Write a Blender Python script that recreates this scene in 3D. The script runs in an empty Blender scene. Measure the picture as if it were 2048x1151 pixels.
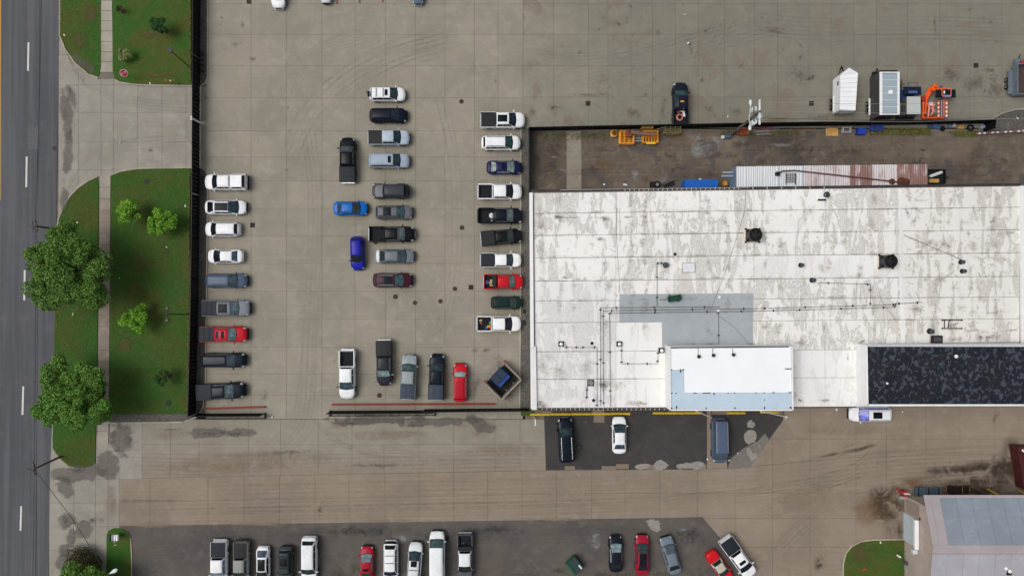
import bpy, math, random
import numpy as np
from mathutils import Vector, Matrix
random.seed(7); RNG = np.random.default_rng(7)
SC = bpy.context.scene
R = math.radians
# ---------------------------------------------------------------- camera, light, exposure
HC = 91.0                      # drone height in metres
PPM = 15.0                     # plan scale of the survey grid: 15 units per metre on the ground
cam_d = bpy.data.cameras.new("camera"); cam = bpy.data.objects.new("camera", cam_d)
SC.collection.objects.link(cam); SC.camera = cam
cam_d.sensor_width = 36; cam_d.lens = 36 * HC / (2048 / PPM); cam_d.clip_start = 1; cam_d.clip_end = 3000
cam.location = (0, 0, HC); cam.rotation_euler = (0, 0, 0)
world = bpy.data.worlds.new("World"); SC.world = world; world.use_nodes = True
wn = world.node_tree; bg = wn.nodes["Background"]
sky = wn.nodes.new("ShaderNodeTexSky"); sky.sky_type = 'NISHITA'; sky.sun_disc = False
sky.sun_elevation = R(60); sky.sun_rotation = R(276); sky.dust_density = 4.0; sky.air_density = 1.2; sky.ozone_density = 1.0
hs = wn.nodes.new("ShaderNodeHueSaturation"); hs.inputs["Saturation"].default_value = 0.34
wn.links.new(sky.outputs[0], hs.inputs["Color"]); wn.links.new(hs.outputs[0], bg.inputs[0]); bg.inputs[1].default_value = 0.096
sun_d = bpy.data.lights.new("sun", 'SUN'); sun_d.energy = 1.45; sun_d.angle = R(34); sun_d.color = (1.0, 0.97, 0.92)
sun = bpy.data.objects.new("sun", sun_d); SC.collection.objects.link(sun)
_e, _a = R(60), R(276)
_dir = Vector((math.sin(_a) * math.cos(_e), math.cos(_a) * math.cos(_e), math.sin(_e)))
sun.rotation_euler = _dir.to_track_quat('Z', 'Y').to_euler(); sun.location = _dir * 60
SC.view_settings.view_transform = 'Standard'; SC.view_settings.look = 'None'
SC.view_settings.exposure = 0.0; SC.view_settings.gamma = 1.0; SC.view_settings.use_curve_mapping = False
SC.render.engine = 'CYCLES'; SC.cycles.use_denoising = True; SC.cycles.transparent_max_bounces = 16
SC.cycles.max_bounces = 4; SC.cycles.diffuse_bounces = 2; SC.cycles.glossy_bounces = 2

# ---------------------------------------------------------------- plan coordinates
def at(u, v, z=0.0):
    """plan-grid position (as surveyed from the drone) of a point at height z -> world metres"""
    k = (HC - z) / HC / PPM
    return Vector(((u - 1024) * k, (575.5 - v) * k, z))
def P2(u, v, z=0.0):
    p = at(u, v, z); return (p.x, p.y)

# ---------------------------------------------------------------- materials
def lin(c):
    return tuple(((x / 255) / 12.92 if x / 255 <= .04045 else ((x / 255 + .055) / 1.055) ** 2.4) for x in c)
class G:
    def __init__(s, name):
        s.m = bpy.data.materials.new(name); s.m.use_nodes = True; s.t = s.m.node_tree
        s.b = s.t.nodes["Principled BSDF"]; s.out = s.t.nodes["Material Output"]
        s._pos = None
    def n(s, typ, **kw):
        x = s.t.nodes.new(typ)
        for k, v in kw.items(): setattr(x, k, v)
        return x
    def l(s, a, b): s.t.links.new(a, b)
    def put(s, sock, v):
        if hasattr(v, "is_linked") or hasattr(v, "links"): s.l(v, sock)
        else: sock.default_value = v
    def pos(s):
        if s._pos is None: s._pos = s.n("ShaderNodeNewGeometry").outputs["Position"]
        return s._pos
    def obj(s): return s.n("ShaderNodeTexCoord").outputs["Object"]
    def scale(s, vec, sc, loc=(0, 0, 0), rot=0):
        m = s.n("ShaderNodeMapping"); s.l(vec, m.inputs[0])
        m.inputs["Location"].default_value = loc; m.inputs["Scale"].default_value = sc; m.inputs["Rotation"].default_value = (0, 0, rot)
        return m.outputs[0]
    def noise(s, vec, sc, det=4, rough=.55, dist=0.0):
        x = s.n("ShaderNodeTexNoise"); s.l(vec, x.inputs["Vector"]); x.inputs["Scale"].default_value = sc
        x.inputs["Detail"].default_value = det; x.inputs["Roughness"].default_value = rough; x.inputs["Distortion"].default_value = dist
        return x.outputs["Fac"]
    def ma(s, op, a, b=0.0, c=None):
        x = s.n("ShaderNodeMath", operation=op); s.put(x.inputs[0], a); s.put(x.inputs[1], b)
        if c is not None: s.put(x.inputs[2], c)
        return x.outputs[0]
    def ss(s, v, lo, hi, a=0.0, b=1.0):
        x = s.n("ShaderNodeMapRange", interpolation_type='SMOOTHSTEP'); s.put(x.inputs[0], v)
        for i, w in enumerate((lo, hi, a, b)): x.inputs[i + 1].default_value = w
        return x.outputs[0]
    def mix(s, f, a, b, blend='MIX'):
        x = s.n("ShaderNodeMix", data_type='RGBA', blend_type=blend)
        s.put(x.inputs[0], f); s.put(x.inputs[6], a if not isinstance(a, tuple) else (*a[:3], 1)); s.put(x.inputs[7], b if not isinstance(b, tuple) else (*b[:3], 1))
        return x.outputs[2]
    def bump(s, h, st=.3, d=.02):
        x = s.n("ShaderNodeBump"); x.inputs["Strength"].default_value = st; x.inputs["Distance"].default_value = d
        s.l(h, x.inputs["Height"]); s.l(x.outputs[0], s.b.inputs["Normal"])
    def fin(s, col=None, rough=.8, metal=0.0, spec=.3):
        if col is not None: s.put(s.b.inputs["Base Color"], col if not isinstance(col, tuple) else (*col[:3], 1))
        s.put(s.b.inputs["Roughness"], rough); s.b.inputs["Metallic"].default_value = metal
        s.b.inputs["Specular IOR Level"].default_value = spec
        return s.m
_mc = {}
def M(rgb, rough=.7, metal=0.0, var=.12, sc=3.0, spec=.3, name="paint"):
    """plain surface with gentle procedural wear; rgb is the surface's own colour in 0-255 sRGB"""
    key = (rgb, rough, metal, var, sc, spec)
    if key in _mc: return _mc[key]
    g = G(name); c = lin(rgb)
    f = g.noise(g.obj(), sc, 4, .6)
    lo = tuple(x * (1 - var) for x in c); hi = tuple(min(1, x * (1 + var)) for x in c)
    col = g.mix(g.ss(f, .3, .7), lo, hi)
    m = g.fin(col, rough, metal, spec); _mc[key] = m
    return m
_pc = {}
def paint(rgb, rough=.28):
    if (rgb, rough) in _pc: return _pc[(rgb, rough)]
    g = G("car_paint"); c = lin(rgb)
    f = g.noise(g.obj(), 1.4, 5, .65); f2 = g.noise(g.obj(), 14, 2, .5)
    col = g.mix(g.ss(f, .35, .75), c, tuple(x * .86 + .004 for x in c))
    col = g.mix(g.ma('MULTIPLY', g.ss(f2, .62, .8), .12), col, (.25, .23, .2))
    g.b.inputs["Coat Weight"].default_value = .10; g.b.inputs["Coat Roughness"].default_value = .12
    m = g.fin(col, rough, 0, .11); _pc[(rgb, rough)] = m
    return m
def glass(rgb=(26, 34, 38)):
    return M(rgb, .10, 0, .4, 1.6, .30, "car_glass")
def ground_mat(name, base, dark, light, tint=.07, fine=.10, streak=0.0, rough=.85, patch=None, patchc=None, scale=.12, grad=None):
    g = G(name); p = g.pos()
    a = g.noise(p, scale, 5, .6, .4); b = g.noise(p, scale * 5, 5, .62, .6); c = g.noise(p, 4.5, 3, .7)
    col = g.mix(g.ss(a, .34, .66), dark, base); col = g.mix(g.ma('MULTIPLY', g.ss(b, .45, .72), .6), col, light)
    if grad:
        ax, p0, p1, gcol = grad; sp_ = g.n("ShaderNodeSeparateXYZ"); g.l(p, sp_.inputs[0]); q0 = g.ma('ADD', sp_.outputs[ax], g.ma('MULTIPLY', g.ma('SUBTRACT', g.noise(g.scale(p, (.35, 1, 1)), .16, 5, .6, .5), .5), abs(p1 - p0) * 1.3))
        gf = g.ss(q0, p0, p1) if p1 > p0 else g.ma('SUBTRACT', 1.0, g.ss(q0, p1, p0))
        col = g.mix(gf, col, g.mix(g.ss(b, .35, .7), gcol, tuple(x * 1.13 for x in gcol)))
    if streak:
        st = g.noise(g.scale(p, (.05, 2.2, 1)), 1.0, 3, .6)
        col = g.mix(g.ma('MULTIPLY', g.ss(st, .35, .7), streak), col, tuple(x * .72 for x in dark))
    sp = g.noise(p, 1.6, 6, .75, .8)
    col = g.mix(g.ma('MULTIPLY', g.ss(sp, .6, .72), .35), col, tuple(x * .6 for x in dark))
    if patch:
        q = g.noise(p, patch, 5, .6, 1.0); col = g.mix(g.ma('MULTIPLY', g.ss(q, .56, .62), .7), col, patchc)
    v = g.ma('ADD', g.ma('MULTIPLY', g.ma('SUBTRACT', c, .5), fine * 2), 1.0)
    oi = g.n("ShaderNodeObjectInfo").outputs["Random"]
    v2 = g.ma('ADD', g.ma('MULTIPLY', g.ma('SUBTRACT', oi, .5), tint * 2), 1.0)
    vv = g.ma('MULTIPLY', v, v2)
    hv = g.n("ShaderNodeHueSaturation"); g.l(col, hv.inputs["Color"]); g.l(vv, hv.inputs["Value"])
    g.bump(c, .25, .01)
    return g.fin(hv.outputs[0], rough, 0, .2)

# ---------------------------------------------------------------- mesh helpers
ORG = {}
class MB:
    def __init__(s): s.v = []; s.f = []; s.uv = None; s.mi = []; s.cur = 0
    def add(s, vs, fs):
        o = len(s.v); s.v += [tuple(x) for x in vs]; s.f += [tuple(i + o for i in f) for f in fs]; s.mi += [s.cur] * len(fs); return s
    def prism(s, poly, z0, z1):
        n = len(poly)
        ar = sum(poly[i][0] * poly[(i + 1) % n][1] - poly[(i + 1) % n][0] * poly[i][1] for i in range(n))
        if ar < 0: poly = poly[::-1]
        a = z0 if callable(z0) else (lambda x, y: z0); b = z1 if callable(z1) else (lambda x, y: z1)
        vs = [(x, y, a(x, y)) for x, y in poly] + [(x, y, b(x, y)) for x, y in poly]
        fs = [tuple(range(n - 1, -1, -1)), tuple(range(n, 2 * n))] + [(i, (i + 1) % n, n + (i + 1) % n, n + i) for i in range(n)]
        return s.add(vs, fs)
    def sheet(s, poly, z):
        n = len(poly); ar = sum(poly[i][0] * poly[(i + 1) % n][1] - poly[(i + 1) % n][0] * poly[i][1] for i in range(n))
        if ar < 0: poly = poly[::-1]
        return s.add([(x, y, z) for x, y in poly], [tuple(range(n))])
    def box(s, c, d, rz=0.0, ry=0.0):
        m = Matrix.Rotation(rz, 4, 'Z') @ Matrix.Rotation(ry, 4, 'Y'); c = Vector(c)
        vs = [c + m @ Vector((sx * d[0] / 2, sy * d[1] / 2, sz * d[2] / 2)) for sx in (-1, 1) for sy in (-1, 1) for sz in (-1, 1)]
        return s.add(vs, [(0, 1, 3, 2), (4, 6, 7, 5), (0, 4, 5, 1), (2, 3, 7, 6), (0, 2, 6, 4), (1, 5, 7, 3)])
    def bbox(s, c, d, b=.03, rz=0.0):
        """box with chamfered vertical and top edges"""
        m = Matrix.Rotation(rz, 4, 'Z'); c = Vector(c); x, y, z = d[0] / 2, d[1] / 2, d[2] / 2
        def ring(i, h): return [(-x + i + b, -y + i, h), (x - i - b, -y + i, h), (x - i, -y + i + b, h), (x - i, y - i - b, h), (x - i - b, y - i, h), (-x + i + b, y - i, h), (-x + i, y - i - b, h), (-x + i, -y + i + b, h)]
        vs = [c + m @ Vector(p) for p in ring(0, -z) + ring(0, z - b) + ring(b, z)]
        fs = [tuple(range(7, -1, -1)), tuple(range(16, 24))]
        for k in (0, 8): fs += [(k + i, k + (i + 1) % 8, k + 8 + (i + 1) % 8, k + 8 + i) for i in range(8)]
        return s.add(vs, fs)
    def tube(s, p0, p1, r, n=8, r1=None, cap=True):
        p0 = Vector(p0); p1 = Vector(p1); d = (p1 - p0).normalized(); r1 = r if r1 is None else r1
        a = d.orthogonal().normalized(); b = d.cross(a)
        vs = [p0 + (a * math.cos(2 * math.pi * i / n) + b * math.sin(2 * math.pi * i / n)) * r for i in range(n)]
        vs += [p1 + (a * math.cos(2 * math.pi * i / n) + b * math.sin(2 * math.pi * i / n)) * r1 for i in range(n)]
        fs = [(i, (i + 1) % n, n + (i + 1) % n, n + i) for i in range(n)]
        if cap: fs += [tuple(range(n - 1, -1, -1)), tuple(range(n, 2 * n))]
        return s.add(vs, fs)
    def path(s, pts, r, n=6):
        for a, b in zip(pts[:-1], pts[1:]): s.tube(a, b, r, n)
        return s
    def grid(s, fn, U, V, flip=False):
        nu, nv = len(U), len(V); vs = [fn(a, b) for a in U for b in V]
        fs = []
        for i in range(nu - 1):
            for j in range(nv - 1):
                q = (i * nv + j, i * nv + j + 1, (i + 1) * nv + j + 1, (i + 1) * nv + j)
                fs.append(q[::-1] if flip else q)
        return s.add(vs, fs)
    def torus(s, c, Rr, r, n=20, m=8):
        c = Vector(c)
        vs = [c + Vector(((Rr + r * math.cos(b)) * math.cos(a), (Rr + r * math.cos(b)) * math.sin(a), r * math.sin(b)))
              for a in [2 * math.pi * i / n for i in range(n)] for b in [2 * math.pi * j / m for j in range(m)]]
        fs = [(i * m + j, ((i + 1) % n) * m + j, ((i + 1) % n) * m + (j + 1) % m, i * m + (j + 1) % m) for i in range(n) for j in range(m)]
        return s.add(vs, fs)
    def dome(s, c, r, h, n=12, k=4):
        c = Vector(c); vs = []
        for j in range(k):
            t = math.pi / 2 * j / k
            vs += [c + Vector((r * math.cos(t) * math.cos(2 * math.pi * i / n), r * math.cos(t) * math.sin(2 * math.pi * i / n), h * math.sin(t))) for i in range(n)]
        vs.append(c + Vector((0, 0, h)))
        fs = [(j * n + i, j * n + (i + 1) % n, (j + 1) * n + (i + 1) % n, (j + 1) * n + i) for j in range(k - 1) for i in range(n)]
        fs += [((k - 1) * n + i, (k - 1) * n + (i + 1) % n, k * n) for i in range(n)]
        return s.add(vs, fs)
    def build(s, name, mat, parent=None, local=False, smooth=False, label=None):
        me = bpy.data.meshes.new(name); vs = s.v
        if parent is not None and not local and parent.name in ORG:
            o = ORG[parent.name]; vs = [(x - o[0], y - o[1], z - o[2]) for x, y, z in vs]
        me.from_pydata([tuple(v) for v in vs], [], s.f)
        ms = mat if isinstance(mat, (list, tuple)) else [mat]
        for x in ms: me.materials.append(x)
        if len(ms) > 1: me.polygons.foreach_set("material_index", s.mi)
        if s.uv is not None:
            ul = me.uv_layers.new(name="uv"); ul.data.foreach_set("uv", [c for p in s.uv for c in p])
        if smooth: me.polygons.foreach_set("use_smooth", [True] * len(me.polygons))
        me.update()
        ob = bpy.data.objects.new(name, me); SC.collection.objects.link(ob)
        if parent is not None:
            ob.parent = parent
            if parent.name in ORG: ORG[ob.name] = ORG[parent.name]
        if label: ob["label"] = label
        return ob
def thing(name, label, cat, loc, rz=0.0, group=None):
    o = bpy.data.objects.new(name, None); SC.collection.objects.link(o)
    o.empty_display_size = .3; o.location = loc; o.rotation_euler = (0, 0, rz)
    o["label"] = label; o["category"] = cat
    if group: o["group"] = group
    if rz == 0.0: ORG[o.name] = tuple(loc)
    return o
def tag(o, label, cat, group=None):
    o["label"] = label; o["category"] = cat
    if group: o["group"] = group
    return o
def struct(mb, name, mat, kind="structure", smooth=False, label=None):
    o = mb.build(name, mat, smooth=smooth); o["kind"] = kind
    if label: o["label"] = label
    ORG[o.name] = (0, 0, 0); return o
def pl(pts, z=0.0): return [P2(u, v, z) for u, v in pts]

# ---------------------------------------------------------------- ground materials (surface colours)
C = lambda *c: lin(c)
m_conc = ground_mat("lot_concrete", C(152, 146, 132), C(141, 135, 123), C(162, 157, 142), .04, .04, .12, grad=(0, -8, 18, C(126, 122, 110)))
m_conc2 = ground_mat("yard_concrete", C(152, 146, 132), C(141, 135, 123), C(162, 157, 142), .035, .05, .12, patch=.22, patchc=C(126, 116, 103), grad=(0, -8, 18, C(126, 122, 110)))
m_drive = ground_mat("drive_concrete", C(146, 133, 118), C(134, 122, 109), C(155, 142, 126), .02, .04, .16)
m_drive2 = ground_mat("drive_concrete_grey", C(146, 141, 128), C(138, 131, 119), C(158, 152, 139), .02, .04, .2, grad=(1, -20.5, -25.5, C(138, 126, 112)))
m_apron = ground_mat("apron_concrete", C(155, 150, 140), C(143, 138, 128), C(166, 161, 150), .03, .04, .1)
m_walk = ground_mat("walk_concrete", C(160, 153, 142), C(144, 137, 126), C(176, 169, 156), .09, .07, .0)
m_joint = ground_mat("joint_filler", C(120, 113, 102), C(104, 98, 89), C(134, 126, 114), .0, .1)
m_dirt = ground_mat("stained_yard", C(112, 100, 87), C(88, 81, 73), C(132, 120, 104), .09, .09, .25, patch=.3, patchc=C(78, 75, 76))
m_asph = ground_mat("old_asphalt", C(98, 92, 87), C(84, 80, 77), C(112, 105, 98), .0, .10, .15, patch=.15, patchc=C(99, 91, 83))
m_asph2 = ground_mat("dark_asphalt", C(70, 67, 67), C(61, 59, 60), C(82, 77, 74), .0, .10, .1)
m_grav = ground_mat("gravel", C(92, 88, 84), C(78, 75, 72), C(112, 108, 102), .0, .3)
m_curb = ground_mat("curb_concrete", C(172, 164, 148), C(150, 142, 128), C(188, 180, 164), .04, .08)
m_terrain = ground_mat("terrain", C(100, 94, 86), C(84, 80, 74), C(112, 106, 98))
def road_mat():
    g = G("road_asphalt"); p = g.pos()
    st = g.noise(g.scale(p, (1.1, .03, 1)), 1.0, 4, .6); b = g.noise(p, .35, 5, .6); c = g.noise(p, 6, 3, .7)
    col = g.mix(g.ss(st, .35, .68), C(80, 81, 87), C(97, 98, 102)); col = g.mix(g.ma('MULTIPLY', g.ss(b, .5, .75), .4), col, C(104, 103, 105))
    hv = g.n("ShaderNodeHueSaturation"); g.l(col, hv.inputs["Color"]); g.l(g.ma('ADD', g.ma('MULTIPLY', c, .2), .9), hv.inputs["Value"])
    g.bump(c, .3, .01); return g.fin(hv.outputs[0], .85, 0, .25)
def grass_mat(name, k=1.0):
    g = G(name); p = g.pos()
    a = g.noise(p, .16, 6, .62, .5); b = g.noise(p, 1.1, 5, .68); c = g.noise(p, 9, 3, .8)
    col = g.mix(g.ss(a, .40, .58), tuple(x * k for x in C(82, 88, 42)), tuple(x * k for x in C(58, 96, 38)))
    col = g.mix(g.ma('MULTIPLY', g.ss(b, .5, .75), .65), col, tuple(x * k for x in C(96, 98, 58)))
    col = g.mix(g.ma('MULTIPLY', g.ss(c, .5, .8), .5), col, tuple(x * k for x in C(42, 70, 26)))
    g.bump(c, .8, .05); return g.fin(col, .9, 0, .1)
m_road = road_mat(); m_grass = grass_mat("lawn_grass")

def alpha_mat(name, rgb, alpha, kind):
    """soft-edged residue lying on a surface: uv 0..1 over the mark"""
    g = G(name); uv = g.n("ShaderNodeUVMap").outputs[0]; p = g.pos()
    sx = g.n("ShaderNodeSeparateXYZ"); g.l(uv, sx.inputs[0])
    x = g.ma('ABSOLUTE', g.ma('SUBTRACT', g.ma('MULTIPLY', sx.outputs[0], 2), 1)); y = g.ma('ABSOLUTE', g.ma('SUBTRACT', g.ma('MULTIPLY', sx.outputs[1], 2), 1))
    if kind == 'blob':
        r = g.ma('SQRT', g.ma('ADD', g.ma('MULTIPLY', x, x), g.ma('MULTIPLY', y, y)))
        nz = g.noise(p, .9, 8, .74, .8)
        f = g.ma('SUBTRACT', g.ma('ADD', g.ma('SUBTRACT', 1.0, r), g.ma('MULTIPLY', g.ma('SUBTRACT', nz, .5), 3.2)), .25)
        f = g.ss(f, 0, 1.1)
        f = g.ma('MULTIPLY', f, g.ss(r, 1.0, .7)); f = g.ma('MULTIPLY', f, g.ss(g.noise(p, 2.6, 6, .75), .32, .68, .25, 1.0))
    elif kind == 'soft':
        r = g.ma('SQRT', g.ma('ADD', g.ma('MULTIPLY', x, x), g.ma('MULTIPLY', y, y)))
        f = g.ma('MULTIPLY', g.ss(r, 1.0, .15), g.ss(g.noise(p, .42, 7, .66, .8), .34, .62)); f = g.ma('MULTIPLY', f, g.ss(g.noise(p, 2.2, 5, .7), .2, .7, .6, 1.0))
    elif kind == 'irreg':
        r = g.ma('SQRT', g.ma('ADD', g.ma('MULTIPLY', x, x), g.ma('MULTIPLY', y, y)))
        nz = g.noise(p, .55, 7, .62, .6)
        f = g.ss(g.ma('ADD', g.ma('SUBTRACT', .78, r), g.ma('MULTIPLY', g.ma('SUBTRACT', nz, .5), 2.2)), .0, .10)
        f = g.ma('MULTIPLY', f, g.ss(r, 1.0, .93)); f = g.ma('MULTIPLY', f, g.ss(g.noise(p, 1.7, 6, .7), .2, .6, .6, 1.0))
    elif kind == 'patch':
        nz = g.noise(p, 1.2, 4, .6, .5)
        e = g.ma('MAXIMUM', x, y); f = g.ss(g.ma('ADD', g.ma('SUBTRACT', 1.0, e), g.ma('MULTIPLY', g.ma('SUBTRACT', nz, .5), .5)), .0, .06)
        f = g.ma('MULTIPLY', f, g.ss(e, 1.0, .96))
    else:
        nz = g.noise(p, .6, 5, .7, .4); n2 = g.noise(g.scale(uv, (3, 26, 1)), 1.0, 3, .6)
        f = g.ma('MULTIPLY', g.ss(y, 1.0, .35), g.ss(x, 1.0, .6)); f = g.ma('MULTIPLY', f, g.ss(nz, .3, .7)); f = g.ma('MULTIPLY', f, g.ss(n2, .38, .62))
    g.fin(C(*rgb), .8, 0, .15)
    tr = g.n("ShaderNodeBsdfTransparent"); mx = g.n("ShaderNodeMixShader")
    g.l(g.ma('MULTIPLY', f, alpha), mx.inputs[0]); g.l(tr.outputs[0], mx.inputs[1]); g.l(g.b.outputs[0], mx.inputs[2]); g.l(mx.outputs[0], g.out.inputs[0])
    return g.m
class Marks:
    zc = 0.0
    def __init__(s, name, mat, z): s.mb = MB(); s.mb.uv = []; s.name = name; s.mat = mat; s.z = z; s.k = 0
    def quad(s, u, v, w, h, rot=0, z=None):
        s.k += 1; zz = s.z + s.k * .0004; c = at(u, v, zz); w, h = w / PPM / 2, h / PPM / 2; r = R(rot)
        pts = [(c.x + a * w * math.cos(r) - b * h * math.sin(r), c.y + a * w * math.sin(r) + b * h * math.cos(r), zz) for a, b in ((-1, -1), (1, -1), (1, 1), (-1, 1))]
        s.mb.add(pts, [(0, 1, 2, 3)]); s.mb.uv += [(0, 0), (1, 0), (1, 1), (0, 1)]
    def strip(s, pts, w):
        """curved mark along plan points, width w in plan units"""
        s.k += 1; zz = s.z + s.k * .0004; Q = []
        pp = [at(u, v, zz) for u, v in pts]
        # smooth
        for _ in range(3):
            o = [pp[0]]
            for a, b in zip(pp[:-1], pp[1:]): o += [a * .75 + b * .25, a * .25 + b * .75]
            pp = o + [pp[-1]]
        n = len(pp)
        for i, p in enumerate(pp):
            d = (pp[min(i + 1, n - 1)] - pp[max(i - 1, 0)]).normalized(); q = Vector((-d.y, d.x, 0)) * (w / PPM / 2); Q.append((p - q, p + q, i / (n - 1)))
        for (a, b, t), (c, d, t2) in zip(Q[:-1], Q[1:]):
            s.mb.add([a, c, d, b], [(0, 1, 2, 3)]); s.mb.uv += [(t, 0), (t2, 0), (t2, 1), (t, 1)]
    def done(s):
        if s.mb.f: struct(s.mb, s.name, s.mat, "stuff")
# ================================================================ SETTING
mb = MB(); mb.sheet([(-1200, -1200), (1200, -1200), (1200, 1200), (-1200, 1200)], -.12); struct(mb, "terrain", m_terrain)
# ---- street
def roadx(v): return float(np.interp(v, [-200, 0, 90, 480, 760, 935, 1151, 1400], [121, 120, 118, 112, 108, 100, 97, 95]))
mb = MB(); vs = [-1500, 0, 90, 480, 760, 935, 1151, 2600]
mb.sheet(pl([(-700, v) for v in vs] + [(roadx(v), v) for v in vs[::-1]]), .006); street = struct(mb, "street", m_road)
m_white = M((206, 206, 200), .7, 0, .15, 5, name="road_paint"); m_yel = M((196, 150, 62), .7, 0, .15, 5, name="yellow_road_paint")
for (u0, v0, u1, v1) in ((57, 85, 56, 142), (53.5, 313, 52.5, 374), (49.5, 540, 48.5, 600), (46.5, 772, 45, 829), (42.5, 1011, 41, 1060), (40, 1240, 39, 1300), (60, -140, 59, -85)):
    MB().sheet(pl([(u0 - 1.8, v0), (u0 + 1.8, v0), (u1 + 1.8, v1), (u1 - 1.8, v1)]), .011).build("lane_dash", m_white, street)
MB().sheet(pl([(-1.5, -300), (2.6, -300), (1.2, 400), (-3, 400)]), .011).build("centre_line", m_yel, street)
m_seal = M((60, 60, 64), .6, name="crack_sealant")
MB().sheet(pl([(80, -50), (81.5, -50), (72, 1151), (70.5, 1151)]), .0115).build("seam", m_seal, street)
MB().sheet(pl([(105.5, 293), (113, 293), (113, 300.5), (105.5, 300.5)]), .012).build("drain_grate", M((50, 46, 44), .7), street)
MB().sheet(pl([(56, 253), (79, 253), (79, 299), (56, 299)]), .0105).build("utility_patch", M((92, 93, 99), .8), street)

def slabs(name, base_poly, cells, mat, gap=.032, jmat=None, zt=0.0):
    mb = MB(); mb.sheet(pl(base_poly), zt - .035); par = struct(mb, name, jmat or m_joint)
    for i, c in enumerate(cells):
        pts = [Vector((*P2(u, v), 0)) for u, v in c]; cen = sum(pts, Vector()) / len(pts)
        q = []
        for p in pts:
            d = p - cen; q.append((p.x - math.copysign(gap / 2, d.x), p.y - math.copysign(gap / 2, d.y)))
        z = zt - random.random() * .004
        MB().prism(q, zt - .06, z).build("concrete_slab", mat(i, c) if callable(mat) else mat, par)
    return par
def gridcells(xs, ys, keep=lambda u, v: True):
    out = []
    for a, b in zip(xs[:-1], xs[1:]):
        for c, d in zip(ys[:-1], ys[1:]):
            if keep((a + b) / 2, (c + d) / 2): out.append([(a, c), (b, c), (b, d), (a, d)])
    return out
# ---- parking lot
LX = [412, 502, 573, 644, 710, 771, 831, 890, 949, 996, 1046]
LY = [-52, 8, 69, 132, 196, 262, 314, 362, 417, 472, 527, 582, 638, 694, 747, 790, 837.5]
RX = [1046, 1107, 1177, 1216, 1262, 1305, 1351, 1397, 1449, 1509, 1555, 1618, 1662, 1707, 1753, 1815, 1879, 1940, 2004, 2068]
RY = [-52, 8, 69, 132, 194, 256]
slabs("parking_lot", [(384, -300), (1050, -300), (1050, 838), (380, 838)], gridcells(LX, LY) + [[(400, 8 + 55 * k), (412, 8 + 55 * k), (412, 63 + 55 * k), (400, 63 + 55 * k)] for k in range(3, 6)], m_conc)
slabs("storage_yard_pavement", [(1046, -300), (2300, -300), (2300, 258), (1046, 258)], gridcells(RX, RY), m_conc2)
# ---- fenced back yard
YX = [1060, 1133, 1163, 1228, 1292, 1363, 1430, 1495, 1560, 1625, 1690, 1765, 1830, 1890, 1975, 2050, 2120]
slabs("back_yard", [(1056, 256), (2300, 256), (2300, 420), (1056, 420)], gridcells(YX, [262, 303, 347, 400]), lambda i, c: m_drive2 if 1133 <= c[0][0] < 1163 else m_dirt, gap=.045)
# ---- drive
def ya(x): return float(np.interp(x, [200, 1090, 1420, 1560, 1700, 2060, 2400], [957, 940, 938, 927, 914, 905, 905]))
def yb(x): return float(np.interp(x, [200, 1200, 2400], [1005, 985, 985]))
def yc(x): return float(np.interp(x, [200, 1400, 2400], [1051, 1035, 1035]))
cells = []
X1 = [284, 341, 398, 497, 561, 637, 704, 768, 838, 907, 990, 1040, 1092]
for a, b in zip(X1[:-1], X1[1:]): cells.append([(a, 838), (b, 838), (b, 888), (a, 888)]); cells.append([(a, 888), (b, 888), (b, ya(b)), (a, ya(a))])
X2 = [238, 300, 416, 488, 559, 630, 698, 770, 838, 907, 975, 1044, 1113, 1183, 1250, 1320, 1395]
for a, b in zip(X2[:-1], X2[1:]): cells.append([(a, ya(a)), (b, ya(b)), (b, yb(b)), (a, yb(a))]); cells.append([(a, yb(a)), (b, yb(b)), (b, yc(b)), (a, yc(a))])
X3 = [1395, 1470, 1545, 1620, 1712, 1773, 1852, 1920, 1990, 2070]
for a, b in zip(X3[:-1], X3[1:]):
    if a > 1390: cells.append([(a, 812), (b, 812), (b, 877), (a, 877)]); cells.append([(a, 877), (b, 877), (b, ya(b)), (a, ya(a))])
    ys = [ya(a), 985, 1035, 1093, 1165]
    for k in range(4):
        c0, c1 = (ya(a), ya(b)) if k == 0 else (ys[k], ys[k]); cells.append([(a, c0), (b, c1), (b, ys[k + 1]), (a, ys[k + 1])])
slabs("drive", [(222, 830), (2300, 800), (2300, 1240), (222, 1240)], cells, lambda i, c: m_drive2 if (c[2][1] < ya(c[2][0]) + 1 and c[0][0] < 1092) else m_drive, gap=.035,
      jmat=ground_mat("drive_joint", C(116, 104, 92), C(104, 94, 84), C(130, 118, 104)))
# ---- entrance apron
mb = MB(); mb.sheet(pl([(110, -300), (384, -300), (384, 60), (384, 838), (404, 838), (404, 1400), (96, 1400)]), -.06); struct(mb, "entrance_base", m_joint)
ap = []
AXs = [117, 157, 202, 227, 275, 324, 372, 404]
for a, b in zip(AXs[:-1], AXs[1:]):
    for c, d in ((60, 110), (110, 170), (170, 225), (225, 283), (283, 340), (340, 398), (398, 450)):
        if (c < 170 or d > 340) and a > 380: continue
        ap.append([(a, c), (b, c), (b, d), (a, d)])
slabs("entrance_apron", [(116, 60), (404, 60), (404, 450), (116, 450)], ap, m_apron, gap=.035, zt=-.006, jmat=ground_mat("apron_joint", C(130, 122, 112), C(116, 108, 100), C(140, 132, 122)))
ap = []
for a, b in zip([98, 147, 191, 216, 238, 284], [147, 191, 216, 238, 284, 300]):
    for c, d in ((845, 900), (900, 958), (958, 1005), (1005, 1052), (1052, 1100), (1100, 1170)):
        if b <= 240 or (d <= 960 and b < 290): ap.append([(a, c), (b, c), (b, d), (a, d)])
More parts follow.
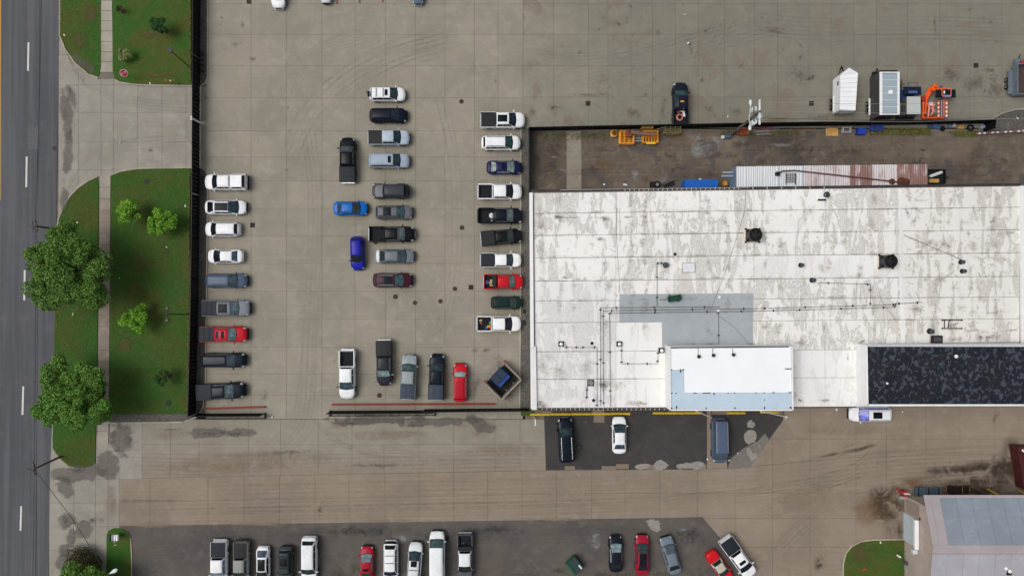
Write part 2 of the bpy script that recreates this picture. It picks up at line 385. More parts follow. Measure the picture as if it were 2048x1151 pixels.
slabs("lower_apron", [(97, 845), (290, 845), (290, 1170), (97, 1170)], ap, m_apron, gap=.035, zt=-.008, jmat=ground_mat("apron_joint2", C(130, 122, 112), C(116, 108, 100), C(140, 132, 122)))
# ---- asphalt aprons
struct(MB().sheet(pl([(240, 1053), (700, 1045), (1405, 1033), (1516, 1165), (1516, 1500), (240, 1500)]), .008), "lower_asphalt", m_asph)
struct(MB().sheet(pl([(1088, 832), (1092, 939), (1150, 938), (1300, 938), (1414, 937), (1414, 818), (1088, 822)]), .009), "stall_asphalt", m_asph2)
struct(MB().sheet(pl([(1422, 818), (1569, 818), (1566, 840), (1540, 876), (1500, 934), (1455, 937), (1452, 915), (1422, 900)]), .009), "stall_asphalt_east", m_asph2)
struct(MB().sheet(pl([(1455, 937), (1462, 915), (1488, 895), (1515, 882), (1530, 866), (1538, 878), (1500, 934)]), .0125), "asphalt_patch", M((118, 113, 106), .85, 0, .1, 2))
# ---- lawns (raised) and curbs
def lawn(name, pts, h=.10):
    return struct(MB().prism(pl(pts), -.05, h), name, m_grass)
L1 = [(120, -300), (203, -300), (203, 138), (197, 154), (178, 147), (150, 124), (131, 97), (120, 70)]
L2 = [(226, -300), (384, -300), (384, 170), (272, 168), (240, 163), (230, 158), (226, 140)]
L3 = [(196, 355), (180, 363), (160, 376), (142, 394), (129, 415), (119, 440), (114, 465), (108, 760), (106, 895), (120, 915), (138, 930), (160, 935), (180, 932), (191, 925), (195, 700), (198, 380)]
L4 = [(222, 353), (240, 345), (275, 339), (382, 337), (381, 600), (378, 826), (219, 826), (221, 640), (223, 400)]
for n, q in (("verge", L1), ("front_lawn", L2), ("verge_lawn", L3), ("main_lawn", L4)): lawn(n, q)
lawn("mailbox_lawn", [(214, 1068), (219, 1059), (228, 1055), (243, 1056), (258, 1064), (262, 1080), (262, 1400), (213, 1400)])
lawn("corner_lawn", [(1830, 1076), (1745, 1079), (1722, 1082), (1703, 1092), (1692, 1106), (1687, 1125), (1685, 1400), (1830, 1400)])
lawn("shaded_verge", [(128, 1142), (140, 1124), (158, 1113), (180, 1107), (196, 1110), (205, 1122), (207, 1400), (116, 1400), (120, 1165)], .04)
lawn("side_lawn", [(1042, 820), (1068, 820), (1068, 831), (1042, 831)], .05)
def curb(pts, w=2.6, h=.13, name="curb", z0=-.06):
    """kerb built stone by stone along plan points"""
    mb = MB(); P = [Vector((*P2(u, v), 0)) for u, v in pts]; n = len(P); off = []
    for i in range(n):
        d = (P[min(i + 1, n - 1)] - P[max(i - 1, 0)]).normalized(); off.append(Vector((-d.y, d.x, 0)) * (w / PPM / 2))
    for i in range(n - 1):
        a, b = P[i], P[i + 1]; mb.prism([(p.x, p.y) for p in (a - off[i], b - off[i + 1], b + off[i + 1], a + off[i])], z0, h)
    return struct(mb, name, m_curb)
curb([(120.5, -100), (120.5, 30), (120, 72), (131, 99), (150, 126), (178, 150), (197, 157)])
curb([(230, 160), (240, 165), (256, 168), (275, 170), (330, 171.5), (384, 172)])
curb([(196, 353), (178, 361), (158, 374), (140, 393), (127, 414), (117, 440), (113, 470)])
curb([(222, 350), (240, 343), (256, 339.5), (275, 337), (330, 335.5), (384, 335)])
curb([(217, 845), (262, 844.5), (320, 844), (366, 843)]); curb([(368, 842), (382, 838), (398, 831)])
curb([(1830, 1077), (1745, 1078), (1722, 1081), (1702, 1091), (1691, 1105), (1686, 1125), (1684, 1200)])
curb([(262, 1075), (264, 1110), (264, 1200)], 2)
# gravel beds behind the fence
def gravelbed(name, pts, h=.06): return struct(MB().prism(pl(pts), -.05, h), name, m_grav)
gravelbed("gravel_bed", [(396, -200), (414, -200), (414, 158), (408, 168), (400, 171), (396, 171)])
gravelbed("gravel_bed_west", [(396, 337), (404, 338), (411, 344), (414, 352), (410, 600), (408, 760), (404, 812), (396, 828), (388, 832)])
gravelbed("gravel_strip", [(219, 827), (380, 827), (392, 830), (384, 836), (366, 842), (219, 843)])
gravelbed("gravel_bed_east", [(1043, 258), (1062, 258), (1064, 820), (1041, 820)])
gravelbed("gravel_corner", [(1966, 250), (1985, 240), (2004, 228), (2030, 221), (2120, 216), (2120, 262), (1966, 262)])
curb([(415.5, -200), (415.5, 156), (411, 166), (403, 171)], 2, .10); curb([(396, 335.5), (405, 336), (413, 342), (416, 353), (414, 560), (411.5, 760), (407, 812), (399, 826)], 2, .10)
curb([(1042, 257), (1041, 500), (1039.5, 820)], 2, .10); curb([(1960, 250), (1985, 238), (2004, 226), (2030, 219), (2120, 214)], 2.2, .06)
# ---- sidewalk flags
def sx(v): return float(np.interp(v, [-60, 160, 350, 860, 900], [203, 201, 200, 196, 195])), float(np.interp(v, [-60, 0, 160, 350, 860, 900], [224, 225, 227, 222, 218, 217]))
mb = MB(); mb.sheet(pl([(199, -60), (227, -60), (229, 158), (198, 158)]), .02); mb.sheet(pl([(198, 353), (223, 353), (219, 866), (194, 866)]), .02); side = struct(mb, "sidewalk", m_joint)
v = -60.0; i = 0
m_walkb = ground_mat("walk_concrete_brown", C(148, 136, 124), C(128, 117, 106), C(162, 151, 138), .09, .07)
while v < 862:
    d = 20.5 if v < 160 else 23.2
    if not (155 < v + d / 2 < 352):
        a0, b0 = sx(v); a1, b1 = sx(v + d)
        if 132 < v < 160: a1 -= 4; b1 += 3
        MB().prism(pl([(a0 + .3, v + .4), (b0 - .3, v + .4), (b1 - .3, v + d - .4), (a1 + .3, v + d - .4)]), .0, .09 + random.random() * .008).build("sidewalk_flag", m_walkb if 380 < v < 770 else m_walk, side)
    v += d
# grass blades & pebbles as countless stuff
def inside(pts, n, z):
    poly = np.array(pl(pts)); lo, hi = poly.min(0), poly.max(0); out = []
    while len(out) < n:
        q = lo + RNG.random((n * 2, 2)) * (hi - lo); c = np.zeros(len(q), bool); j = len(poly) - 1
        for i in range(len(poly)):
            a, b = poly[i], poly[j]; den = (b[1] - a[1]) or 1e-9
            c ^= ((a[1] > q[:, 1]) != (b[1] > q[:, 1])) & (q[:, 0] < (b[0] - a[0]) * (q[:, 1] - a[1]) / den + a[0]); j = i
        out += list(q[c])
    o = np.array(out[:n]); return np.column_stack([o, np.full(n, z)])
def triangles(name, pts, s0, s1, h, mat):
    n = len(pts); a = RNG.random(n) * 6.283; s = s0 + RNG.random(n) * (s1 - s0); V = np.empty((n, 3, 3))
    for k in range(3):
        t = a + k * 2.094; V[:, k, 0] = pts[:, 0] + np.cos(t) * s; V[:, k, 1] = pts[:, 1] + np.sin(t) * s; V[:, k, 2] = pts[:, 2] + RNG.random(n) * h
    return rawmesh(name, V.reshape(-1, 3), n, 3, mat)
def rawmesh(name, V, n, k, mat):
    me = bpy.data.meshes.new(name); me.vertices.add(len(V)); me.vertices.foreach_set("co", V.astype(np.float32).ravel())
    me.loops.add(n * k); me.loops.foreach_set("vertex_index", np.arange(n * k, dtype=np.int32)); me.polygons.add(n)
    me.polygons.foreach_set("loop_start", np.arange(n, dtype=np.int32) * k); me.polygons.foreach_set("loop_total", np.full(n, k, np.int32))
    me.materials.append(mat); me.update(calc_edges=True); me.validate()
    o = bpy.data.objects.new(name, me); SC.collection.objects.link(o); return o
def island_mat(name, c0, c1, c2, rough=.7, trans=0.0):
    g = G(name); r = g.n("ShaderNodeNewGeometry").outputs["Random Per Island"]
    cr = g.n("ShaderNodeValToRGB"); g.l(r, cr.inputs[0]); e = cr.color_ramp.elements
    e[0].color = (*c0, 1); e[1].color = (*c2, 1); k = e.new(.5); k.color = (*c1, 1)
    return g.fin(cr.outputs[0], rough, 0, .15)
m_blade = island_mat("grass_blades", C(48, 80, 30), C(66, 100, 40), C(92, 110, 58))
g_ = triangles("grass", np.vstack([inside(L1, 4000, .10), inside(L2, 8000, .10), inside(L3, 13000, .10), inside(L4, 26000, .10), inside([(1740, 1082), (1810, 1080), (1820, 1200), (1690, 1200), (1690, 1120)], 3000, .10)]), .03, .09, .07, m_blade)
g_["kind"] = "stuff"
m_peb = island_mat("pebbles", C(60, 57, 54), C(96, 92, 88), C(140, 136, 128))
g_ = triangles("gravel", np.vstack([inside([(397, -60), (413, -60), (413, 160), (397, 168)], 3500, .062), inside([(398, 345), (411, 350), (406, 800), (392, 830)], 8000, .062),
      inside([(219, 828), (378, 828), (366, 841), (219, 842)], 4000, .062), inside([(1044, 260), (1060, 260), (1062, 818), (1042, 818)], 12000, .062), inside([(1968, 250), (2004, 230), (2050, 220), (2050, 260), (1968, 260)], 3000, .062)]), .03, .07, .03, m_peb)
g_["kind"] = "stuff"
# weeds along the fences
m_weed = island_mat("weeds", C(70, 74, 34), C(98, 98, 52), C(128, 122, 74))
w = np.vstack([inside([(378, 520), (382, 520), (378, 822), (374, 822)], 2600, .12), inside([(380, 0), (383, 0), (383, 165), (381, 165)], 500, .12), inside([(379, 345), (382, 345), (380, 520), (378, 520)], 500, .12),
    inside([(1740, 258), (1860, 256), (1860, 270), (1740, 270)], 1800, .02), inside([(1440, 262), (1600, 262), (1600, 270), (1440, 274)], 500, .02), inside([(1900, 262), (1960, 262), (1950, 275), (1910, 272)], 700, .02), inside([(1080, 268), (1330, 266), (1330, 272), (1090, 282)], 500, .02)])
triangles("weeds", w, .04, .12, .2, m_weed)["kind"] = "stuff"

# ---- marks and residue on the paving
mk = Marks("oil_stains", alpha_mat("oil_stain", (84, 74, 64), .55, 'blob'), .016)
for q in [(485, 50, 12, 22, 0), (505, 120, 22, 26, 20), (440, 12, 30, 6, 0), (470, 90, 26, 20, 0), (425, 135, 14, 30, 0), (440, 50, 12, 8, 0), (410, 195, 30, 16, 0), (1000, 740, 60, 90, 10), (955, 765, 40, 60, -20), (1020, 790, 70, 40, 40), (950, 700, 30, 18, 0),
          (1180, 190, 150, 14, 0), (1065, 222, 26, 40, 0), (1270, 225, 50, 40, 0), (1325, 222, 20, 50, 0), (1110, 215, 50, 18, 0), (1470, 225, 40, 30, 0), (1420, 215, 30, 40, 30), (1545, 60, 90, 20, 0), (1600, 150, 60, 60, 0), (1720, 250, 200, 24, 0),
          (1950, 165, 90, 70, 0), (1900, 150, 80, 60, 20), (1990, 175, 60, 80, 0), (1975, 140, 40, 24, 0), (1640, 235, 120, 26, 0), (1380, 90, 14, 60, 10), (1870, 50, 10, 90, 0), (1600, 90, 30, 10, -50), (1625, 155, 20, 20, 0),
          (1340, 310, 60, 44, 0), (1290, 360, 50, 50, 0), (1200, 300, 60, 30, 0), (1180, 340, 120, 40, 0), (1560, 280, 150, 40, 0), (1700, 300, 160, 34, 0), (1830, 330, 90, 50, 0), (1960, 300, 60, 80, 20), (1990, 330, 120, 30, 20), (1100, 340, 70, 80, 0), (1440, 310, 90, 30, 0), (1620, 315, 120, 20, 0), (1930, 345, 90, 40, 0), (1480, 330, 60, 40, 0), (2010, 350, 60, 60, 0),
          (1940, 935, 200, 40, 0), (2000, 925, 90, 60, 0), (1870, 945, 60, 40, 0), (1780, 1030, 70, 30, 0), (1700, 890, 60, 10, 20), (1800, 820, 60, 8, 0), (1990, 835, 40, 20, 60), (1690, 1130, 30, 60, 20), (2030, 890, 40, 40, 0),
          (880, 850, 60, 16, 0), (960, 860, 60, 30, 20), (440, 866, 140, 26, 0), (340, 858, 120, 10, 0), (260, 880, 50, 60, 0), (640, 1020, 20, 50, 0), (560, 905, 300, 18, 3), (300, 1000, 200, 8, 0), (760, 930, 200, 20, 0), (1180, 905, 60, 12, -20),
          (130, 230, 14, 60, 0), (140, 180, 20, 40, 20), (170, 145, 50, 10, -30), (128, 330, 16, 70, 0), (165, 870, 40, 50, 0), (150, 930, 50, 30, 0), (455, 775, 40, 14, 0), (530, 790, 30, 30, 0), (540, 830, 40, 20, 0)]: mk.quad(*q)
for i in range(70): mk.quad(random.uniform(430, 1040), random.uniform(10, 800), random.uniform(3, 12), random.uniform(3, 10), random.uniform(0, 180))
for i in range(60): mk.quad(random.uniform(1060, 2040), random.uniform(10, 245), random.uniform(4, 26), random.uniform(4, 18), random.uniform(0, 180))
for i in range(50): mk.quad(random.uniform(1070, 2040), random.uniform(270, 365), random.uniform(6, 50), random.uniform(4, 20), random.uniform(-20, 20))
mk.done()
mk = Marks("dark_pavement_stains", alpha_mat("dark_stain", (66, 62, 60), .85, 'blob'), .036)
for q in [(1343, 313, 30, 26, 0), (1345, 340, 10, 30, 30), (1350, 338, 24, 8, 45), (1845, 300, 16, 8, 0), (1850, 300, 20, 4, 0), (1857, 940, 14, 12, 0), (1928, 938, 14, 16, 0), (1900, 925, 6, 14, 0), (1620, 158, 18, 14, 0), (1570, 22, 10, 6, 0), (1984, 140, 10, 18, 0), (975, 700, 30, 14, 0),
          (131, 1040, 24, 40, 0), (150, 1045, 24, 20, 0), (130, 960, 34, 30, 0), (160, 940, 60, 26, 10), (125, 1105, 22, 50, 0), (420, 868, 60, 16, 0), (480, 866, 60, 16, 0), (780, 843, 140, 14, 0), (830, 850, 100, 14, 0), (700, 846, 90, 12, 0), (955, 840, 60, 20, 0), (720, 1062, 300, 34, 0), (980, 1060, 200, 30, 0), (1380, 1070, 120, 50, 0), (880, 1075, 100, 30, 0),
          (225, 880, 30, 60, 0), (235, 900, 20, 30, 0), (185, 1040, 60, 20, 0), (1110, 300, 80, 60, 0), (1600, 300, 140, 26, 0), (1480, 290, 60, 30, 0), (1870, 355, 80, 16, 0)]: mk.quad(*q)
mk.done()
mk = Marks("pale_residue", alpha_mat("pale_residue", (176, 176, 178), .7, 'blob'), .056)
for q in [(1329, 358, 34, 34, 20), (1325, 345, 14, 40, 0), (1398, 275, 60, 26, 0), (1400, 268, 22, 16, 0), (1430, 280, 60, 26, 0), (1395, 300, 40, 60, 0), (1415, 295, 90, 40, 20), (1270, 345, 26, 60, 20), (1110, 314, 30, 8, 0), (1130, 340, 50, 10, 0), (1632, 318, 20, 24, -40), (1095, 268, 50, 5, 0), (1560, 290, 80, 12, 0),
          (1502, 845, 14, 16, 0), (1308, 1050, 30, 26, 0), (1365, 1058, 30, 14, 0), (245, 860, 30, 30, 0), (250, 895, 26, 50, 30), (120, 985, 24, 60, 0), (1376, 87, 5, 12, 0), (760, 845, 60, 5, 0), (820, 846, 40, 4, 0), (800, 875, 200, 5, 2), (520, 735, 50, 20, 20), (1172, 843, 6, 10, 0), (1305, 1050, 10, 8, 0), (800, 1075, 60, 30, 0), (1190, 1080, 60, 60, 0), (670, 738, 20, 6, 0), (1520, 893, 12, 30, 20)]: mk.quad(*q)
for i in range(60): mk.quad(random.uniform(1370, 1480), random.uniform(262, 320), random.uniform(1.5, 5), random.uniform(1.5, 4))
mk.done()
mk = Marks("rust_stains", alpha_mat("rust_stain", (128, 94, 56), .6, 'soft'), .066)
for q in [(1750, 1020, 130, 90, 0), (1840, 965, 160, 30, 0), (1775, 1000, 70, 40, 0), (1790, 980, 40, 30, 0), (1780, 1005, 30, 12, 0), (1560, 240, 90, 14, 0), (1660, 250, 120, 10, 0), (1860, 232, 60, 20, 0), (500, 3, 8, 14, 0), (1350, 270, 60, 20, 0), (1200, 330, 80, 30, 0), (1900, 1000, 60, 20, 0), (2030, 940, 30, 60, 0), (1610, 258, 80, 14, 0), (1930, 330, 80, 20, 0)]: mk.quad(*q)
mk.done()
mk = Marks("worn_patches", alpha_mat("worn_patch", (136, 122, 106), .9, 'patch'), .078)
for q in [(1198, 832, 22, 26, 0), (1195, 820, 22, 8, 0), (1140, 935, 22, 8, 0), (1218, 935, 30, 8, 0), (1245, 932, 26, 10, 0), (1300, 933, 20, 10, 0), (1370, 932, 30, 9, 0), (1393, 930, 30, 12, 0), (1408, 933, 10, 10, 0), (1094, 826, 20, 8, 0), (1440, 824, 34, 9, 0), (1560, 824, 14, 12, 0)]: mk.quad(*q)
mk.done()
mk = Marks("pale_patches", alpha_mat("pale_patch", (152, 147, 140), .95, 'irreg'), .09)
for q in [(1502, 875, 30, 34, 10), (1503, 848, 20, 18, 0), (1498, 905, 14, 30, 20), (1507, 912, 22, 18, 50), (1323, 931, 46, 26, 0), (1372, 931, 50, 16, 0), (1396, 930, 36, 20, 0), (1308, 1050, 40, 34, 0), (1285, 932, 36, 14, 0)]: mk.quad(*q)
mk.done()
mk = Marks("tyre_marks", alpha_mat("tyre_mark", (74, 68, 62), .22, 'streak'), .10)
def arcs(pts, n, dx, dy, w=4):
    for k in range(n): mk.strip([(u + dx * k + random.uniform(-2, 2), v + dy * k) for u, v in pts], w * random.uniform(.6, 1.3))
arcs([(640, 172), (680, 140), (720, 118), (790, 90), (880, 70)], 6, 9, 7, 5); arcs([(570, 180), (580, 140), (600, 110), (650, 80), (740, 55)], 5, 6, 5, 4); arcs([(560, 320), (590, 230), (660, 150), (760, 90), (900, 50)], 5, 9, 9, 5)
arcs([(330, 945), (430, 942), (500, 915), (560, 865), (590, 830), (600, 700)], 6, 9, 4, 4); arcs([(640, 850), (700, 895), (780, 900), (900, 905)], 3, 6, 6, 4); arcs([(620, 832), (660, 880), (760, 920), (1080, 912)], 3, 4, 3, 4)
arcs([(240, 905), (500, 912), (800, 905), (1080, 900)], 6, 0, 8, 5); arcs([(240, 975), (700, 965), (1200, 955), (1500, 935), (1800, 900), (2040, 890)], 7, 0, 9, 7); arcs([(240, 1020), (700, 1010), (1200, 1000), (1500, 980), (1700, 940), (1760, 880)], 5, 4, 6, 6)
arcs([(1110, 135), (1200, 115), (1300, 95), (1400, 60), (1560, 20)], 6, 6, 8, 4); arcs([(1385, 160), (1390, 110), (1410, 70), (1440, 20)], 5, 8, 3, 4); arcs([(1060, 100), (1180, 110), (1300, 90), (1450, 40)], 3, 4, 6, 4); arcs([(1200, 60), (1240, 30), (1300, 5)], 2, 4, 3)
arcs([(1500, 25), (1640, 40), (1800, 30), (2040, 40)], 6, 3, 9, 6); arcs([(1560, 150), (1600, 110), (1640, 90), (1700, 80)], 3, 5, 5, 3)
arcs([(120, 60), (140, 130), (190, 175), (280, 200), (385, 205)], 4, 2, 6, 5); arcs([(130, 420), (160, 350), (230, 300), (385, 290)], 4, -1, -7, 5); arcs([(860, 700), (900, 560), (905, 440), (900, 300), (860, 150)], 3, 10, 2, 5); arcs([(600, 250), (620, 400), (610, 600), (600, 800)], 4, 9, 0, 6)
arcs([(820, 530), (860, 500), (900, 470), (960, 440)], 3, 2, 6, 2); arcs([(1060, 330), (1080, 300), (1100, 285)], 2, 3, 3, 2); arcs([(1280, 350), (1340, 325), (1400, 300), (1440, 290)], 1, 0, 0, 2)
arcs([(1500, 1010), (1600, 1060), (1650, 1140)], 4, 8, -3, 4); arcs([(1540, 1100), (1640, 1000), (1780, 960), (2040, 940)], 4, 4, 7, 5)
arcs([(1060, 320), (1300, 310), (1700, 325), (2040, 310)], 5, 0, 8, 7); arcs([(260, 1090), (600, 1065), (1000, 1060), (1400, 1060)], 4, 0, 8, 10)
mk.done()
mk = Marks("tan_dust", alpha_mat("tan_dust", (152, 137, 118), .7, 'soft'), .13)
for q in ((520, 920, 400, 46, 2), (430, 935, 300, 30, 0), (760, 870, 260, 24, 2), (1010, 900, 200, 30, 0), (300, 1050, 160, 14, 0), (520, 1047, 220, 12, 0), (800, 1042, 260, 10, 0), (1100, 1038, 260, 9, 0), (680, 850, 60, 20, 0), (960, 850, 120, 14, 0), (340, 870, 100, 30, 0), (1700, 860, 200, 30, 0), (1600, 1000, 200, 60, 20), (220, 1000, 30, 90, 0)): mk.quad(*q)
mk.done()
mk = Marks("grey_repairs", alpha_mat("grey_repair", (110, 105, 100), .5, 'irreg'), .145)
for q in ((240, 880, 56, 86, 0), (215, 930, 66, 80, 0), (133, 1041, 40, 44, 10), (142, 1070, 26, 60, -10), (165, 1058, 70, 40, 15), (126, 1115, 40, 70, 0), (150, 948, 140, 44, 5), (127, 975, 34, 60, 30), (410, 866, 110, 26, 0), (480, 864, 110, 24, 0), (760, 838, 240, 22, 0), (870, 843, 200, 24, 2), (960, 848, 80, 34, -25), (700, 844, 100, 20, 0), (130, 225, 30, 120, 5), (140, 190, 20, 70, 20), (134, 310, 22, 110, -5), (165, 125, 70, 20, -35), (128, 400, 20, 80, 0)): mk.quad(*q)
mk.done()
mk = Marks("damp_ground", alpha_mat("damp_ground", (76, 64, 54), .85, 'soft'), .16)
for q in ((1920, 985, 300, 50, 0), (1990, 950, 200, 70, 0), (1780, 1010, 110, 90, 0), (1930, 978, 200, 30, 0), (1960, 962, 170, 16, 0), (1985, 938, 150, 46, 0), (2020, 910, 50, 90, 0), (1900, 940, 120, 24, 0), (1790, 1060, 60, 60, 0), (1720, 898, 110, 10, 18), (1680, 905, 120, 8, 12), (1760, 985, 60, 40, 0), (1640, 1130, 30, 50, 10)): mk.quad(*q)
mk.done()
mk = Marks("white_scrape", alpha_mat("white_scrape", (206, 186, 160), .7, 'streak'), .12)
mk.strip([(1020, 994), (1060, 997), (1150, 1005)], 2.5); mk.strip([(1640, 985), (1720, 968), (1800, 966), (1860, 968)], 1.6); mk.strip([(1040, 262), (1035, 310), (1030, 380)], 1.2)
mk.done()
# ================================================================ BUILDINGS
def membrane(name, base, d1, d2, amt=.5, seed=0.0, ring=.5):
    g = G(name); p = g.scale(g.pos(), (1, 1, 1), (seed * 7.3, seed * 3.1, 0))
    ys = g.noise(g.scale(p, (.8, .16, 1)), 1.0, 5, .6, .9)            # run-off columns
    big = g.noise(p, .07, 4, .6)
    sp = g.noise(g.scale(p, (1, .6, 1)), .55, 7, .72, 1.2); fine = g.noise(p, 3.2, 5, .75)
    a = g.ma('ADD', g.ma('MULTIPLY', ys, .75), g.ma('MULTIPLY', sp, .5)); a = g.ma('ADD', a, g.ma('MULTIPLY', g.ma('SUBTRACT', big, .5), .35))
    fill = g.ss(a, .63, .76)
    rim = g.ma('MULTIPLY', g.ss(a, .635, .66), g.ss(a, .70, .665))
    rn = g.noise(p, .36, 5, .62, 1.0); r2 = g.ma('MULTIPLY', g.ss(rn, .585, .60), g.ss(rn, .63, .605))
    st = g.noise(g.scale(p, (.12, 3.4, 1)), 1.0, 4, .65)
    col = g.mix(g.ss(big, .3, .7), base, tuple(x * .93 for x in base))
    pp = g.ma('PINGPONG', a, .019); lines = g.ma('MULTIPLY', g.ss(pp, .0045, .0), g.ss(a, .57, .64))
    col = g.mix(g.ma('MULTIPLY', fill, amt * .65), col, d1); col = g.mix(g.ma('MULTIPLY', lines, amt * .42), col, d2); col = g.mix(g.ma('MULTIPLY', g.ma('MULTIPLY', fill, g.ss(fine, .47, .72)), amt * .65), col, d2)
    col = g.mix(g.ma('MULTIPLY', rim, amt * .5), col, d2); col = g.mix(g.ma('MULTIPLY', r2, ring * amt), col, d1)
    col = g.mix(g.ma('MULTIPLY', g.ma('MULTIPLY', g.ss(st, .56, .68), g.ss(sp, .45, .6)), amt * .5), col, d1)
    col = g.mix(g.ma('MULTIPLY', g.ss(fine, .6, .78), amt * .35), col, d2)
    g.bump(fine, .15, .02)
    return g.fin(col, .75, 0, .2)
WH = C(242, 240, 236)
m_mem = membrane("roof_membrane", WH, C(202, 196, 189), C(140, 133, 125), .9)
m_mem2 = membrane("roof_membrane_ponded", C(232, 229, 224), C(194, 188, 180), C(150, 143, 136), 1.0, 3.0, 1.0)
m_mem3 = membrane("roof_membrane_clean", C(236, 235, 232), C(206, 203, 199), C(168, 164, 160), .75, 5.0)
m_mem4 = membrane("roof_membrane_new", C(239, 238, 235), C(218, 214, 208), C(182, 176, 168), .5, 8.0)
m_greymem = ground_mat("grey_roof_coating", C(166, 173, 177), C(158, 165, 170), C(176, 182, 184), .0, .02)
m_wall = M((226, 224, 222), .7, 0, .08, .6, name="wall_paint"); m_black = M((24, 25, 28), .5, 0, .3, 2, name="black_metal"); m_iron = M((44, 40, 40), .6, 0, .4, 3, name="pipe_iron")
m_trim = M((236, 236, 236), .5, 0, .04, 1, name="white_trim"); m_gutter = M((58, 54, 54), .6, 0, .3, 1, name="gutter_metal"); m_fasc = M((212, 210, 206), .6, 0, .1, 2, name="bracket_paint")
ZR = 6.0
A, B, Cc, D = [at(*q, ZR) for q in ((1061, 384), (2043, 371), (2046, 811), (1064, 817))]
def rq(u, v, z):   # plan pixel -> xy on the roof plane
    return P2(u, v, z)
bl = thing("warehouse_building", "long white flat-roofed warehouse with stained roof membrane and grey coated patch", "building", (*((A + B + Cc + D) / 4).xy, 0))
MB().prism([(q.x, q.y) for q in (A, B, Cc, D)], -.05, ZR - .12).build("wall", m_wall, bl)
MB().prism([(q.x, q.y) for q in (A + Vector((.02, -.02, 0)), B + Vector((-.02, -.02, 0)), Cc + Vector((-.02, .02, 0)), D + Vector((.02, .02, 0)))], ZR - .118, ZR - .03).build("roof", M((120, 112, 104), .8, name="seam_dirt"), bl)
rowsL = [386, 427, 471, 516, 562, 602, 645, 703, 758, 815]
cols = [(1066, 1232), (1232, 1352), (1352, 1508), (1508, 1650), (1650, 1796), (1796, 1920), (1920, 2039)]
for i, (v0, v1) in enumerate(zip(rowsL[:-1], rowsL[1:])):
    for j, (u0, u1) in enumerate(cols):
        f = lambda u, v: v - 14 * (u - 1066) / 980 * (1 - (v - 386) / 430.0) - 4 * (u - 1066) / 980 * ((v - 386) / 430.0)
        g_ = .35; q = [(u0 + g_ * .6, f(u0, v0) + g_), (u1 - g_ * .6, f(u1, v0) + g_), (u1 - g_ * .6, f(u1, v1) - g_), (u0 + g_ * .6, f(u0, v1) - g_)]
        mt = m_mem2 if j >= 5 else (m_mem3 if (j == 0 and i >= 4) else (m_mem4 if (i >= 6 and j in (1, 2)) or (i == 3 and j in (3, 4)) or (i >= 7 and 2 <= j <= 4) else m_mem))
        MB().prism([rq(*k, ZR) for k in q], ZR - .05, ZR + random.random() * .006).build("roof_sheet", mt, bl)
MB().prism([rq(*k, ZR) for k in ((1239, 588), (1506, 586), (1506, 700), (1324, 700), (1324, 644), (1239, 645))], ZR + .008, ZR + .03).build("grey_coating", m_greymem, bl)
for u0, v0, u1, v1, w in ((1800, 378, 1808, 800, 9), (1352, 384, 1352.5, 690, 1.0), (1678, 455, 1682, 515, 2.5)):
    a = at(u0, v0, ZR); b = at(u1, v1, ZR); MB().prism([(a.x - w / 34, a.y), (a.x + w / 34, a.y), (b.x + w / 34, b.y), (b.x - w / 34, b.y)], ZR, ZR + .018).build("seam_strip", m_trim if w < 5 else m_mem4, bl)
# parapets, gutters, brackets
def wallseg(name, u0, v0, u1, v1, w, z0, z1, mat, par, zp=ZR):
    a = at(u0, v0, zp); b = at(u1, v1, zp); d = (b - a).normalized(); o = Vector((-d.y, d.x, 0)) * w / 2
    return MB().prism([(p.x, p.y) for p in (a - o, b - o, b + o, a + o)], z0, z1).build(name, mat, par)
wallseg("parapet", 1062, 386, 1065, 816, .42, 5.2, ZR + .35, m_trim, bl); wallseg("parapet", 2041, 372, 2044, 690, .40, 5.2, ZR + .32, m_trim, bl)
wallseg("coping_line", 1066.5, 388, 1069, 690, .10, ZR + .005, ZR + .12, M((120, 112, 104), .7, name="coping_dirt"), bl)
wallseg("parapet_cap", 1066.5, 692, 1068.5, 818, .62, ZR + .0, ZR + .37, m_wall, bl)
wallseg("gutter", 1062, 381.5, 2043, 368.8, .34, 5.5, ZR - .12, m_gutter, bl); wallseg("gutter", 1068, 818, 1330, 815.5, .30, 5.5, ZR - .13, m_gutter, bl); wallseg("gutter", 1590, 813.5, 1714, 812.5, .28, 5.5, ZR - .13, m_gutter, bl)
for i in range(44):
    u = 1250 + i * 9.5
    if u < 1480 or i % 3 == 0: wallseg("gutter_bracket", u, 382.5 - 12.7 * (u - 1062) / 981 - 2.4, u, 382.5 - 12.7 * (u - 1062) / 981 + 1.2, .07, ZR - .11, ZR - .07, m_fasc, bl)
for i in range(28): u = 1075 + i * 9.4; wallseg("gutter_bracket", u, 816.5, u, 819.5, .07, ZR - .12, ZR - .08, m_fasc, bl)
wallseg("gutter_edge", 1120, 379.4, 1500, 374.6, .035, ZR - .11, ZR - .04, m_fasc, bl)
wallseg("flashing", 1714, 687.6, 2060, 684.5, .12, ZR + .0, ZR + .08, m_black, bl)
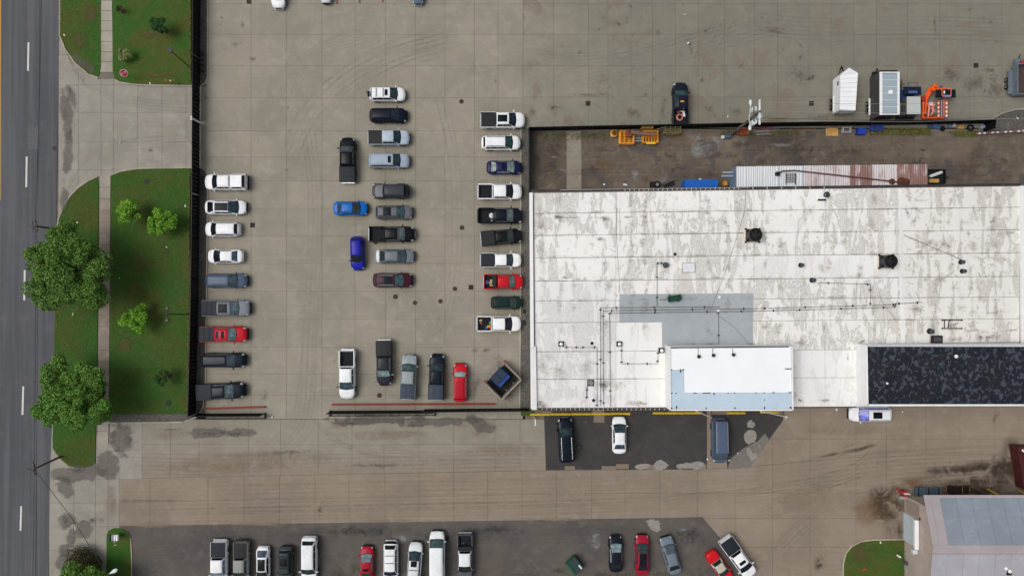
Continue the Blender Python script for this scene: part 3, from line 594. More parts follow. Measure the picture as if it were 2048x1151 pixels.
# white upper block
U = [at(*q, 8.8) for q in ((1340, 693), (1583, 692), (1585, 820), (1340, 820))]
ub = thing("upper_office_block", "raised white roof block with pale blue L-shaped strip in the middle of the warehouse", "building", (*((U[0] + U[2]) / 2).xy, 0))
m_bright = M((246, 248, 250), .5, 0, .02, .4, name="fresh_membrane"); m_pblue = ground_mat("pale_blue_membrane", C(192, 210, 224), C(184, 203, 218), C(200, 216, 228), 0, .02)
MB().prism([(q.x, q.y) for q in U], 0, 8.7).build("wall", m_trim, ub)
MB().prism([P2(*q, 8.8) for q in ((1342, 695), (1581, 694), (1583, 784), (1369, 785), (1368, 739), (1342, 739))], 8.7, 8.8).build("roof_sheet", m_bright, ub)
MB().prism([P2(*q, 8.8) for q in ((1342, 739.5), (1367.5, 739.5), (1368.5, 785.5), (1583, 784.5), (1583, 817), (1342, 817))], 8.7, 8.79).build("roof_sheet", m_pblue, ub)
for q in (((1339.5, 694), (1340.2, 820)), ((1340, 819), (1585, 819)), ((1583.5, 693), (1585, 820))): wallseg("rim", *q[0], *q[1], .16, 8.5, 8.92, m_trim, ub, 8.8)
wallseg("roof_joint", 1341, 695, 1577, 692.7, .14, 8.7, 8.83, M((40, 50, 62), .6, name="dark_joint"), ub, 8.8)
for (u, v, w, h) in ((1341.5, 739, 5, 1.8), (1366, 739, 4, 2), (1361, 741, 2.2, 6), (1343, 785.5, 4, 2), (1352, 786, 2.4, 2), (1390, 785.5, 6, 1.6), (1413, 785.3, 15, 1.6), (1428, 787, 1.8, 5), (1456, 785.5, 2.2, 1.6), (1469, 785.4, 3, 1.8), (1512, 785, 2.4, 1.6), (1528, 785, 2.4, 1.6), (1547, 784.5, 4, 1.8), (1580, 784.3, 5, 1.8), (1576, 737, 12, 1.8), (1343, 815.5, 3, 3), (1353, 814, 2, 6), (1412, 815.5, 2, 3), (1470, 815.3, 2, 3), (1529, 815, 2, 4), (1581, 814.5, 3, 3), (1529, 799, 1.6, 1.6)):
    c = at(u, v, 8.8); MB().box((c.x, c.y, 8.81), (w / 16, h / 16, .05)).build("seam_clamp", m_iron, ub)
# dark roofed block
U2 = [at(*q, 8.6) for q in ((1733, 690), (2120, 688), (2120, 811), (1735, 811))]
db = thing("dark_roof_block", "raised block with black ponded roof and white side wall at the warehouse's south-east", "building", (*((U2[0] + U2[2]) / 2).xy, 0))
MB().prism([(q.x, q.y) for q in U2], 0, 8.45).build("wall", m_trim, db)
g = G("black_ponded_roof"); p = g.pos()
a = g.noise(g.scale(p, (1.2, .85, 1)), 1.9, 4, .5, .8); b = g.noise(p, .25, 3, .5); c = g.noise(p, .5, 4, .6)
f = g.ss(g.ma('ADD', a, g.ma('MULTIPLY', g.ma('SUBTRACT', b, .5), .12)), .548, .572)
col = g.mix(g.ss(c, .4, .7), C(22, 28, 36), C(34, 34, 40)); col = g.mix(f, col, C(66, 72, 82)); g.put(g.b.inputs["Roughness"], .6)
m_pond = g.fin(col, .6, 0, .3)
for u0, u1 in ((1736, 1843), (1844, 1925), (1926, 2010), (2011, 2118)):
    MB().prism([P2(*q, 8.6) for q in ((u0, 693), (u1 + .7, 693), (u1 + .7, 808.5), (u0, 808.5))], 8.43, 8.5).build("roof_sheet", m_pond, db)
wallseg("rim", 1733.5, 691, 1735.5, 810, .16, 8.3, 8.62, m_trim, db, 8.6); wallseg("rim", 1734, 809.6, 2118, 809.6, .22, 8.3, 8.62, m_trim, db, 8.6); wallseg("rim", 1734, 691, 2118, 689, .22, 8.3, 8.62, M((196, 198, 200), .6, name="rim_grey"), db, 8.6)
# pale braces under the block
for u0, v0, u1, v1, l in ((1392, 821, 1426, 836, "white sloping brace pole beside the blue-grey van"), (1521, 821, 1572, 833, "white sloping brace pole at the last yellow stop")):
    a = at(u0, v0, 4.2); b = at(u1, v1, 0.0); t = thing("brace_pole", l, "pole", tuple(b), group="brace poles on the south wall")
    MB().tube(b, a, .07, 8).build("pole", m_trim, t); MB().tube(b, b + Vector((0, 0, .12)), .16, 10).build("foot", M((150, 60, 50) if u0 < 1400 else (220, 220, 216), .6), t)
# ---- roof fixtures
def on_roof(u, v, z=ZR + .01): return at(u, v, z)
def label_or(n): return n
def pipe_thing(pts, label, r=.026, z=ZR + .16, name="roof_pipe"):
    w = [at(u, v, z) for u, v in pts]; o = Vector((w[0].x, w[0].y, ZR + .01)); t = thing(name, label, "pipe", tuple(o), group="black pipes over the warehouse roof")
    for a, b in zip(w[:-1], w[1:]): MB().tube(a, b, r, 6).build("pipe", m_iron, t)
    for a, b in zip(w[:-1], w[1:]):
        L = (b - a).length; n = max(1, int(L / 5))
        for k in range(n + 1):
            q = a.lerp(b, (k + .5 * random.random()) / (n + .5)); MB().box((q.x, q.y, ZR + .08), (.26 if abs(b.y - a.y) > abs(b.x - a.x) else .12, .12 if abs(b.y - a.y) > abs(b.x - a.x) else .26, .14), rz=random.choice((0, 0, 0, .5))).build("support_block", m_black, t)
pipe_thing([(1201, 812), (1201, 615), (1440, 613.5)], "black gas pipe turning the outermost corner and ending by the green cart")
pipe_thing([(1207, 812), (1206, 621), (1507, 617), (1790, 609)], "black gas pipe in the middle of the three long parallel runs")
pipe_thing([(1221, 812), (1219, 626), (1507, 622), (1790, 614), (1791, 607), (1845, 604)], "black gas pipe on the inner corner running on past the white seam")
pipe_thing([(1194, 812), (1194, 695)], "short black pipe run west of the long parallel pipes"); pipe_thing([(1327, 526), (1314, 526), (1314, 613)], "thin black pipe dropping to the small vent above the green cart", .025)
pipe_thing([(1437, 623), (1437.5, 689)], "thin pipe crossing the grey coating to the white block", .022); pipe_thing([(1243, 693), (1243, 727), (1315, 727), (1316, 705)], "thin pipe looping between the two square vents", .022)
pipe_thing([(1126, 694), (1160, 694.5), (1192, 694)], "thin pipe from the westmost square vent", .02); pipe_thing([(1636, 565), (1741, 568), (1741, 611)], "thin bent pipe below the row of small vents", .022)
pipe_thing([(1173, 797), (1174, 771)], "short curved pipe below the coiled vent", .04)
def cable(pts, label, r=.014):
    w = [at(u, v, ZR + .05) for u, v in pts]; tag(MB().path(w, r, 4).build("roof_cable", m_iron), label, "cable", "loose cables on the warehouse roof")
cable([(1424, 612), (1450, 545), (1472, 480), (1490, 420), (1492, 380)], "thin dark cable running north from the grey coating"); cable([(1430, 625), (1470, 655), (1500, 690)], "thin cable crossing the grey coating to its corner")
cable([(1792, 640), (1762, 600), (1755, 570)], "thin cable beside the white drain"); cable([(1232, 388), (1233, 470), (1240, 590)], "thin dark cable hanging over the west roof sheets"); cable([(1808, 470), (1860, 492), (1925, 520)], "pale cable leading to the twin east vents", .03)
def fan(u, v, label):
    c = on_roof(u, v); t = thing("exhaust_fan", label, "exhaust fan", tuple(c), group="big exhaust fans")
    MB().bbox((c.x, c.y, ZR + .12), (1.95, 1.85, .2), .04).build("curb", M((222, 212, 200), .7), t)
    MB().bbox((c.x, c.y, ZR + .40), (1.6, 1.55, .36), .05).build("base", m_black, t)
    for a in (-1, 1):
        for b in (-1, 1): MB().tube((c.x + a * .85, c.y + b * .82, ZR + .22), (c.x + a * .85, c.y + b * .82, ZR + .5), .11, 8).build("corner_post", m_black, t)
    m = MB(); n = 24; r = .82; zt = ZR + 1.5
    m.tube((c.x, c.y, ZR + .58), (c.x, c.y, zt), r, n, cap=False); m.tube((c.x, c.y, zt), (c.x, c.y, ZR + .9), r * .93, n, r * .9, cap=False); m.torus((c.x, c.y, zt), r * .965, .04, n, 6); m.build("drum", M((52, 52, 56), .45, .3), t, smooth=True)
    m = MB(); m.tube((c.x, c.y, ZR + .8), (c.x, c.y, ZR + .95), .76, n); m.build("damper", m_black, t)
    MB().tube((c.x, c.y, ZR + .95), (c.x, c.y, ZR + 1.1), .14, 10).build("hub", m_iron, t)
    for k in range(5):
        a = k * 2 * math.pi / 5; MB().box((c.x + .42 * math.cos(a), c.y + .42 * math.sin(a), ZR + 1.04), (.6, .2, .03), rz=a).build("blade", m_iron, t)
fan(1503, 471, "large black round exhaust fan west of the pair"); fan(1769, 523, "large black round exhaust fan next to the bright roof seam")
def vent(u, v, label, r=.2, h=.6, ang=30, mat=None):
    c = on_roof(u, v); t = thing("roof_vent", label, "roof vent", tuple(c), group="small vents on the warehouse roof"); mat = mat or M((66, 74, 80), .5)
    MB().tube((c.x, c.y, ZR + .01), (c.x, c.y, ZR + .06), r * 1.5, 12).build("flange", m_black, t); MB().tube((c.x, c.y, ZR + .06), (c.x, c.y, ZR + h), r * .7, 12).build("stack", mat, t)
    MB().tube((c.x, c.y, ZR + h), (c.x, c.y, ZR + h + .1), r * 1.25, 14, r * .9).build("cap", mat, t, smooth=False)
for q in ((1331, 530, "small vent with hooked pipe left of the white hatch", .24), (1601, 530, "small round vent on the clean white strip", .2), (1624, 560, "small round vent at the start of the bent thin pipe", .22), (1921, 524, "upper of the twin small vents on the ponded east roof", .2), (1924, 542, "lower of the twin small vents on the ponded east roof", .2), (1859, 662, "small black vent with a ring beside the dark hatch", .24)): vent(*q)
for q in ((1184, 686, "tiny black vent beside the westmost square vent"), (1437, 622, "white round drain dome on the pipes of the grey coating"), (1439, 594, "small white drain dome above the long pipes"), (1780, 660, "white drain dome above the dark roof block"), (1350, 508, "tiny black roof drain above the white hatch"), (1187, 800, "tiny black vent by the south gutter")):
    c = on_roof(q[0], q[1]); wh = "white" in q[2][:14]
    t = thing("roof_drain", q[2], "roof drain", tuple(c), group="drain domes on the warehouse roof"); MB().tube((c.x, c.y, ZR + .01), (c.x, c.y, ZR + .05), .2, 12).build("ring", m_trim if wh else m_black, t); MB().dome((c.x, c.y, ZR + .05), .15, .14).build("dome", m_trim if wh else m_black, t, smooth=True)
for u, v, l in ((1122, 687, "square black vent with white dome, westmost"), (1238, 687, "square black vent with white dome between the pipes and the grey coating"), (1322, 700, "square black vent with white dome beside the white block")):
    c = on_roof(u, v); t = thing("square_vent", l, "roof vent", tuple(c), group="square vents with white domes"); MB().bbox((c.x, c.y, ZR + .15), (.66, .62, .28), .03).build("curb", m_black, t); MB().tube((c.x, c.y, ZR + .29), (c.x, c.y, ZR + .55), .15, 10).build("stack", m_iron, t); MB().dome((c.x, c.y, ZR + .5), .23, .16).build("dome", m_trim, t, smooth=True)
c = on_roof(1181, 765); t = thing("coiled_vent", "round grilled vent on a black square frame near the south gutter", "roof vent", tuple(c)); MB().bbox((c.x, c.y, ZR + .06), (.8, .8, .1), .02).build("frame", m_black, t)
MB().tube((c.x, c.y, ZR + .11), (c.x, c.y, ZR + .4), .32, 16).build("drum", m_fasc, t)
for r_ in (.28, .18, .08): MB().torus((c.x, c.y, ZR + .42), r_, .03, 16, 5).build("grille_ring", m_iron, t)
c = on_roof(1650, 390); t = thing("turbine_vent", "round turbine vent on a white base by the north gutter", "roof vent", tuple(c)); MB().bbox((c.x - .3, c.y - .1, ZR + .06), (1.3, .8, .1), .02).build("base", m_trim, t)
MB().tube((c.x, c.y, ZR + .11), (c.x, c.y, ZR + .5), .3, 16, .34).build("drum", M((140, 140, 140), .4, .5), t, smooth=True); MB().torus((c.x, c.y, ZR + .52), .3, .07, 16, 6).build("rim", m_black, t, smooth=True); MB().dome((c.x, c.y, ZR + .5), .13, .12).build("cap", m_black, t)
MB().box((c.x - .4, c.y - .62, ZR + .1), (1.0, .18, .16)).build("duct", m_black, t)
c = on_roof(1377, 535); t = thing("roof_hatch", "square white roof hatch above the green cart", "roof hatch", tuple(c)); MB().bbox((c.x, c.y, ZR + .09), (1.6, 1.2, .16), .03).build("curb", M((150, 140, 136), .7), t); MB().bbox((c.x, c.y, ZR + .2), (1.5, 1.1, .08), .03).build("lid", M((222, 224, 230), .5, 0, .1, 3), t)
c = on_roof(1872, 678, ZR + .01); t = thing("access_hatch", "dark square access hatch against the dark roof block", "roof hatch", tuple(c)); MB().bbox((c.x, c.y, ZR + .16), (1.35, .95, .3), .03).build("curb", m_black, t); MB().bbox((c.x, c.y, ZR + .33), (1.0, .6, .06), .02).build("lid", M((78, 74, 74), .6), t)
c = on_roof(1347, 596); t = thing("green_cart", "dark green cart with a long handle on the grey coating", "cart", tuple(c)); a = R(10)
mg = M((28, 74, 56), .5, 0, .25, 4); m = MB()
MB().bbox((c.x, c.y, ZR + .36), (1.6, .66, .10), .02, a).build("tray_floor", mg, t)
for s, d, q in (((0, .33), (1.6, .05, .35), 0), ((0, -.33), (1.6, .05, .35), 0), ((.78, 0), (.05, .62, .35), 0), ((-.78, 0), (.05, .62, .35), 0)):
    x, y = s; MB().box((c.x + x * math.cos(a) - y * math.sin(a), c.y + x * math.sin(a) + y * math.cos(a), ZR + .52), d, a).build("side_panel", mg, t)
MB().tube((c.x - .8, c.y - .14, ZR + .4), (c.x - 1.9, c.y - .2, ZR + .9), .03, 6).build("handle", mg, t)
for x in (-.55, .55):
    for y in (-.36, .36): MB().tube((c.x + x, c.y + y - .05, ZR + .16), (c.x + x, c.y + y + .05, ZR + .16), .15, 12).build("wheel", m_black, t)
c = on_roof(1903, 648); t = thing("pipe_rack", "black open frame with two long rails lying on the ponded east roof", "metal frame", tuple(c))
for y in (-.52, .52): MB().box((c.x, c.y + y, ZR + .1), (2.4, .1, .1)).build("rail", m_black, t)
for x, r_ in ((-.98, 0), (-.45, .16)): MB().box((c.x + x, c.y, ZR + .16), (.08, 1.1, .06), -r_).build("cross_bar", m_black, t)
MB().box((c.x + .5, c.y + .05, ZR + .05), (.7, .06, .05), .35).build("loose_bar", m_iron, t)
for x in (-1.2, 1.2):
    for y in (-.52, .52): MB().tube((c.x + x, c.y + y, ZR + .01), (c.x + x, c.y + y, ZR + .2), .09, 8).build("foot", m_black, t)
for u, v, l in ((1396, 712, "westmost black vent cap on the white block"), (1425, 709.5, "middle black vent cap on the white block"), (1465, 708.5, "eastmost black vent cap on the white block")):
    c = at(u, v, 8.8); t = thing("block_vent", l, "roof vent", tuple(c), group="vent caps on the white block"); MB().tube((c.x, c.y, 8.8), (c.x, c.y, 9.25), .12, 10).build("stack", m_iron, t); MB().dome((c.x, c.y, 9.22), .22, .14).build("cap", m_iron, t, smooth=True)
    MB().box((c.x, c.y + .55, 8.84), (.07, .85, .06)).build("cable_duct", M((150, 156, 162), .5), t)
for u, v, l in ((1912, 712, "white vent dome in the middle of the black roof"), (1774, 766, "small white vent dome on the west of the black roof")):
    c = at(u, v, 8.51); t = thing("white_dome_vent", l, "roof vent", tuple(c), group="white domes on the black roof"); MB().tube((c.x, c.y, 8.5), (c.x, c.y, 8.6), .22 if u > 1800 else .14, 12).build("base", m_trim, t); MB().dome((c.x, c.y, 8.6), .2 if u > 1800 else .12, .15).build("dome", m_trim, t, smooth=True)
# dirt on the roofs
mk = Marks("roof_grime", alpha_mat("roof_grime", (84, 74, 64), .8, 'blob'), ZR + .04)
def rk(q, z): mk.k += 0; mk.quad(q[0], q[1], *q[2:])
for q in ((1080, 808, 46, 26, -20), (1065, 800, 30, 40, 0), (1275, 806, 60, 18, 0), (1910, 678, 60, 16, 5), (1980, 675, 90, 22, 0), (1960, 672, 40, 16, 0), (1725, 682, 34, 10, 30), (2020, 660, 50, 10, 5), (1380, 688, 70, 8, 0), (1420, 688, 50, 8, 0), (1500, 688, 30, 8, 0), (1600, 685, 50, 20, 0), (1590, 790, 16, 20, 0), (1604, 802, 14, 10, 0), (1600, 800, 10, 12, 0), (1696, 716, 5, 16, 0),
          (1130, 555, 26, 12, 0), (1115, 433, 24, 10, 0), (1200, 478, 30, 12, 0), (1285, 432, 22, 10, 0), (1212, 437, 30, 16, 0), (1415, 427, 26, 8, 0), (1205, 770, 30, 60, 0), (1980, 625, 40, 8, 0), (1620, 420, 40, 26, 0), (1500, 495, 26, 20, 0), (1700, 688, 10, 6, 0), (1650, 800, 60, 10, 0)): mk.quad(*q)
mk.done()
mk = Marks("roof_dust", alpha_mat("roof_dust", (172, 162, 150), .6, 'blob'), ZR + .06)
for j, u in enumerate((1120, 1150, 1214, 1262, 1288, 1330, 1418, 1455, 1480, 1532, 1560, 1608, 1645, 1662, 1690, 1718, 1745, 1830, 1870, 1900, 1945, 1990)):
    for i in range(7):
        v = 400 + i * 43 + random.uniform(-8, 8)
        if random.random() < .72: mk.quad(u + random.uniform(-4, 4), v, random.uniform(10, 28), random.uniform(34, 62), random.uniform(-12, 12))
for i in range(60): mk.quad(random.uniform(1830, 2030), random.uniform(400, 680), random.uniform(10, 50), random.uniform(8, 24), random.uniform(-20, 20))
for v in (427, 471, 516, 562, 602):
    for u in range(1090, 1790, 60): mk.quad(u + random.uniform(-20, 20), v - 10 * (u - 1066) / 980 - 2, random.uniform(30, 90), random.uniform(5, 12), 0)
for q in ((1085, 500, 22, 240, 0), (1080, 440, 20, 120, 0), (1090, 740, 44, 140, 0), (1120, 740, 50, 60, 0), (1170, 735, 60, 80, 0), (1230, 770, 60, 30, 0)): mk.quad(*q)
mk.done()
mk = Marks("seam_grime", alpha_mat("seam_grime", (104, 96, 88), .75, 'streak'), ZR + .085)
for v in rowsL[1:-1]:
    for u in range(1070, 2030, 70):
        if random.random() < .8:
            f_ = lambda u, v: v - 14 * (u - 1066) / 980 * (1 - (v - 386) / 430.0) - 4 * (u - 1066) / 980 * ((v - 386) / 430.0)
            if (v < 700 or u < 1300) and not (1200 < u < 1510 and 590 < v < 700): mk.strip([(u, f_(u, v)), (u + 35, f_(u + 35, v)), (u + 68, f_(u + 68, v))], random.uniform(1.2, 3.4))
mk.done()
mk = Marks("ceiling_pools", alpha_mat("drain_pool", (128, 118, 106), .9, 'blob'), ZR + .11); mk.name = "drain_pools"
for q in ((1131, 555, 30, 12, 0), (1118, 434, 26, 12, 0), (1285, 432, 26, 12, 0), (1140, 435, 60, 6, 0), (1192, 435, 50, 6, 0), (1260, 434, 60, 5, 0), (1830, 440, 30, 26, 50), (1815, 425, 12, 40, 20)): mk.quad(*q)
mk.done()

# ---- south-east building with a gable roof
e = 4.5; rz_ = 6.4
m_pink = ground_mat("stucco", C(180, 166, 156), C(168, 154, 144), C(190, 178, 168), 0, .06); m_rf = ground_mat("grey_roll_roofing", C(143, 151, 162), C(134, 142, 153), C(153, 160, 170), .02, .06, .2); m_rf2 = ground_mat("pale_roll_roofing", C(172, 172, 178), C(164, 162, 168), C(180, 180, 186), .02, .04, .1)
m_rf3 = ground_mat("pinkish_roofing", C(170, 162, 164), C(162, 154, 156), C(178, 172, 174), .02, .04)
cn = at(1849, 992, e); xw = cn.x; yn = cn.y; yr = at(1860, 1092, rz_).y; ys_ = yr - 15; xe = xw + 30; ynw = at(1849, 989, 0).y; ysw = ys_ + .6; zw = rz_ + (e - rz_) * (ynw - yr) / (yn - yr) - .06
sb = thing("gabled_building", "grey gable-roofed building with pinkish walls and a white roll-up door", "building", ((xw + xe) / 2, yr, 0))
m = MB(); m.add([(x, y, z) for x in (xw, xe) for y, z in ((ynw, 0), (ynw, zw), (yr, rz_ - .06), (ysw, e + .02), (ysw, 0))], [(0, 1, 2, 3, 4), (9, 8, 7, 6, 5), (0, 5, 6, 1), (1, 6, 7, 2), (2, 7, 8, 3), (3, 8, 9, 4)]); m.build("wall", m_pink, sb)
def slope(x0, x1, t0, t1, side, mat, name="roof_sheet", lift=0.0):
    y0 = yr; y1 = (yn if side > 0 else ys_); f = lambda t: (y0 + (y1 - y0) * t, rz_ + (e - rz_) * t + lift)
    (ya_, za), (yb_, zb) = f(t0), f(t1); MB().add([(x0, ya_, za - .05), (x1, ya_, za - .05), (x1, yb_, zb - .05), (x0, yb_, zb - .05), (x0, ya_, za), (x1, ya_, za), (x1, yb_, zb), (x0, yb_, zb)], [(0, 1, 2, 3), (4, 5, 6, 7), (0, 1, 5, 4), (1, 2, 6, 5), (2, 3, 7, 6), (3, 0, 4, 7)]).build(name, mat, sb)
slope(xw - .1, xw + .75, .03, 1.03, 1, m_rf3); slope(xw + .78, xw + 1.9, .03, 1.03, 1, m_rf3)
xx = xw + 1.93
while xx < xe: slope(xx, xx + 1.95, .03, .97, 1, m_rf); xx += 1.98
slope(xw - .1, xe, -.03, .028, 1, m_rf3, "ridge_cap", .02); slope(xw - .1, xe, .0, .06, -1, m_rf3, "ridge_cap", .02)
xx = xw - .1
while xx < xe: slope(xx, xx + 1.95, .065, 1.02, -1, m_rf2); xx += 1.98
slope(xw + 1.9, xe, .972, 1.03, 1, m_rf3, "eave_strip")
yd0 = at(1812, 1023, .0).y; yd1 = at(1812, 1078, 0).y
MB().box((xw - .06, (yd0 + yd1) / 2, 1.55), (.1, yd0 - yd1, 3.1)).build("roll_up_door", M((186, 196, 202), .5, 0, .06, 1), sb)
MB().bbox((xw - .3, (yd0 + yd1) / 2, 3.3), (.5, yd0 - yd1 + .15, .5), .1).build("door_hood", m_trim, sb)
MB().bbox((xw - .35, yd1 - .45, 3.0), (.6, .6, .5), .08).build("hood_motor", M((205, 210, 214), .5), sb)
MB().box((xw - .03, ynw - 1.2, 2.0), (.06, 1.7, 3.0)).build("wall_panel", M((150, 134, 124), .8), sb); MB().box((xw - .05, ynw - 2.0, 3.6), (.09, .3, .2)).build("lamp_box", m_black, sb)
c = at(2013, 1140, 5.5); MB().bbox((c.x, c.y, 5.75), (.7, .8, .5), .05).build("chimney", m_black, sb)
c = at(2021, 1142, 6.1); MB().dome((c.x, c.y, 6.0), .25, .2).build("vent_cap", m_trim, sb)
MB().dome((at(2013, 1136, 6.1).x, at(2013, 1136, 6.1).y, 6.0), .22, .2).build("vent_cap", m_trim, sb)
# corrugated storage shed / containers behind the warehouse
zc = 3.2
def corr(name, base, rust, amt, seed):
    g = G(name); p = g.pos(); n = g.noise(g.scale(p, (1.6, .22, 1), (seed, 0, 0)), 1.0, 5, .65, .3); b = g.noise(g.scale(p, (.5, .5, 1), (seed, 3, 0)), 1, 4, .6)
    col = g.mix(g.ma('MULTIPLY', g.ss(g.ma('ADD', g.ma('MULTIPLY', n, .6), g.ma('MULTIPLY', b, .4)), .62 - amt * .25, .78 - amt * .25), min(1, .35 + amt * .5)), base, rust)
    c = g.noise(p, 3, 4, .7); col = g.mix(g.ma('MULTIPLY', g.ss(c, .58, .75), .3), col, C(120, 110, 104)); return g.fin(col, .65, 0, .25)
m_c1 = corr("white_corrugated", C(212, 216, 220), C(170, 150, 144), .0, 0); m_c2 = corr("pinkish_corrugated", C(206, 200, 202), C(152, 122, 116), .65, 5); m_c3 = corr("rusty_corrugated", C(200, 190, 190), C(128, 90, 80), 1.1, 9)
a = at(1473, 333, zc); b = at(1856, 328, zc); d = at(1474, 378, zc)
sh = thing("corrugated_shed", "long white and rusty corrugated shed along the warehouse's north side", "shed", ((a.x + b.x) / 2, (a.y + d.y) / 2, 0))
m_blueend = M((118, 136, 160), .6, 0, .12, 2, name="blue_grey_steel")
MB().prism([(a.x, a.y), (b.x, b.y), (b.x, d.y), (a.x, d.y)], 0, zc - .06).build("wall", m_blueend, sh)
panels = [1473, 1511, 1559, 1607, 1653, 1700, 1744, 1794, 1856]
for i, (u0, u1) in enumerate(zip(panels[:-1], panels[1:])):
    x0 = at(u0, 350, zc).x + .03; x1 = at(u1, 350, zc).x - .03; n = int((x1 - x0) / .14); mt = m_c1 if i < 3 else (m_c2 if i in (3, 4, 6) else m_c3)
    y1 = a.y + (b.y - a.y) * ((x0 + x1) / 2 - a.x) / (b.x - a.x); X = np.linspace(x0, x1, n)
    MB().grid(lambda x, y: (x, y, zc + .05 * (1 if int(round((x - x0) / .14)) % 2 else -1)), list(X), [d.y, y1], True).build("roof_panel", mt, sh)
for u0, v0, u1, v1 in ((1554, 349, 1564, 342), (1564, 342, 1590, 341), (1590, 341, 1700, 353), (1700, 353, 1815, 366)):
    p, q = at(u0, v0, zc + .25), at(u1, v1, zc + .25); MB().tube(p, q, .09, 8).build("brown_pipe", M((92, 58, 54), .6, 0, .2, 3), sh)
p = at(1554, 348, zc + .1); MB().bbox((p.x, p.y, zc + .3), (.5, .5, .5), .06).build("pipe_box", m_black, sh)
for u in (1572, 1591):
    p, q = at(u, 346, zc + .2), at(u, 369, zc + .2); MB().tube(p, q, .06, 6).build("rack_bar", m_black, sh)
for v in (348, 352, 356, 360, 364):
    p, q = at(1571, v, zc + .2), at(1592, v, zc + .2); MB().tube(p, q, .035, 6).build("rack_bar", M((84, 60, 52), .6), sh)
for u in (1576, 1581, 1586): p, q = at(u, 346, zc + .2), at(u, 365, zc + .2); MB().tube(p, q, .03, 6).build("rack_bar", M((84, 60, 52), .6), sh)
for u, v, r_ in ((1803, 363, .55), (1812, 364, .5), (1784, 363, .4)):
    p = at(u, v, zc + .05); MB().dome((p.x, p.y, zc + .03), r_, .35, 10).build("rusty_cap", M((88, 52, 38), .9, 0, .4, 4), sh)
for v, w in ((344, .9), (351, 1.0)): p = at(1460, v, 2.6); MB().tube((p.x + .5, p.y, 2.3), (p.x - w, p.y, 2.3), .12, 10).build("wall_pipe", M((150, 168, 182), .5), sh)
# ================================================================ FENCES AND GATES
m_fence = M((20, 22, 25), .8, 0, .25, 2, spec=.1, name="black_slats")
def fence(label, pts, z=0.0, h=2.3, post=3.0, name="privacy_fence", group="black privacy fences"):
    """vertical slatted panels between posts; each panel and post a part"""
    P = [Vector((*P2(u, v), z)) for u, v in pts]; t = thing(name, label, "fence", tuple(sum(P, Vector()) / len(P)), group=group)
    for a, b in zip(P[:-1], P[1:]):
        L = (b - a).length; n = max(1, round(L / post)); d = (b - a) / n; dn = d.normalized(); o = Vector((-dn.y, dn.x, 0)); ang = math.atan2(dn.y, dn.x)
        for i in range(n):
            s = a + d * i; e_ = s + d; m = MB(); k = max(2, int(d.length / .25)); w = d.length / k
            for j in range(k):
                c = s + dn * (w * (j + .5)); off = .012 if j % 2 else -.012; m.box((c.x + o.x * off, c.y + o.y * off, z + h / 2), (w * .97, .03, h - .12), ang)
            m.build("fence_panel", m_fence, t)
            MB().tube((s.x, s.y, z - .05), (s.x, s.y, z + h + .04), .05, 6).build("post", m_black, t)
            MB().box(((s.x + e_.x) / 2, (s.y + e_.y) / 2, z + h - .03), (d.length, .06, .05), ang).build("top_rail", m_black, t)
        MB().tube((b.x, b.y, z - .05), (b.x, b.y, z + h + .04), .05, 6).build("post", m_black, t)
    return t
fence("black slatted fence north of the driveway gate beside the front lawn", [(402, -60), (400.5, 118)]); fence("black slatted fence along the main lawn down to the south-west corner", [(399.5, 392), (397, 600), (391.5, 826)])
def swing(label, pts):
    t = fence(label, pts, name="driveway_gate", group="black driveway gates"); t["category"] = "gate"; a = at(*pts[0], 0); b = at(*pts[1], 0)
    for q in (a.lerp(b, .12), a.lerp(b, .88)): MB().bbox((q.x - .06, q.y, 1.9), (.1, .35, .2), .02).build("hinge", M((70, 72, 76), .4, .6), t)
swing("northern leaf of the black driveway gate", [(400.5, 120), (400, 243)]); swing("southern leaf of the black driveway gate", [(400, 247), (399.5, 390)])
for i, (v, l) in enumerate(((243, "gate latch post, northern of the pair at the driveway gap"), (247.5, "gate latch post, southern of the pair at the driveway gap"))):
    c = at(400, v); t = thing("latch_post", l, "post", tuple(c)); MB().tube((c.x, c.y, 0), (c.x, c.y, 2.4), .07, 8).build("post", M((120, 122, 124), .4, .5), t); MB().bbox((c.x, c.y, 2.46), (.2, .2, .14), .03).build("cap", m_trim, t)
# brackets / rollers at both gate ends
for k, (v0, l) in enumerate(((128, "cluster of black gate rollers at the north gate post"), (372, "cluster of black gate rollers at the south gate post"))):
    c = at(409, v0); t = thing("gate_roller_set", l, "gate hardware", tuple(c), group="gate roller sets")
    for j in range(4): MB().tube((c.x - .1, c.y - 1.1 + j * .75, 0), (c.x - .1, c.y - 1.1 + j * .75, .9 + .2 * (j % 2)), .07, 8).build("roller_post", m_black, t)
    for j in range(4): MB().torus((c.x + .1, c.y - 1.0 + j * .75, .7), .13, .05, 10, 6).build("roller", m_black, t)
    MB().box((c.x - .25, c.y, .6), (.06, 3.0, .08)).build("rail", m_black, t)
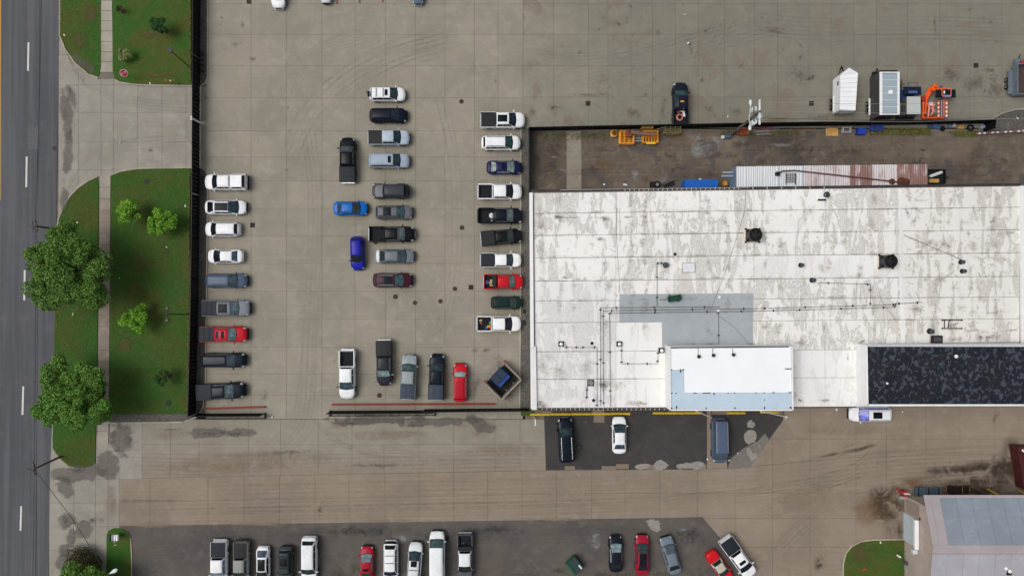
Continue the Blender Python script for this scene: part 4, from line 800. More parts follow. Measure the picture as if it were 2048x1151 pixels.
# south fence with the two cantilever gates
def slide_gate(label, u0, u1, v):
    a, b = at(u0, v), at(u1, v - (u1 - u0) * .006); t = thing("sliding_gate", label, "gate", tuple((a + b) / 2), group="black sliding gates"); L = (b - a).length; n = round(L / 1.15)
    ang = math.atan2(b.y - a.y, b.x - a.x)
    for i in range(n):
        c = a.lerp(b, (i + .5) / n); MB().box((c.x, c.y, 1.12), (L / n * .97, .06, 2.05), ang).build("gate_panel", m_fence, t); q = a.lerp(b, (i + .05) / n)
        MB().tube((q.x, q.y - .05, .35), (q.x - .15, q.y - .62, .35), .04, 6).build("tie_bar", m_black, t)
    MB().tube((a.x - .2, a.y - .62, .35), (b.x, b.y - .62, .35), .05, 6).build("lower_rail", m_black, t); MB().tube((a.x, a.y, 2.2), (b.x, b.y, 2.2), .055, 6).build("top_rail", m_black, t)
    for q in (a, b): MB().box((q.x, q.y - .3, .2), (.12, .8, .3)).build("foot", m_black, t)
    return t
slide_gate("black sliding gate leaf west of the lot opening", 396, 531, 826.5); slide_gate("long black sliding gate leaf east of the lot opening", 661, 870, 821)
fence("black fence from the long sliding gate to the warehouse corner", [(850, 817.5), (1058, 815.5)], h=2.3)
fence("black fence along the storage yard to the stained back yard's corner", [(1058, 262.5), (1200, 259.5), (1500, 254), (1968, 247.5)], h=2.35)
fence("short black fence return at the gravel corner", [(1968, 247.5), (1966, 264)], h=2.35); fence("black fence between the gravel bed and the back yard", [(1057.5, 263), (1058, 384)], h=2.3)
m_red = M((146, 54, 50), .6, 0, .2, 3, name="red_paint")
def red_rail(label, u0, u1, v0, v1):
    a, b = at(u0, v0), at(u1, v1); t = thing("red_guard_rail", label, "guard rail", tuple((a + b) / 2), group="red guard rails"); n = max(2, round((b - a).length / 1.0)); ang = math.atan2(b.y - a.y, b.x - a.x)
    MB().box(((a + b) / 2).to_tuple()[:2] + (.42,), ((b - a).length, .12, .10), ang).build("rail", m_red, t); MB().box((((a + b) / 2).x, ((a + b) / 2).y + .12, .18), ((b - a).length, .08, .08), ang).build("rail", m_red, t)
    for i in range(n + 1): q = a.lerp(b, i / n); MB().tube((q.x, q.y, 0), (q.x, q.y, .4), .06, 6).build("post", M((104, 34, 34), .6), t)
red_rail("red guard rail behind the west sliding gate", 413, 531, 817, 813); red_rail("long red guard rail behind the east sliding gate", 665, 990, 808.5, 807)
# red kerb ticks at the top of the lot
for i, (u, l) in enumerate(((674, "red painted stripe nearest the white car sliver at the lot's north edge"), (719, "red painted stripe in the middle of three at the lot's north edge"), (765, "eastmost red painted stripe at the lot's north edge"))):
    tag(MB().sheet(pl([(u - 1, -40), (u + 1, -40), (u + 1, 9 - i * 2), (u - 1, 9 - i * 2)]), .13).build("red_stripe", m_red), l, "painted line", "red stripes at the lot's north edge")
# ---- yellow parking stops
stops = [(1060, 1100, 828.5, 828), (1101, 1141, 828, 827.5), (1142, 1181, 827.5, 827), (1182, 1221, 827, 826.8), (1222, 1260, 826.8, 826.5), (1305, 1329, 825.5, 825.5), (1330, 1366, 825.5, 825.3), (1367, 1404, 825.3, 825), (1453, 1490, 825.5, 825), (1520, 1557, 824, 823)]
names = ["yellow parking stop nearest the warehouse's south-west corner", "yellow parking stop before the black sport utility", "yellow parking stop just east of the black sport utility", "yellow parking stop at the pale repaired patch", "yellow parking stop before the white sedan", "short yellow parking stop at the start of the middle run",
         "yellow parking stop in the middle of the middle run", "yellow parking stop ending at the white brace pole", "single yellow parking stop east of the blue-grey van", "yellow parking stop crossed by the east brace pole"]
m_ystop = M((204, 172, 44), .6, 0, .18, 3, name="yellow_stop")
for (u0, u1, v0, v1), l in zip(stops, names):
    a, b = at(u0, v0), at(u1, v1); c = (a + b) / 2; m = MB(); L = (b - a).length / 2
    m.add([(c.x + x, c.y + y, z) for x in (-L, L) for y, z in ((-.17, .012), (-.10, .17), (.10, .17), (.17, .012))], [(0, 1, 2, 3), (7, 6, 5, 4), (0, 4, 5, 1), (1, 5, 6, 2), (2, 6, 7, 3), (3, 7, 4, 0)]); tag(m.build("parking_stop", m_ystop), l, "parking stop", "yellow parking stops along the warehouse")
# corner downspout
c = at(1068, 833, .02); t = thing("white_corner_pole", "white pole standing at the warehouse's south-west corner", "pole", tuple(c)); MB().tube((c.x, c.y, 0), (c.x, c.y, 5.4), .09, 8).build("pole", m_trim, t); MB().box((c.x, c.y + .35, 5.4), (.1, .75, .1)).build("arm", m_trim, t)

# ================================================================ STREET FURNITURE
def cobra(mb, c, ang, L=.75, w=.16):
    """cobra-head lamp housing: tapered rounded loft"""
    d = Vector((math.cos(ang), math.sin(ang), 0)); n = Vector((-d.y, d.x, 0)); st = [(0, .05, .05), (.15, .09, .08), (.5, w, .11), (.8, w * .9, .10), (.95, w * .5, .06), (1, .02, .02)]; V = []
    for t_, a, h in st:
        for k in range(8): q = k * math.pi / 4; p = Vector(c) + d * (t_ * L) + n * (a * math.cos(q)); V.append((p.x, p.y, p.z + h * math.sin(q)))
    F = [(i * 8 + k, i * 8 + (k + 1) % 8, (i + 1) * 8 + (k + 1) % 8, (i + 1) * 8 + k) for i in range(5) for k in range(8)] + [tuple(range(7, -1, -1)), tuple(range(40, 48))]
    mb.add(V, F)
m_lamp = M((214, 220, 222), .4, 0, .05, 2, name="lamp_grey"); m_steel = M((100, 98, 96), .5, .3, .2, 2, name="galvanised_steel"); m_wood = M((92, 82, 72), .9, 0, .25, 3, name="pole_wood")
def wire(pts, label, sag=.4, r=.022, mat=None, group="overhead wires"):
    m = MB()
    for a, b in zip(pts[:-1], pts[1:]):
        a, b = Vector(a), Vector(b); q = []
        for i in range(13): t_ = i / 12; p = a.lerp(b, t_); p.z -= sag * 4 * t_ * (1 - t_); q.append(p)
        m.path(q, r, 4)
    return tag(m.build("overhead_wire", mat or m_black), label, "wire", group)
# street poles: base on the verge, cross-arm over the road
def street_pole(base, top, h, label, arm=True):
    b, t_ = at(*base, .1), at(*top, h); t = thing("utility_pole", label, "utility pole", tuple(b), group="street utility poles"); MB().tube((b.x, b.y, 0), t_, .15, 10, .10).build("pole", m_wood, t)
    d = (Vector((t_.x, t_.y, 0)) - Vector((b.x, b.y, 0))).normalized()
    for s in (-.35, .15): q = t_ + d * s; MB().box((q.x, q.y, h - .1), (.1, 1.5, .1), .1).build("cross_arm", m_wood, t)
    for y in (-.6, .6): MB().tube((t_.x, t_.y + y, h - .05), (t_.x, t_.y + y, h + .18), .06, 8).build("insulator", m_steel, t)
    MB().box((t_.x - .4, t_.y - .1, h), (.9, .08, .08), -.3).build("bracket", m_black, t)
    return t_
pA = street_pole((122, 912), (68, 937), 5.4, "wooden street pole at the tip of the verge with a stay wire"); pB = street_pole((106, 457), (70, 452), 5.4, "wooden street pole above the crown of the larger street tree")
wire([at(84, -60, 5.4), (pB.x, pB.y + .02, 5.4), (pA.x, pA.y, 5.4), at(61, 1300, 5.4)], "upper street wire on the curb side over the road", .15, .03)
wire([at(80, -60, 5.3), at(73, 452, 5.35), at(73, 937, 5.35), at(68.5, 1300, 5.3)], "second street wire next to the curb-side wire", .12, .026)
wire([at(70, 940, 5.35), at(140, 1030, 5.2), at(182, 1096, 5.0), at(215, 1150, 4.9)], "dark stay wire slanting from the street pole over the lower apron", .05, .035)
# area lights on the west fence
def area_light(base, tip, h, heads, label, ang):
    b, q = at(*base, .0), at(*tip, h); t = thing("area_light", label, "lamp post", tuple(b), group="dark area lights"); MB().tube((b.x, b.y, 0), (q.x, q.y, h), .07, 8, .05).build("pole", m_black, t)
    if heads == 2:
        MB().box((q.x, q.y, h), (.12, 1.5, .1), ang).build("arm", m_black, t)
        for s in (-.75, .75): MB().bbox((q.x + .0 * s, q.y + s * math.cos(ang), h), (.5, .42, .16), .05, ang).build("lamp_head", M((34, 38, 42), .4), t)
    else: MB().bbox((q.x, q.y, h), (.62, .42, .14), .04, ang).build("lamp_head", M((38, 42, 56), .4), t)
area_light((384, 138), (340, 101), 5.6, 1, "dark pole with a single lamp leaning over the front lawn's shrubs", -.6); area_light((379, 628), (334, 628), 5.9, 2, "dark pole with two lamp heads over the main lawn", 0)
c = at(1046, 631); t = thing("wall_floodlight", "black twin-headed floodlight on the gravel bed beside the white pickup with a loaded bed", "floodlight", tuple(c)); MB().tube((c.x, c.y, .05), (c.x, c.y, 4.6), .07, 8).build("pole", m_steel, t)
MB().torus((c.x - .1, c.y, 4.6), .26, .05, 14, 6).build("ring", M((120, 120, 118), .5), t)
for s in (-1, 1): MB().box((c.x + .1, c.y + s * .4, 4.6), (.07, .6, .07)).build("arm", m_black, t); MB().bbox((c.x + .12, c.y + s * .75, 4.62), (.42, .5, .18), .05).build("lamp_head", m_black, t)
# stop sign facing down the driveway
c = at(251, 152, .1); t = thing("stop_sign", "tilted red octagonal stop sign on the front lawn by the driveway", "stop sign", tuple(c)); top = at(248, 146.5, 2.0); MB().tube((c.x, c.y, .05), (top.x, top.y, 2.15), .035, 6).build("post", m_steel, t)
nrm = Vector((.55, -.35, .75)).normalized(); qq = nrm.to_track_quat('Z', 'Y').to_matrix().to_4x4(); Mx = Matrix.Translation(Vector((top.x, top.y, 2.05)) - Vector(c)) @ qq
def octo(r, z0, z1): return [Vector((r * math.cos(R(22.5 + 45 * k)), r * math.sin(R(22.5 + 45 * k)), z)) for z in (z0, z1) for k in range(8)]
F8 = [tuple(range(7, -1, -1)), tuple(range(8, 16))] + [(k, (k + 1) % 8, 8 + (k + 1) % 8, 8 + k) for k in range(8)]
MB().add([Mx @ v for v in octo(.5, 0, .02)], F8).build("sign_border", m_trim, t, local=True); MB().add([Mx @ v for v in octo(.455, .021, .026)], F8).build("sign_face", M((186, 30, 44), .5), t, local=True)
tc = bpy.data.curves.new("lettering", 'FONT'); tc.body = "STOP"; tc.size = .36; tc.align_x = 'CENTER'; tc.align_y = 'CENTER'; tc.extrude = .003; tc.materials.append(m_trim); to0 = bpy.data.objects.new("lettering_source", tc); SC.collection.objects.link(to0); bpy.context.view_layer.update(); tm = bpy.data.meshes.new_from_object(to0.evaluated_get(bpy.context.evaluated_depsgraph_get())); bpy.data.objects.remove(to0); to = bpy.data.objects.new("lettering", tm); SC.collection.objects.link(to); to.parent = t
to.matrix_local = Mx @ Matrix.Translation((0, 0, .03)) @ Matrix.Rotation(R(-20), 4, 'Z')
# yellow bollards
for u, v, l in ((340, 166, "yellow bollard, western of two on the front lawn's edge"), (356, 167, "yellow bollard nearest the fence on the front lawn's edge")):
    c = at(u, v, .1); t = thing("bollard", l, "bollard", tuple(c), group="yellow bollards by the driveway"); MB().tube((c.x, c.y, 0), (c.x - .15, c.y + .1, 1.0), .085, 10).build("post", m_ystop, t, smooth=False); MB().dome((c.x - .15, c.y + .1, 1.0), .085, .06).build("cap", m_ystop, t)
c = at(350, 167, .1); t = thing("keypad_stand", "grey keypad box on a post between the yellow bollards", "keypad", tuple(c)); MB().tube((c.x, c.y, 0), (c.x, c.y, 1.1), .04, 6).build("post", m_steel, t); MB().bbox((c.x, c.y, 1.2), (.28, .22, .3), .03).build("box", M((168, 160, 156), .5), t)
# manholes and drains
for u, v, r_, l in ((923, 203, .31, "round manhole cover north of the loose column gap"), (924, 455, .33, "round manhole cover west of the black open-bed pickup"), (910, 577, .31, "round manhole cover beside the square drain"), (881, 602, .31, "round manhole cover between two others south of the maroon car"), (830, 605, .31, "round manhole cover in the middle of the southern cluster"), (791, 593, .33, "round manhole cover just below the maroon car"), (759, 790, .34, "round manhole cover in front of the grey-black pickup"), (752, 484, .3, "round manhole cover tucked under the black open-bed pickup")):
    c = at(u, v, .003); t = thing("manhole_cover", l, "manhole cover", tuple(c), group="manhole covers in the lot"); MB().tube((c.x, c.y, .0), (c.x, c.y, .012), r_, 22).build("rim", M((88, 76, 66), .8), t); MB().tube((c.x, c.y, .012), (c.x, c.y, .022), r_ * .88, 22).build("cover", M((62, 54, 48), .8, 0, .3, 9), t)
for u, v, l in ((505, 450, "square drain grate beside the white compact sport utility"), (942, 574, "square drain grate beside the red pickup"), (1176, 207, "square drain grate north of the back yard fence"), (1623, 207, "square drain grate left of the white trailer"), (1952, 131, "square drain grate among the damp stains"), (498, 3, "square drain grate by the partly seen white car")):
    c = at(u, v, .003); t = thing("drain_grate", l, "drain grate", tuple(c), group="square drain grates"); MB().bbox((c.x, c.y, .01), (.64, .64, .012), .004).build("frame", M((60, 52, 46), .8), t)
    for k in range(5): MB().box((c.x, c.y - .22 + k * .11, .02), (.54, .05, .012)).build("bar", M((34, 30, 28), .8), t)
for u, v, r_, l, cc in ((293, 363, .36, "dark round cover in the upper part of the main lawn", (44, 58, 40)), (337, 805, .36, "dark round cover in the lower part of the main lawn", (40, 52, 44)), (335, 502, .3, "dark round cover in the middle of the main lawn", (56, 66, 44))):
    c = at(u, v, .1); t = thing("lawn_cover", l, "utility cover", tuple(c), group="round covers in the main lawn"); MB().tube((c.x, c.y, .1), (c.x, c.y, .16), r_, 18).build("cover", M(cc, .8), t)
# mailboxes
for i, cc in enumerate(((34, 36, 40), (150, 152, 156), (232, 232, 234), (240, 240, 242))):
    c = at(230.5 + i * 4.6, 1068, .1); t = thing("mailbox", ("black mailbox at the west end of the row of four", "grey mailbox second in the row of four", "white mailbox third in the row of four", "white mailbox at the east end of the row of four")[i], "mailbox", tuple(c), group="row of mailboxes")
    m = MB(); n = 9; prof = [(-.14, 0), (.14, 0)] + [(.14 * math.cos(math.pi * k / n), .14 + .12 * math.sin(math.pi * k / n)) for k in range(n + 1)]; N_ = len(prof)
    m.add([(c.x + y, c.y + s * .38, 1.1 + z) for s in (-1, 1) for y, z in prof], [tuple(range(N_)), tuple(range(2 * N_ - 1, N_ - 1, -1))] + [(k, (k + 1) % N_, N_ + (k + 1) % N_, N_ + k) for k in range(N_)]); m.build("box", M(cc, .5, 0, .05), t)
    MB().tube((c.x, c.y, 0), (c.x, c.y, 1.1), .05, 6).build("post", m_wood, t)
for i, (u, v) in enumerate(((230, 1083), (231, 1089))): c = at(u, v, .1); tag(MB().prism([(c.x - .2, c.y - .1), (c.x + .15, c.y + .05), (c.x + .2, c.y + .12), (c.x - .15, c.y)], .1, .16).build("newspaper", M((196, 204, 196), .8)), ("upper white paper scrap on the mailbox lawn", "lower white paper scrap on the mailbox lawn")[i], "paper")
# south-west street lamp
b = at(196, 1190); q = at(219, 1146, 6.0); t = thing("street_lamp", "white cobra-head lamp over the mailbox lawn's shaded edge", "street lamp", (b.x, b.y, 0)); MB().tube((b.x, b.y, 0), (b.x, b.y, 5.8), .1, 8, .07).build("pole", m_steel, t); MB().tube((b.x, b.y, 5.8), q, .04, 6).build("arm", m_steel, t); m = MB(); cobra(m, q, R(28), 1.15, .26); m.build("lamp_head", m_lamp, t, smooth=True)
# big utility pole with three transformers
b = at(1466, 266); tp = at(1521, 222, 10.6); t = thing("transformer_pole", "leaning utility pole with three grey transformers, white cross-arm and two lamps", "utility pole", (b.x, b.y, 0)); MB().tube((b.x, b.y, 0), tp, .20, 12, .13).build("pole", M((98, 92, 88), .9, 0, .2, 2), t)
MB().tube((b.x + .55, b.y - .1, 0), tp.lerp(Vector((b.x, b.y, 0)), .35), .03, 6).build("stay_pipe", m_steel, t)
xa = at(1519, 224, 10.2); ya0, ya1 = at(1519, 200, 10.2).y, at(1519, 249, 10.2).y; MB().box((xa.x, (ya0 + ya1) / 2, 10.2), (.2, ya0 - ya1, .16)).build("cross_arm", m_lamp, t)
MB().box((xa.x - .4, xa.y, 9.4), (.1, 1.9, .1)).build("cross_arm", m_steel, t)
for y in np.linspace(ya0, ya1, 8): MB().tube((xa.x, y, 10.28), (xa.x, y, 10.42), .05, 6).build("insulator", m_trim, t)
for u, v in ((1510, 217), (1521, 231), (1510, 243)):
    c = at(u, v, 9.2); o = MB().tube((c.x, c.y, 8.1), (c.x, c.y, 9.1), .31, 18).build("transformer", m_lamp, t, smooth=False); MB().dome((c.x, c.y, 9.1), .31, .1, 18).build("lid", m_lamp, o, smooth=True); MB().tube((c.x - .1, c.y, 9.15), (c.x - .1, c.y, 9.38), .05, 8).build("bushing", m_steel, o)
    MB().tube((c.x, c.y, 8.8), (b.x + (tp.x - b.x) * .82, b.y + (tp.y - b.y) * .82, 8.8), .04, 6).build("hanger", m_steel, t)
lb = at(1498, 239, 7.6)
for (u, v, a_) in ((1501, 207, 90), (1500, 249, -90)):
    e_ = at(u, v + (6 if a_ > 0 else -2), 7.9); MB().tube(lb, e_, .035, 6).build("lamp_arm", m_trim, t); m = MB(); cobra(m, e_, R(a_), .85, .2); m.build("lamp_head", m_lamp, t, smooth=True)
for k, (v0, v1, zz) in enumerate(((203, 208, 10.4), (221, 226, 10.4), (239, 243, 10.4), (236, 238, 9.2))):
    wire([at(1519, v0, zz), at(1810, (v0 + v1) / 2 + 3, zz - .3), at(2160, v1 - 18 + k * 3, zz)], ("northmost pale wire from the transformer pole over the trailers", "second pale wire from the transformer pole over the trailers", "third pale wire from the transformer pole near the fence", "dark lower wire from the transformer pole near the fence")[k], .25, .02, M((150, 146, 138), .5) if k < 3 else m_iron, "wires from the transformer pole")

# ================================================================ TREES AND SHRUBS
m_bark = M((74, 62, 50), .95, 0, .3, 6, name="bark")
def leafcloud(c, blobs, n, s, seed):
    r = np.random.default_rng(seed); P = []; w = np.array([b[3] ** 2 for b in blobs]); w = w / w.sum(); k = r.choice(len(blobs), n, p=w); bl_ = np.array(blobs)[k]
    d = r.normal(size=(n, 3)); d /= np.linalg.norm(d, axis=1)[:, None]; d[:, 2] = np.where(r.random(n) < .65, np.abs(d[:, 2]), d[:, 2]); rad = bl_[:, 3] * (.55 + .5 * r.random(n) ** .6)
    P = bl_[:, :3] + d * rad[:, None] * np.array([1, 1, .75]); P += np.array(c)
    up = d + r.normal(size=(n, 3)) * .55 + np.array([0, 0, .6]); up /= np.linalg.norm(up, axis=1)[:, None]; t = np.cross(up, r.normal(size=(n, 3))); t /= np.linalg.norm(t, axis=1)[:, None]; b = np.cross(up, t); sz = s * (.6 + .8 * r.random(n))[:, None]
    V = np.stack([P - t * sz, P + b * sz * .55 - t * sz * .1, P + t * sz, P - b * sz * .55 - t * sz * .1], 1); return V.reshape(-1, 3), n
def tree(u, v, zc_, rad, hh, label, cols, n, s, name="street_tree", seed=1, nb=26, lobes=.42, trunk=True, cat="tree", flat=.45, group=None, zoff=.1, mound=None):
    rnd = random.Random(seed); c = at(u, v, zc_); t = thing(name, label, cat, (c.x, c.y, zoff), group=group); bl_ = []
    for i in range(nb):
        a = rnd.random() * 6.283; q = math.sqrt(rnd.random()) * (1 - lobes * .55) * (1 + .13 * math.sin(3 * a + seed) + .09 * math.sin(5 * a + 2 * seed)); bl_.append((rad * q * math.cos(a), rad * q * math.sin(a), hh * (flat * (1 - q) + rnd.uniform(-.28, .22)), rad * rnd.uniform(lobes * .55, lobes)))
    V, k = leafcloud((c.x, c.y, zc_ - hh * .2), bl_, n, s, seed); mt = island_mat("leaves", *cols); o = rawmesh("crown", V - np.array([c.x, c.y, zoff]), k, 4, mt); o.parent = t; o["kind"] = "stuff"
    if trunk:
        tr = max(.05, rad * .055); MB().tube((c.x, c.y, zoff - .1), (c.x, c.y, zc_ * .6), tr, 10, tr * .7).build("trunk", m_bark, t, smooth=True)
        for b in bl_[:9]: MB().tube((c.x, c.y, zc_ * .5), (c.x + b[0] * .8, c.y + b[1] * .8, zc_ + b[2] * .5), tr * .5, 6, tr * .15).build("branch", m_bark, t)
        MB().tube((c.x, c.y, zoff), (c.x, c.y, zoff + .05), max(.35, rad * .22), 14).build("mulch_ring", M((48, 40, 34), .95, 0, .4, 6), t)
    return t
big = (C(40, 68, 24), C(76, 114, 44), C(118, 150, 70)); bigg = (C(40, 72, 26), C(80, 122, 46), C(124, 160, 72)); yg = (C(58, 98, 26), C(96, 148, 40), C(142, 184, 66))
tree(127, 537, 6.5, 5.4, 4.2, "large dense street tree overhanging the road by the sidewalk, the upper of two", big, 44000, .125, seed=3, nb=110, lobes=.22, group="street trees on the verge")
tree(143, 795, 5.5, 4.8, 4.0, "bright green street tree overhanging the sidewalk, the lower of two", bigg, 40000, .125, seed=8, nb=100, lobes=.22, group="street trees on the verge")
tree(150, 1192, 4.5, 4.2, 3.5, "dark street tree cut off by the bottom edge near the mailboxes", big, 16000, .16, seed=12, nb=30, lobes=.36)
tree(165, 1128, 1.2, 2.6, 1.0, "low brownish bushy growth above the bottom street tree", (C(44, 42, 30), C(66, 62, 42), C(92, 86, 60)), 6000, .10, name="bush", seed=13, nb=20, lobes=.4, trunk=False, cat="bush")
yl = "young trees on the lawns"
tree(254, 421, 2.6, 1.65, 1.5, "yellow-green young tree next to the sidewalk in the main lawn's upper part", yg, 3000, .13, "young_tree", 21, 22, .36, group=yl)
tree(325, 442, 2.6, 2.0, 1.6, "loose bright young tree near the fence in the main lawn's upper part", yg, 3000, .13, "young_tree", 22, 24, .34, group=yl)
tree(268, 635, 2.4, 1.8, 1.5, "yellow-green young tree alone in the middle of the main lawn", yg, 3200, .13, "young_tree", 23, 22, .36, group=yl)
tree(325, 755, 2.0, 1.05, 1.0, "small dark sapling near the lower round cover", (C(26, 50, 22), C(44, 78, 32), C(70, 104, 50)), 1000, .11, "young_tree", 24, 12, .4, group=yl)
tree(316, 50, 2.2, 1.25, 1.0, "small dark young tree high on the front lawn", (C(30, 54, 26), C(44, 74, 34), C(66, 96, 50)), 1400, .12, "young_tree", 25, 14, .4, group=yl)
tree(248, 110, 1.0, 1.05, .8, "pale leafy shrub beside the sidewalk on the front lawn", (C(62, 84, 36), C(110, 124, 70), C(160, 166, 112)), 1000, .11, "shrub", 26, 14, .4, trunk=False, cat="shrub", group=None)
tree(237, 16, 1.2, .5, .6, "thin dark sapling by the sidewalk at the top edge", (C(40, 34, 24), C(56, 52, 34), C(70, 70, 44)), 200, .08, "sapling", 27, 8, .4, cat="sapling")
mk = Marks("bare_soil", alpha_mat("bare_soil", (100, 90, 60), .9, 'soft'), .165)
for q in ((1725, 1105, 50, 60, 0), (1750, 1095, 40, 24, 0), (180, 30, 40, 50, 0), (160, 80, 50, 50, 0), (300, 300, 10, 10, 0), (270, 575, 40, 20, 0), (250, 690, 50, 40, 0), (300, 70, 60, 20, 0), (125, 600, 20, 80, 0), (180, 130, 30, 30, 0), (258, 1075, 14, 60, 0), (320, 150, 120, 10, 0)): mk.quad(*q)
mk.done()
mk = Marks("verge_growth", alpha_mat("verge_growth", (72, 82, 40), .8, 'blob'), .02)
for q in ((680, 1145, 40, 60, 0), (705, 1140, 40, 50, 0), (860, 1150, 120, 16, 0), (950, 1152, 60, 16, 0), (1230, 1148, 200, 16, 0), (1300, 1148, 100, 20, 0), (1400, 1150, 60, 14, 0), (1120, 1140, 60, 20, 0), (1050, 1148, 100, 10, 0), (960, 826, 60, 5, 0), (230, 850, 40, 6, 0)): mk.quad(*q)
mk.done()
# ================================================================ VEHICLES
m_tyre = M((22, 22, 23), .85, 0, .2, 6, name="tyre_rubber"); m_rim = M((142, 144, 148), .35, .6, .1, 4, name="wheel_rim"); m_rimd = M((34, 34, 36), .4, .3, .1, 4, name="dark_rim")
m_plastic = M((26, 27, 30), .55, 0, .2, 5, name="black_plastic"); m_chrome = M((196, 200, 204), .2, .7, .05, 3, name="chrome"); m_head = M((206, 214, 220), .15, 0, .08, 6, .6, "headlight_lens"); m_tail = M((140, 14, 20), .2, 0, .1, 6, .5, "taillight_lens")
m_liner = M((26, 28, 31), .8, 0, .3, 4, name="bed_liner"); m_vinyl = M((28, 34, 44), .6, 0, .22, 1.6, name="vinyl_cover"); m_vinyl2 = M((48, 60, 76), .5, 0, .2, 1.4, name="blue_grey_cover")
KINDS = {
    'sedan': dict(W=1.84, H=1.45, belt=.98, r=(.10, .27, .58, .79), top=[(0, .74), (.02, .93), (.10, 1.0), (.5, .98), (.79, .97), (.95, .80), (1, .62)], kt=.66),
    'fastback': dict(W=1.90, H=1.48, belt=1.0, r=(.04, .24, .60, .82), top=[(0, .78), (.02, .98), (.10, 1.03), (.5, 1.0), (.82, .98), (.96, .80), (1, .62)], kt=.66),
    'suv': dict(W=1.92, H=1.74, belt=1.10, r=(.025, .09, .60, .79), top=[(0, .8), (.02, 1.06), (.5, 1.12), (.79, 1.12), (.95, .97), (1, .7)], kt=.70),
    'bigsuv': dict(W=2.04, H=1.92, belt=1.22, r=(.02, .06, .62, .78), top=[(0, .85), (.02, 1.2), (.5, 1.24), (.78, 1.24), (.96, 1.10), (1, .8)], kt=.74),
    'van': dict(W=2.0, H=2.05, belt=1.2, r=(.01, .03, .76, .90), top=[(0, .85), (.01, 1.2), (.5, 1.22), (.9, 1.15), (.97, .95), (1, .75)], kt=.78),
    'cargovan': dict(W=2.05, H=2.15, belt=1.35, r=(.01, .02, .68, .84), top=[(0, .85), (.01, 1.33), (.5, 1.37), (.84, 1.3), (.96, 1.0), (1, .8)], kt=.84),
    'jeep': dict(W=1.88, H=1.85, belt=1.2, r=(.07, .09, .63, .69), top=[(0, .9), (.06, 1.18), (.5, 1.2), (.69, 1.2), (.97, 1.12), (1, .9)], kt=.74),
    'pickup': dict(W=2.03, H=1.93, belt=1.27, r=(.345, .37, .64, .79), top=[(.34, 1.26), (.79, 1.26), (.96, 1.13), (1, .85)], kt=.72),
}
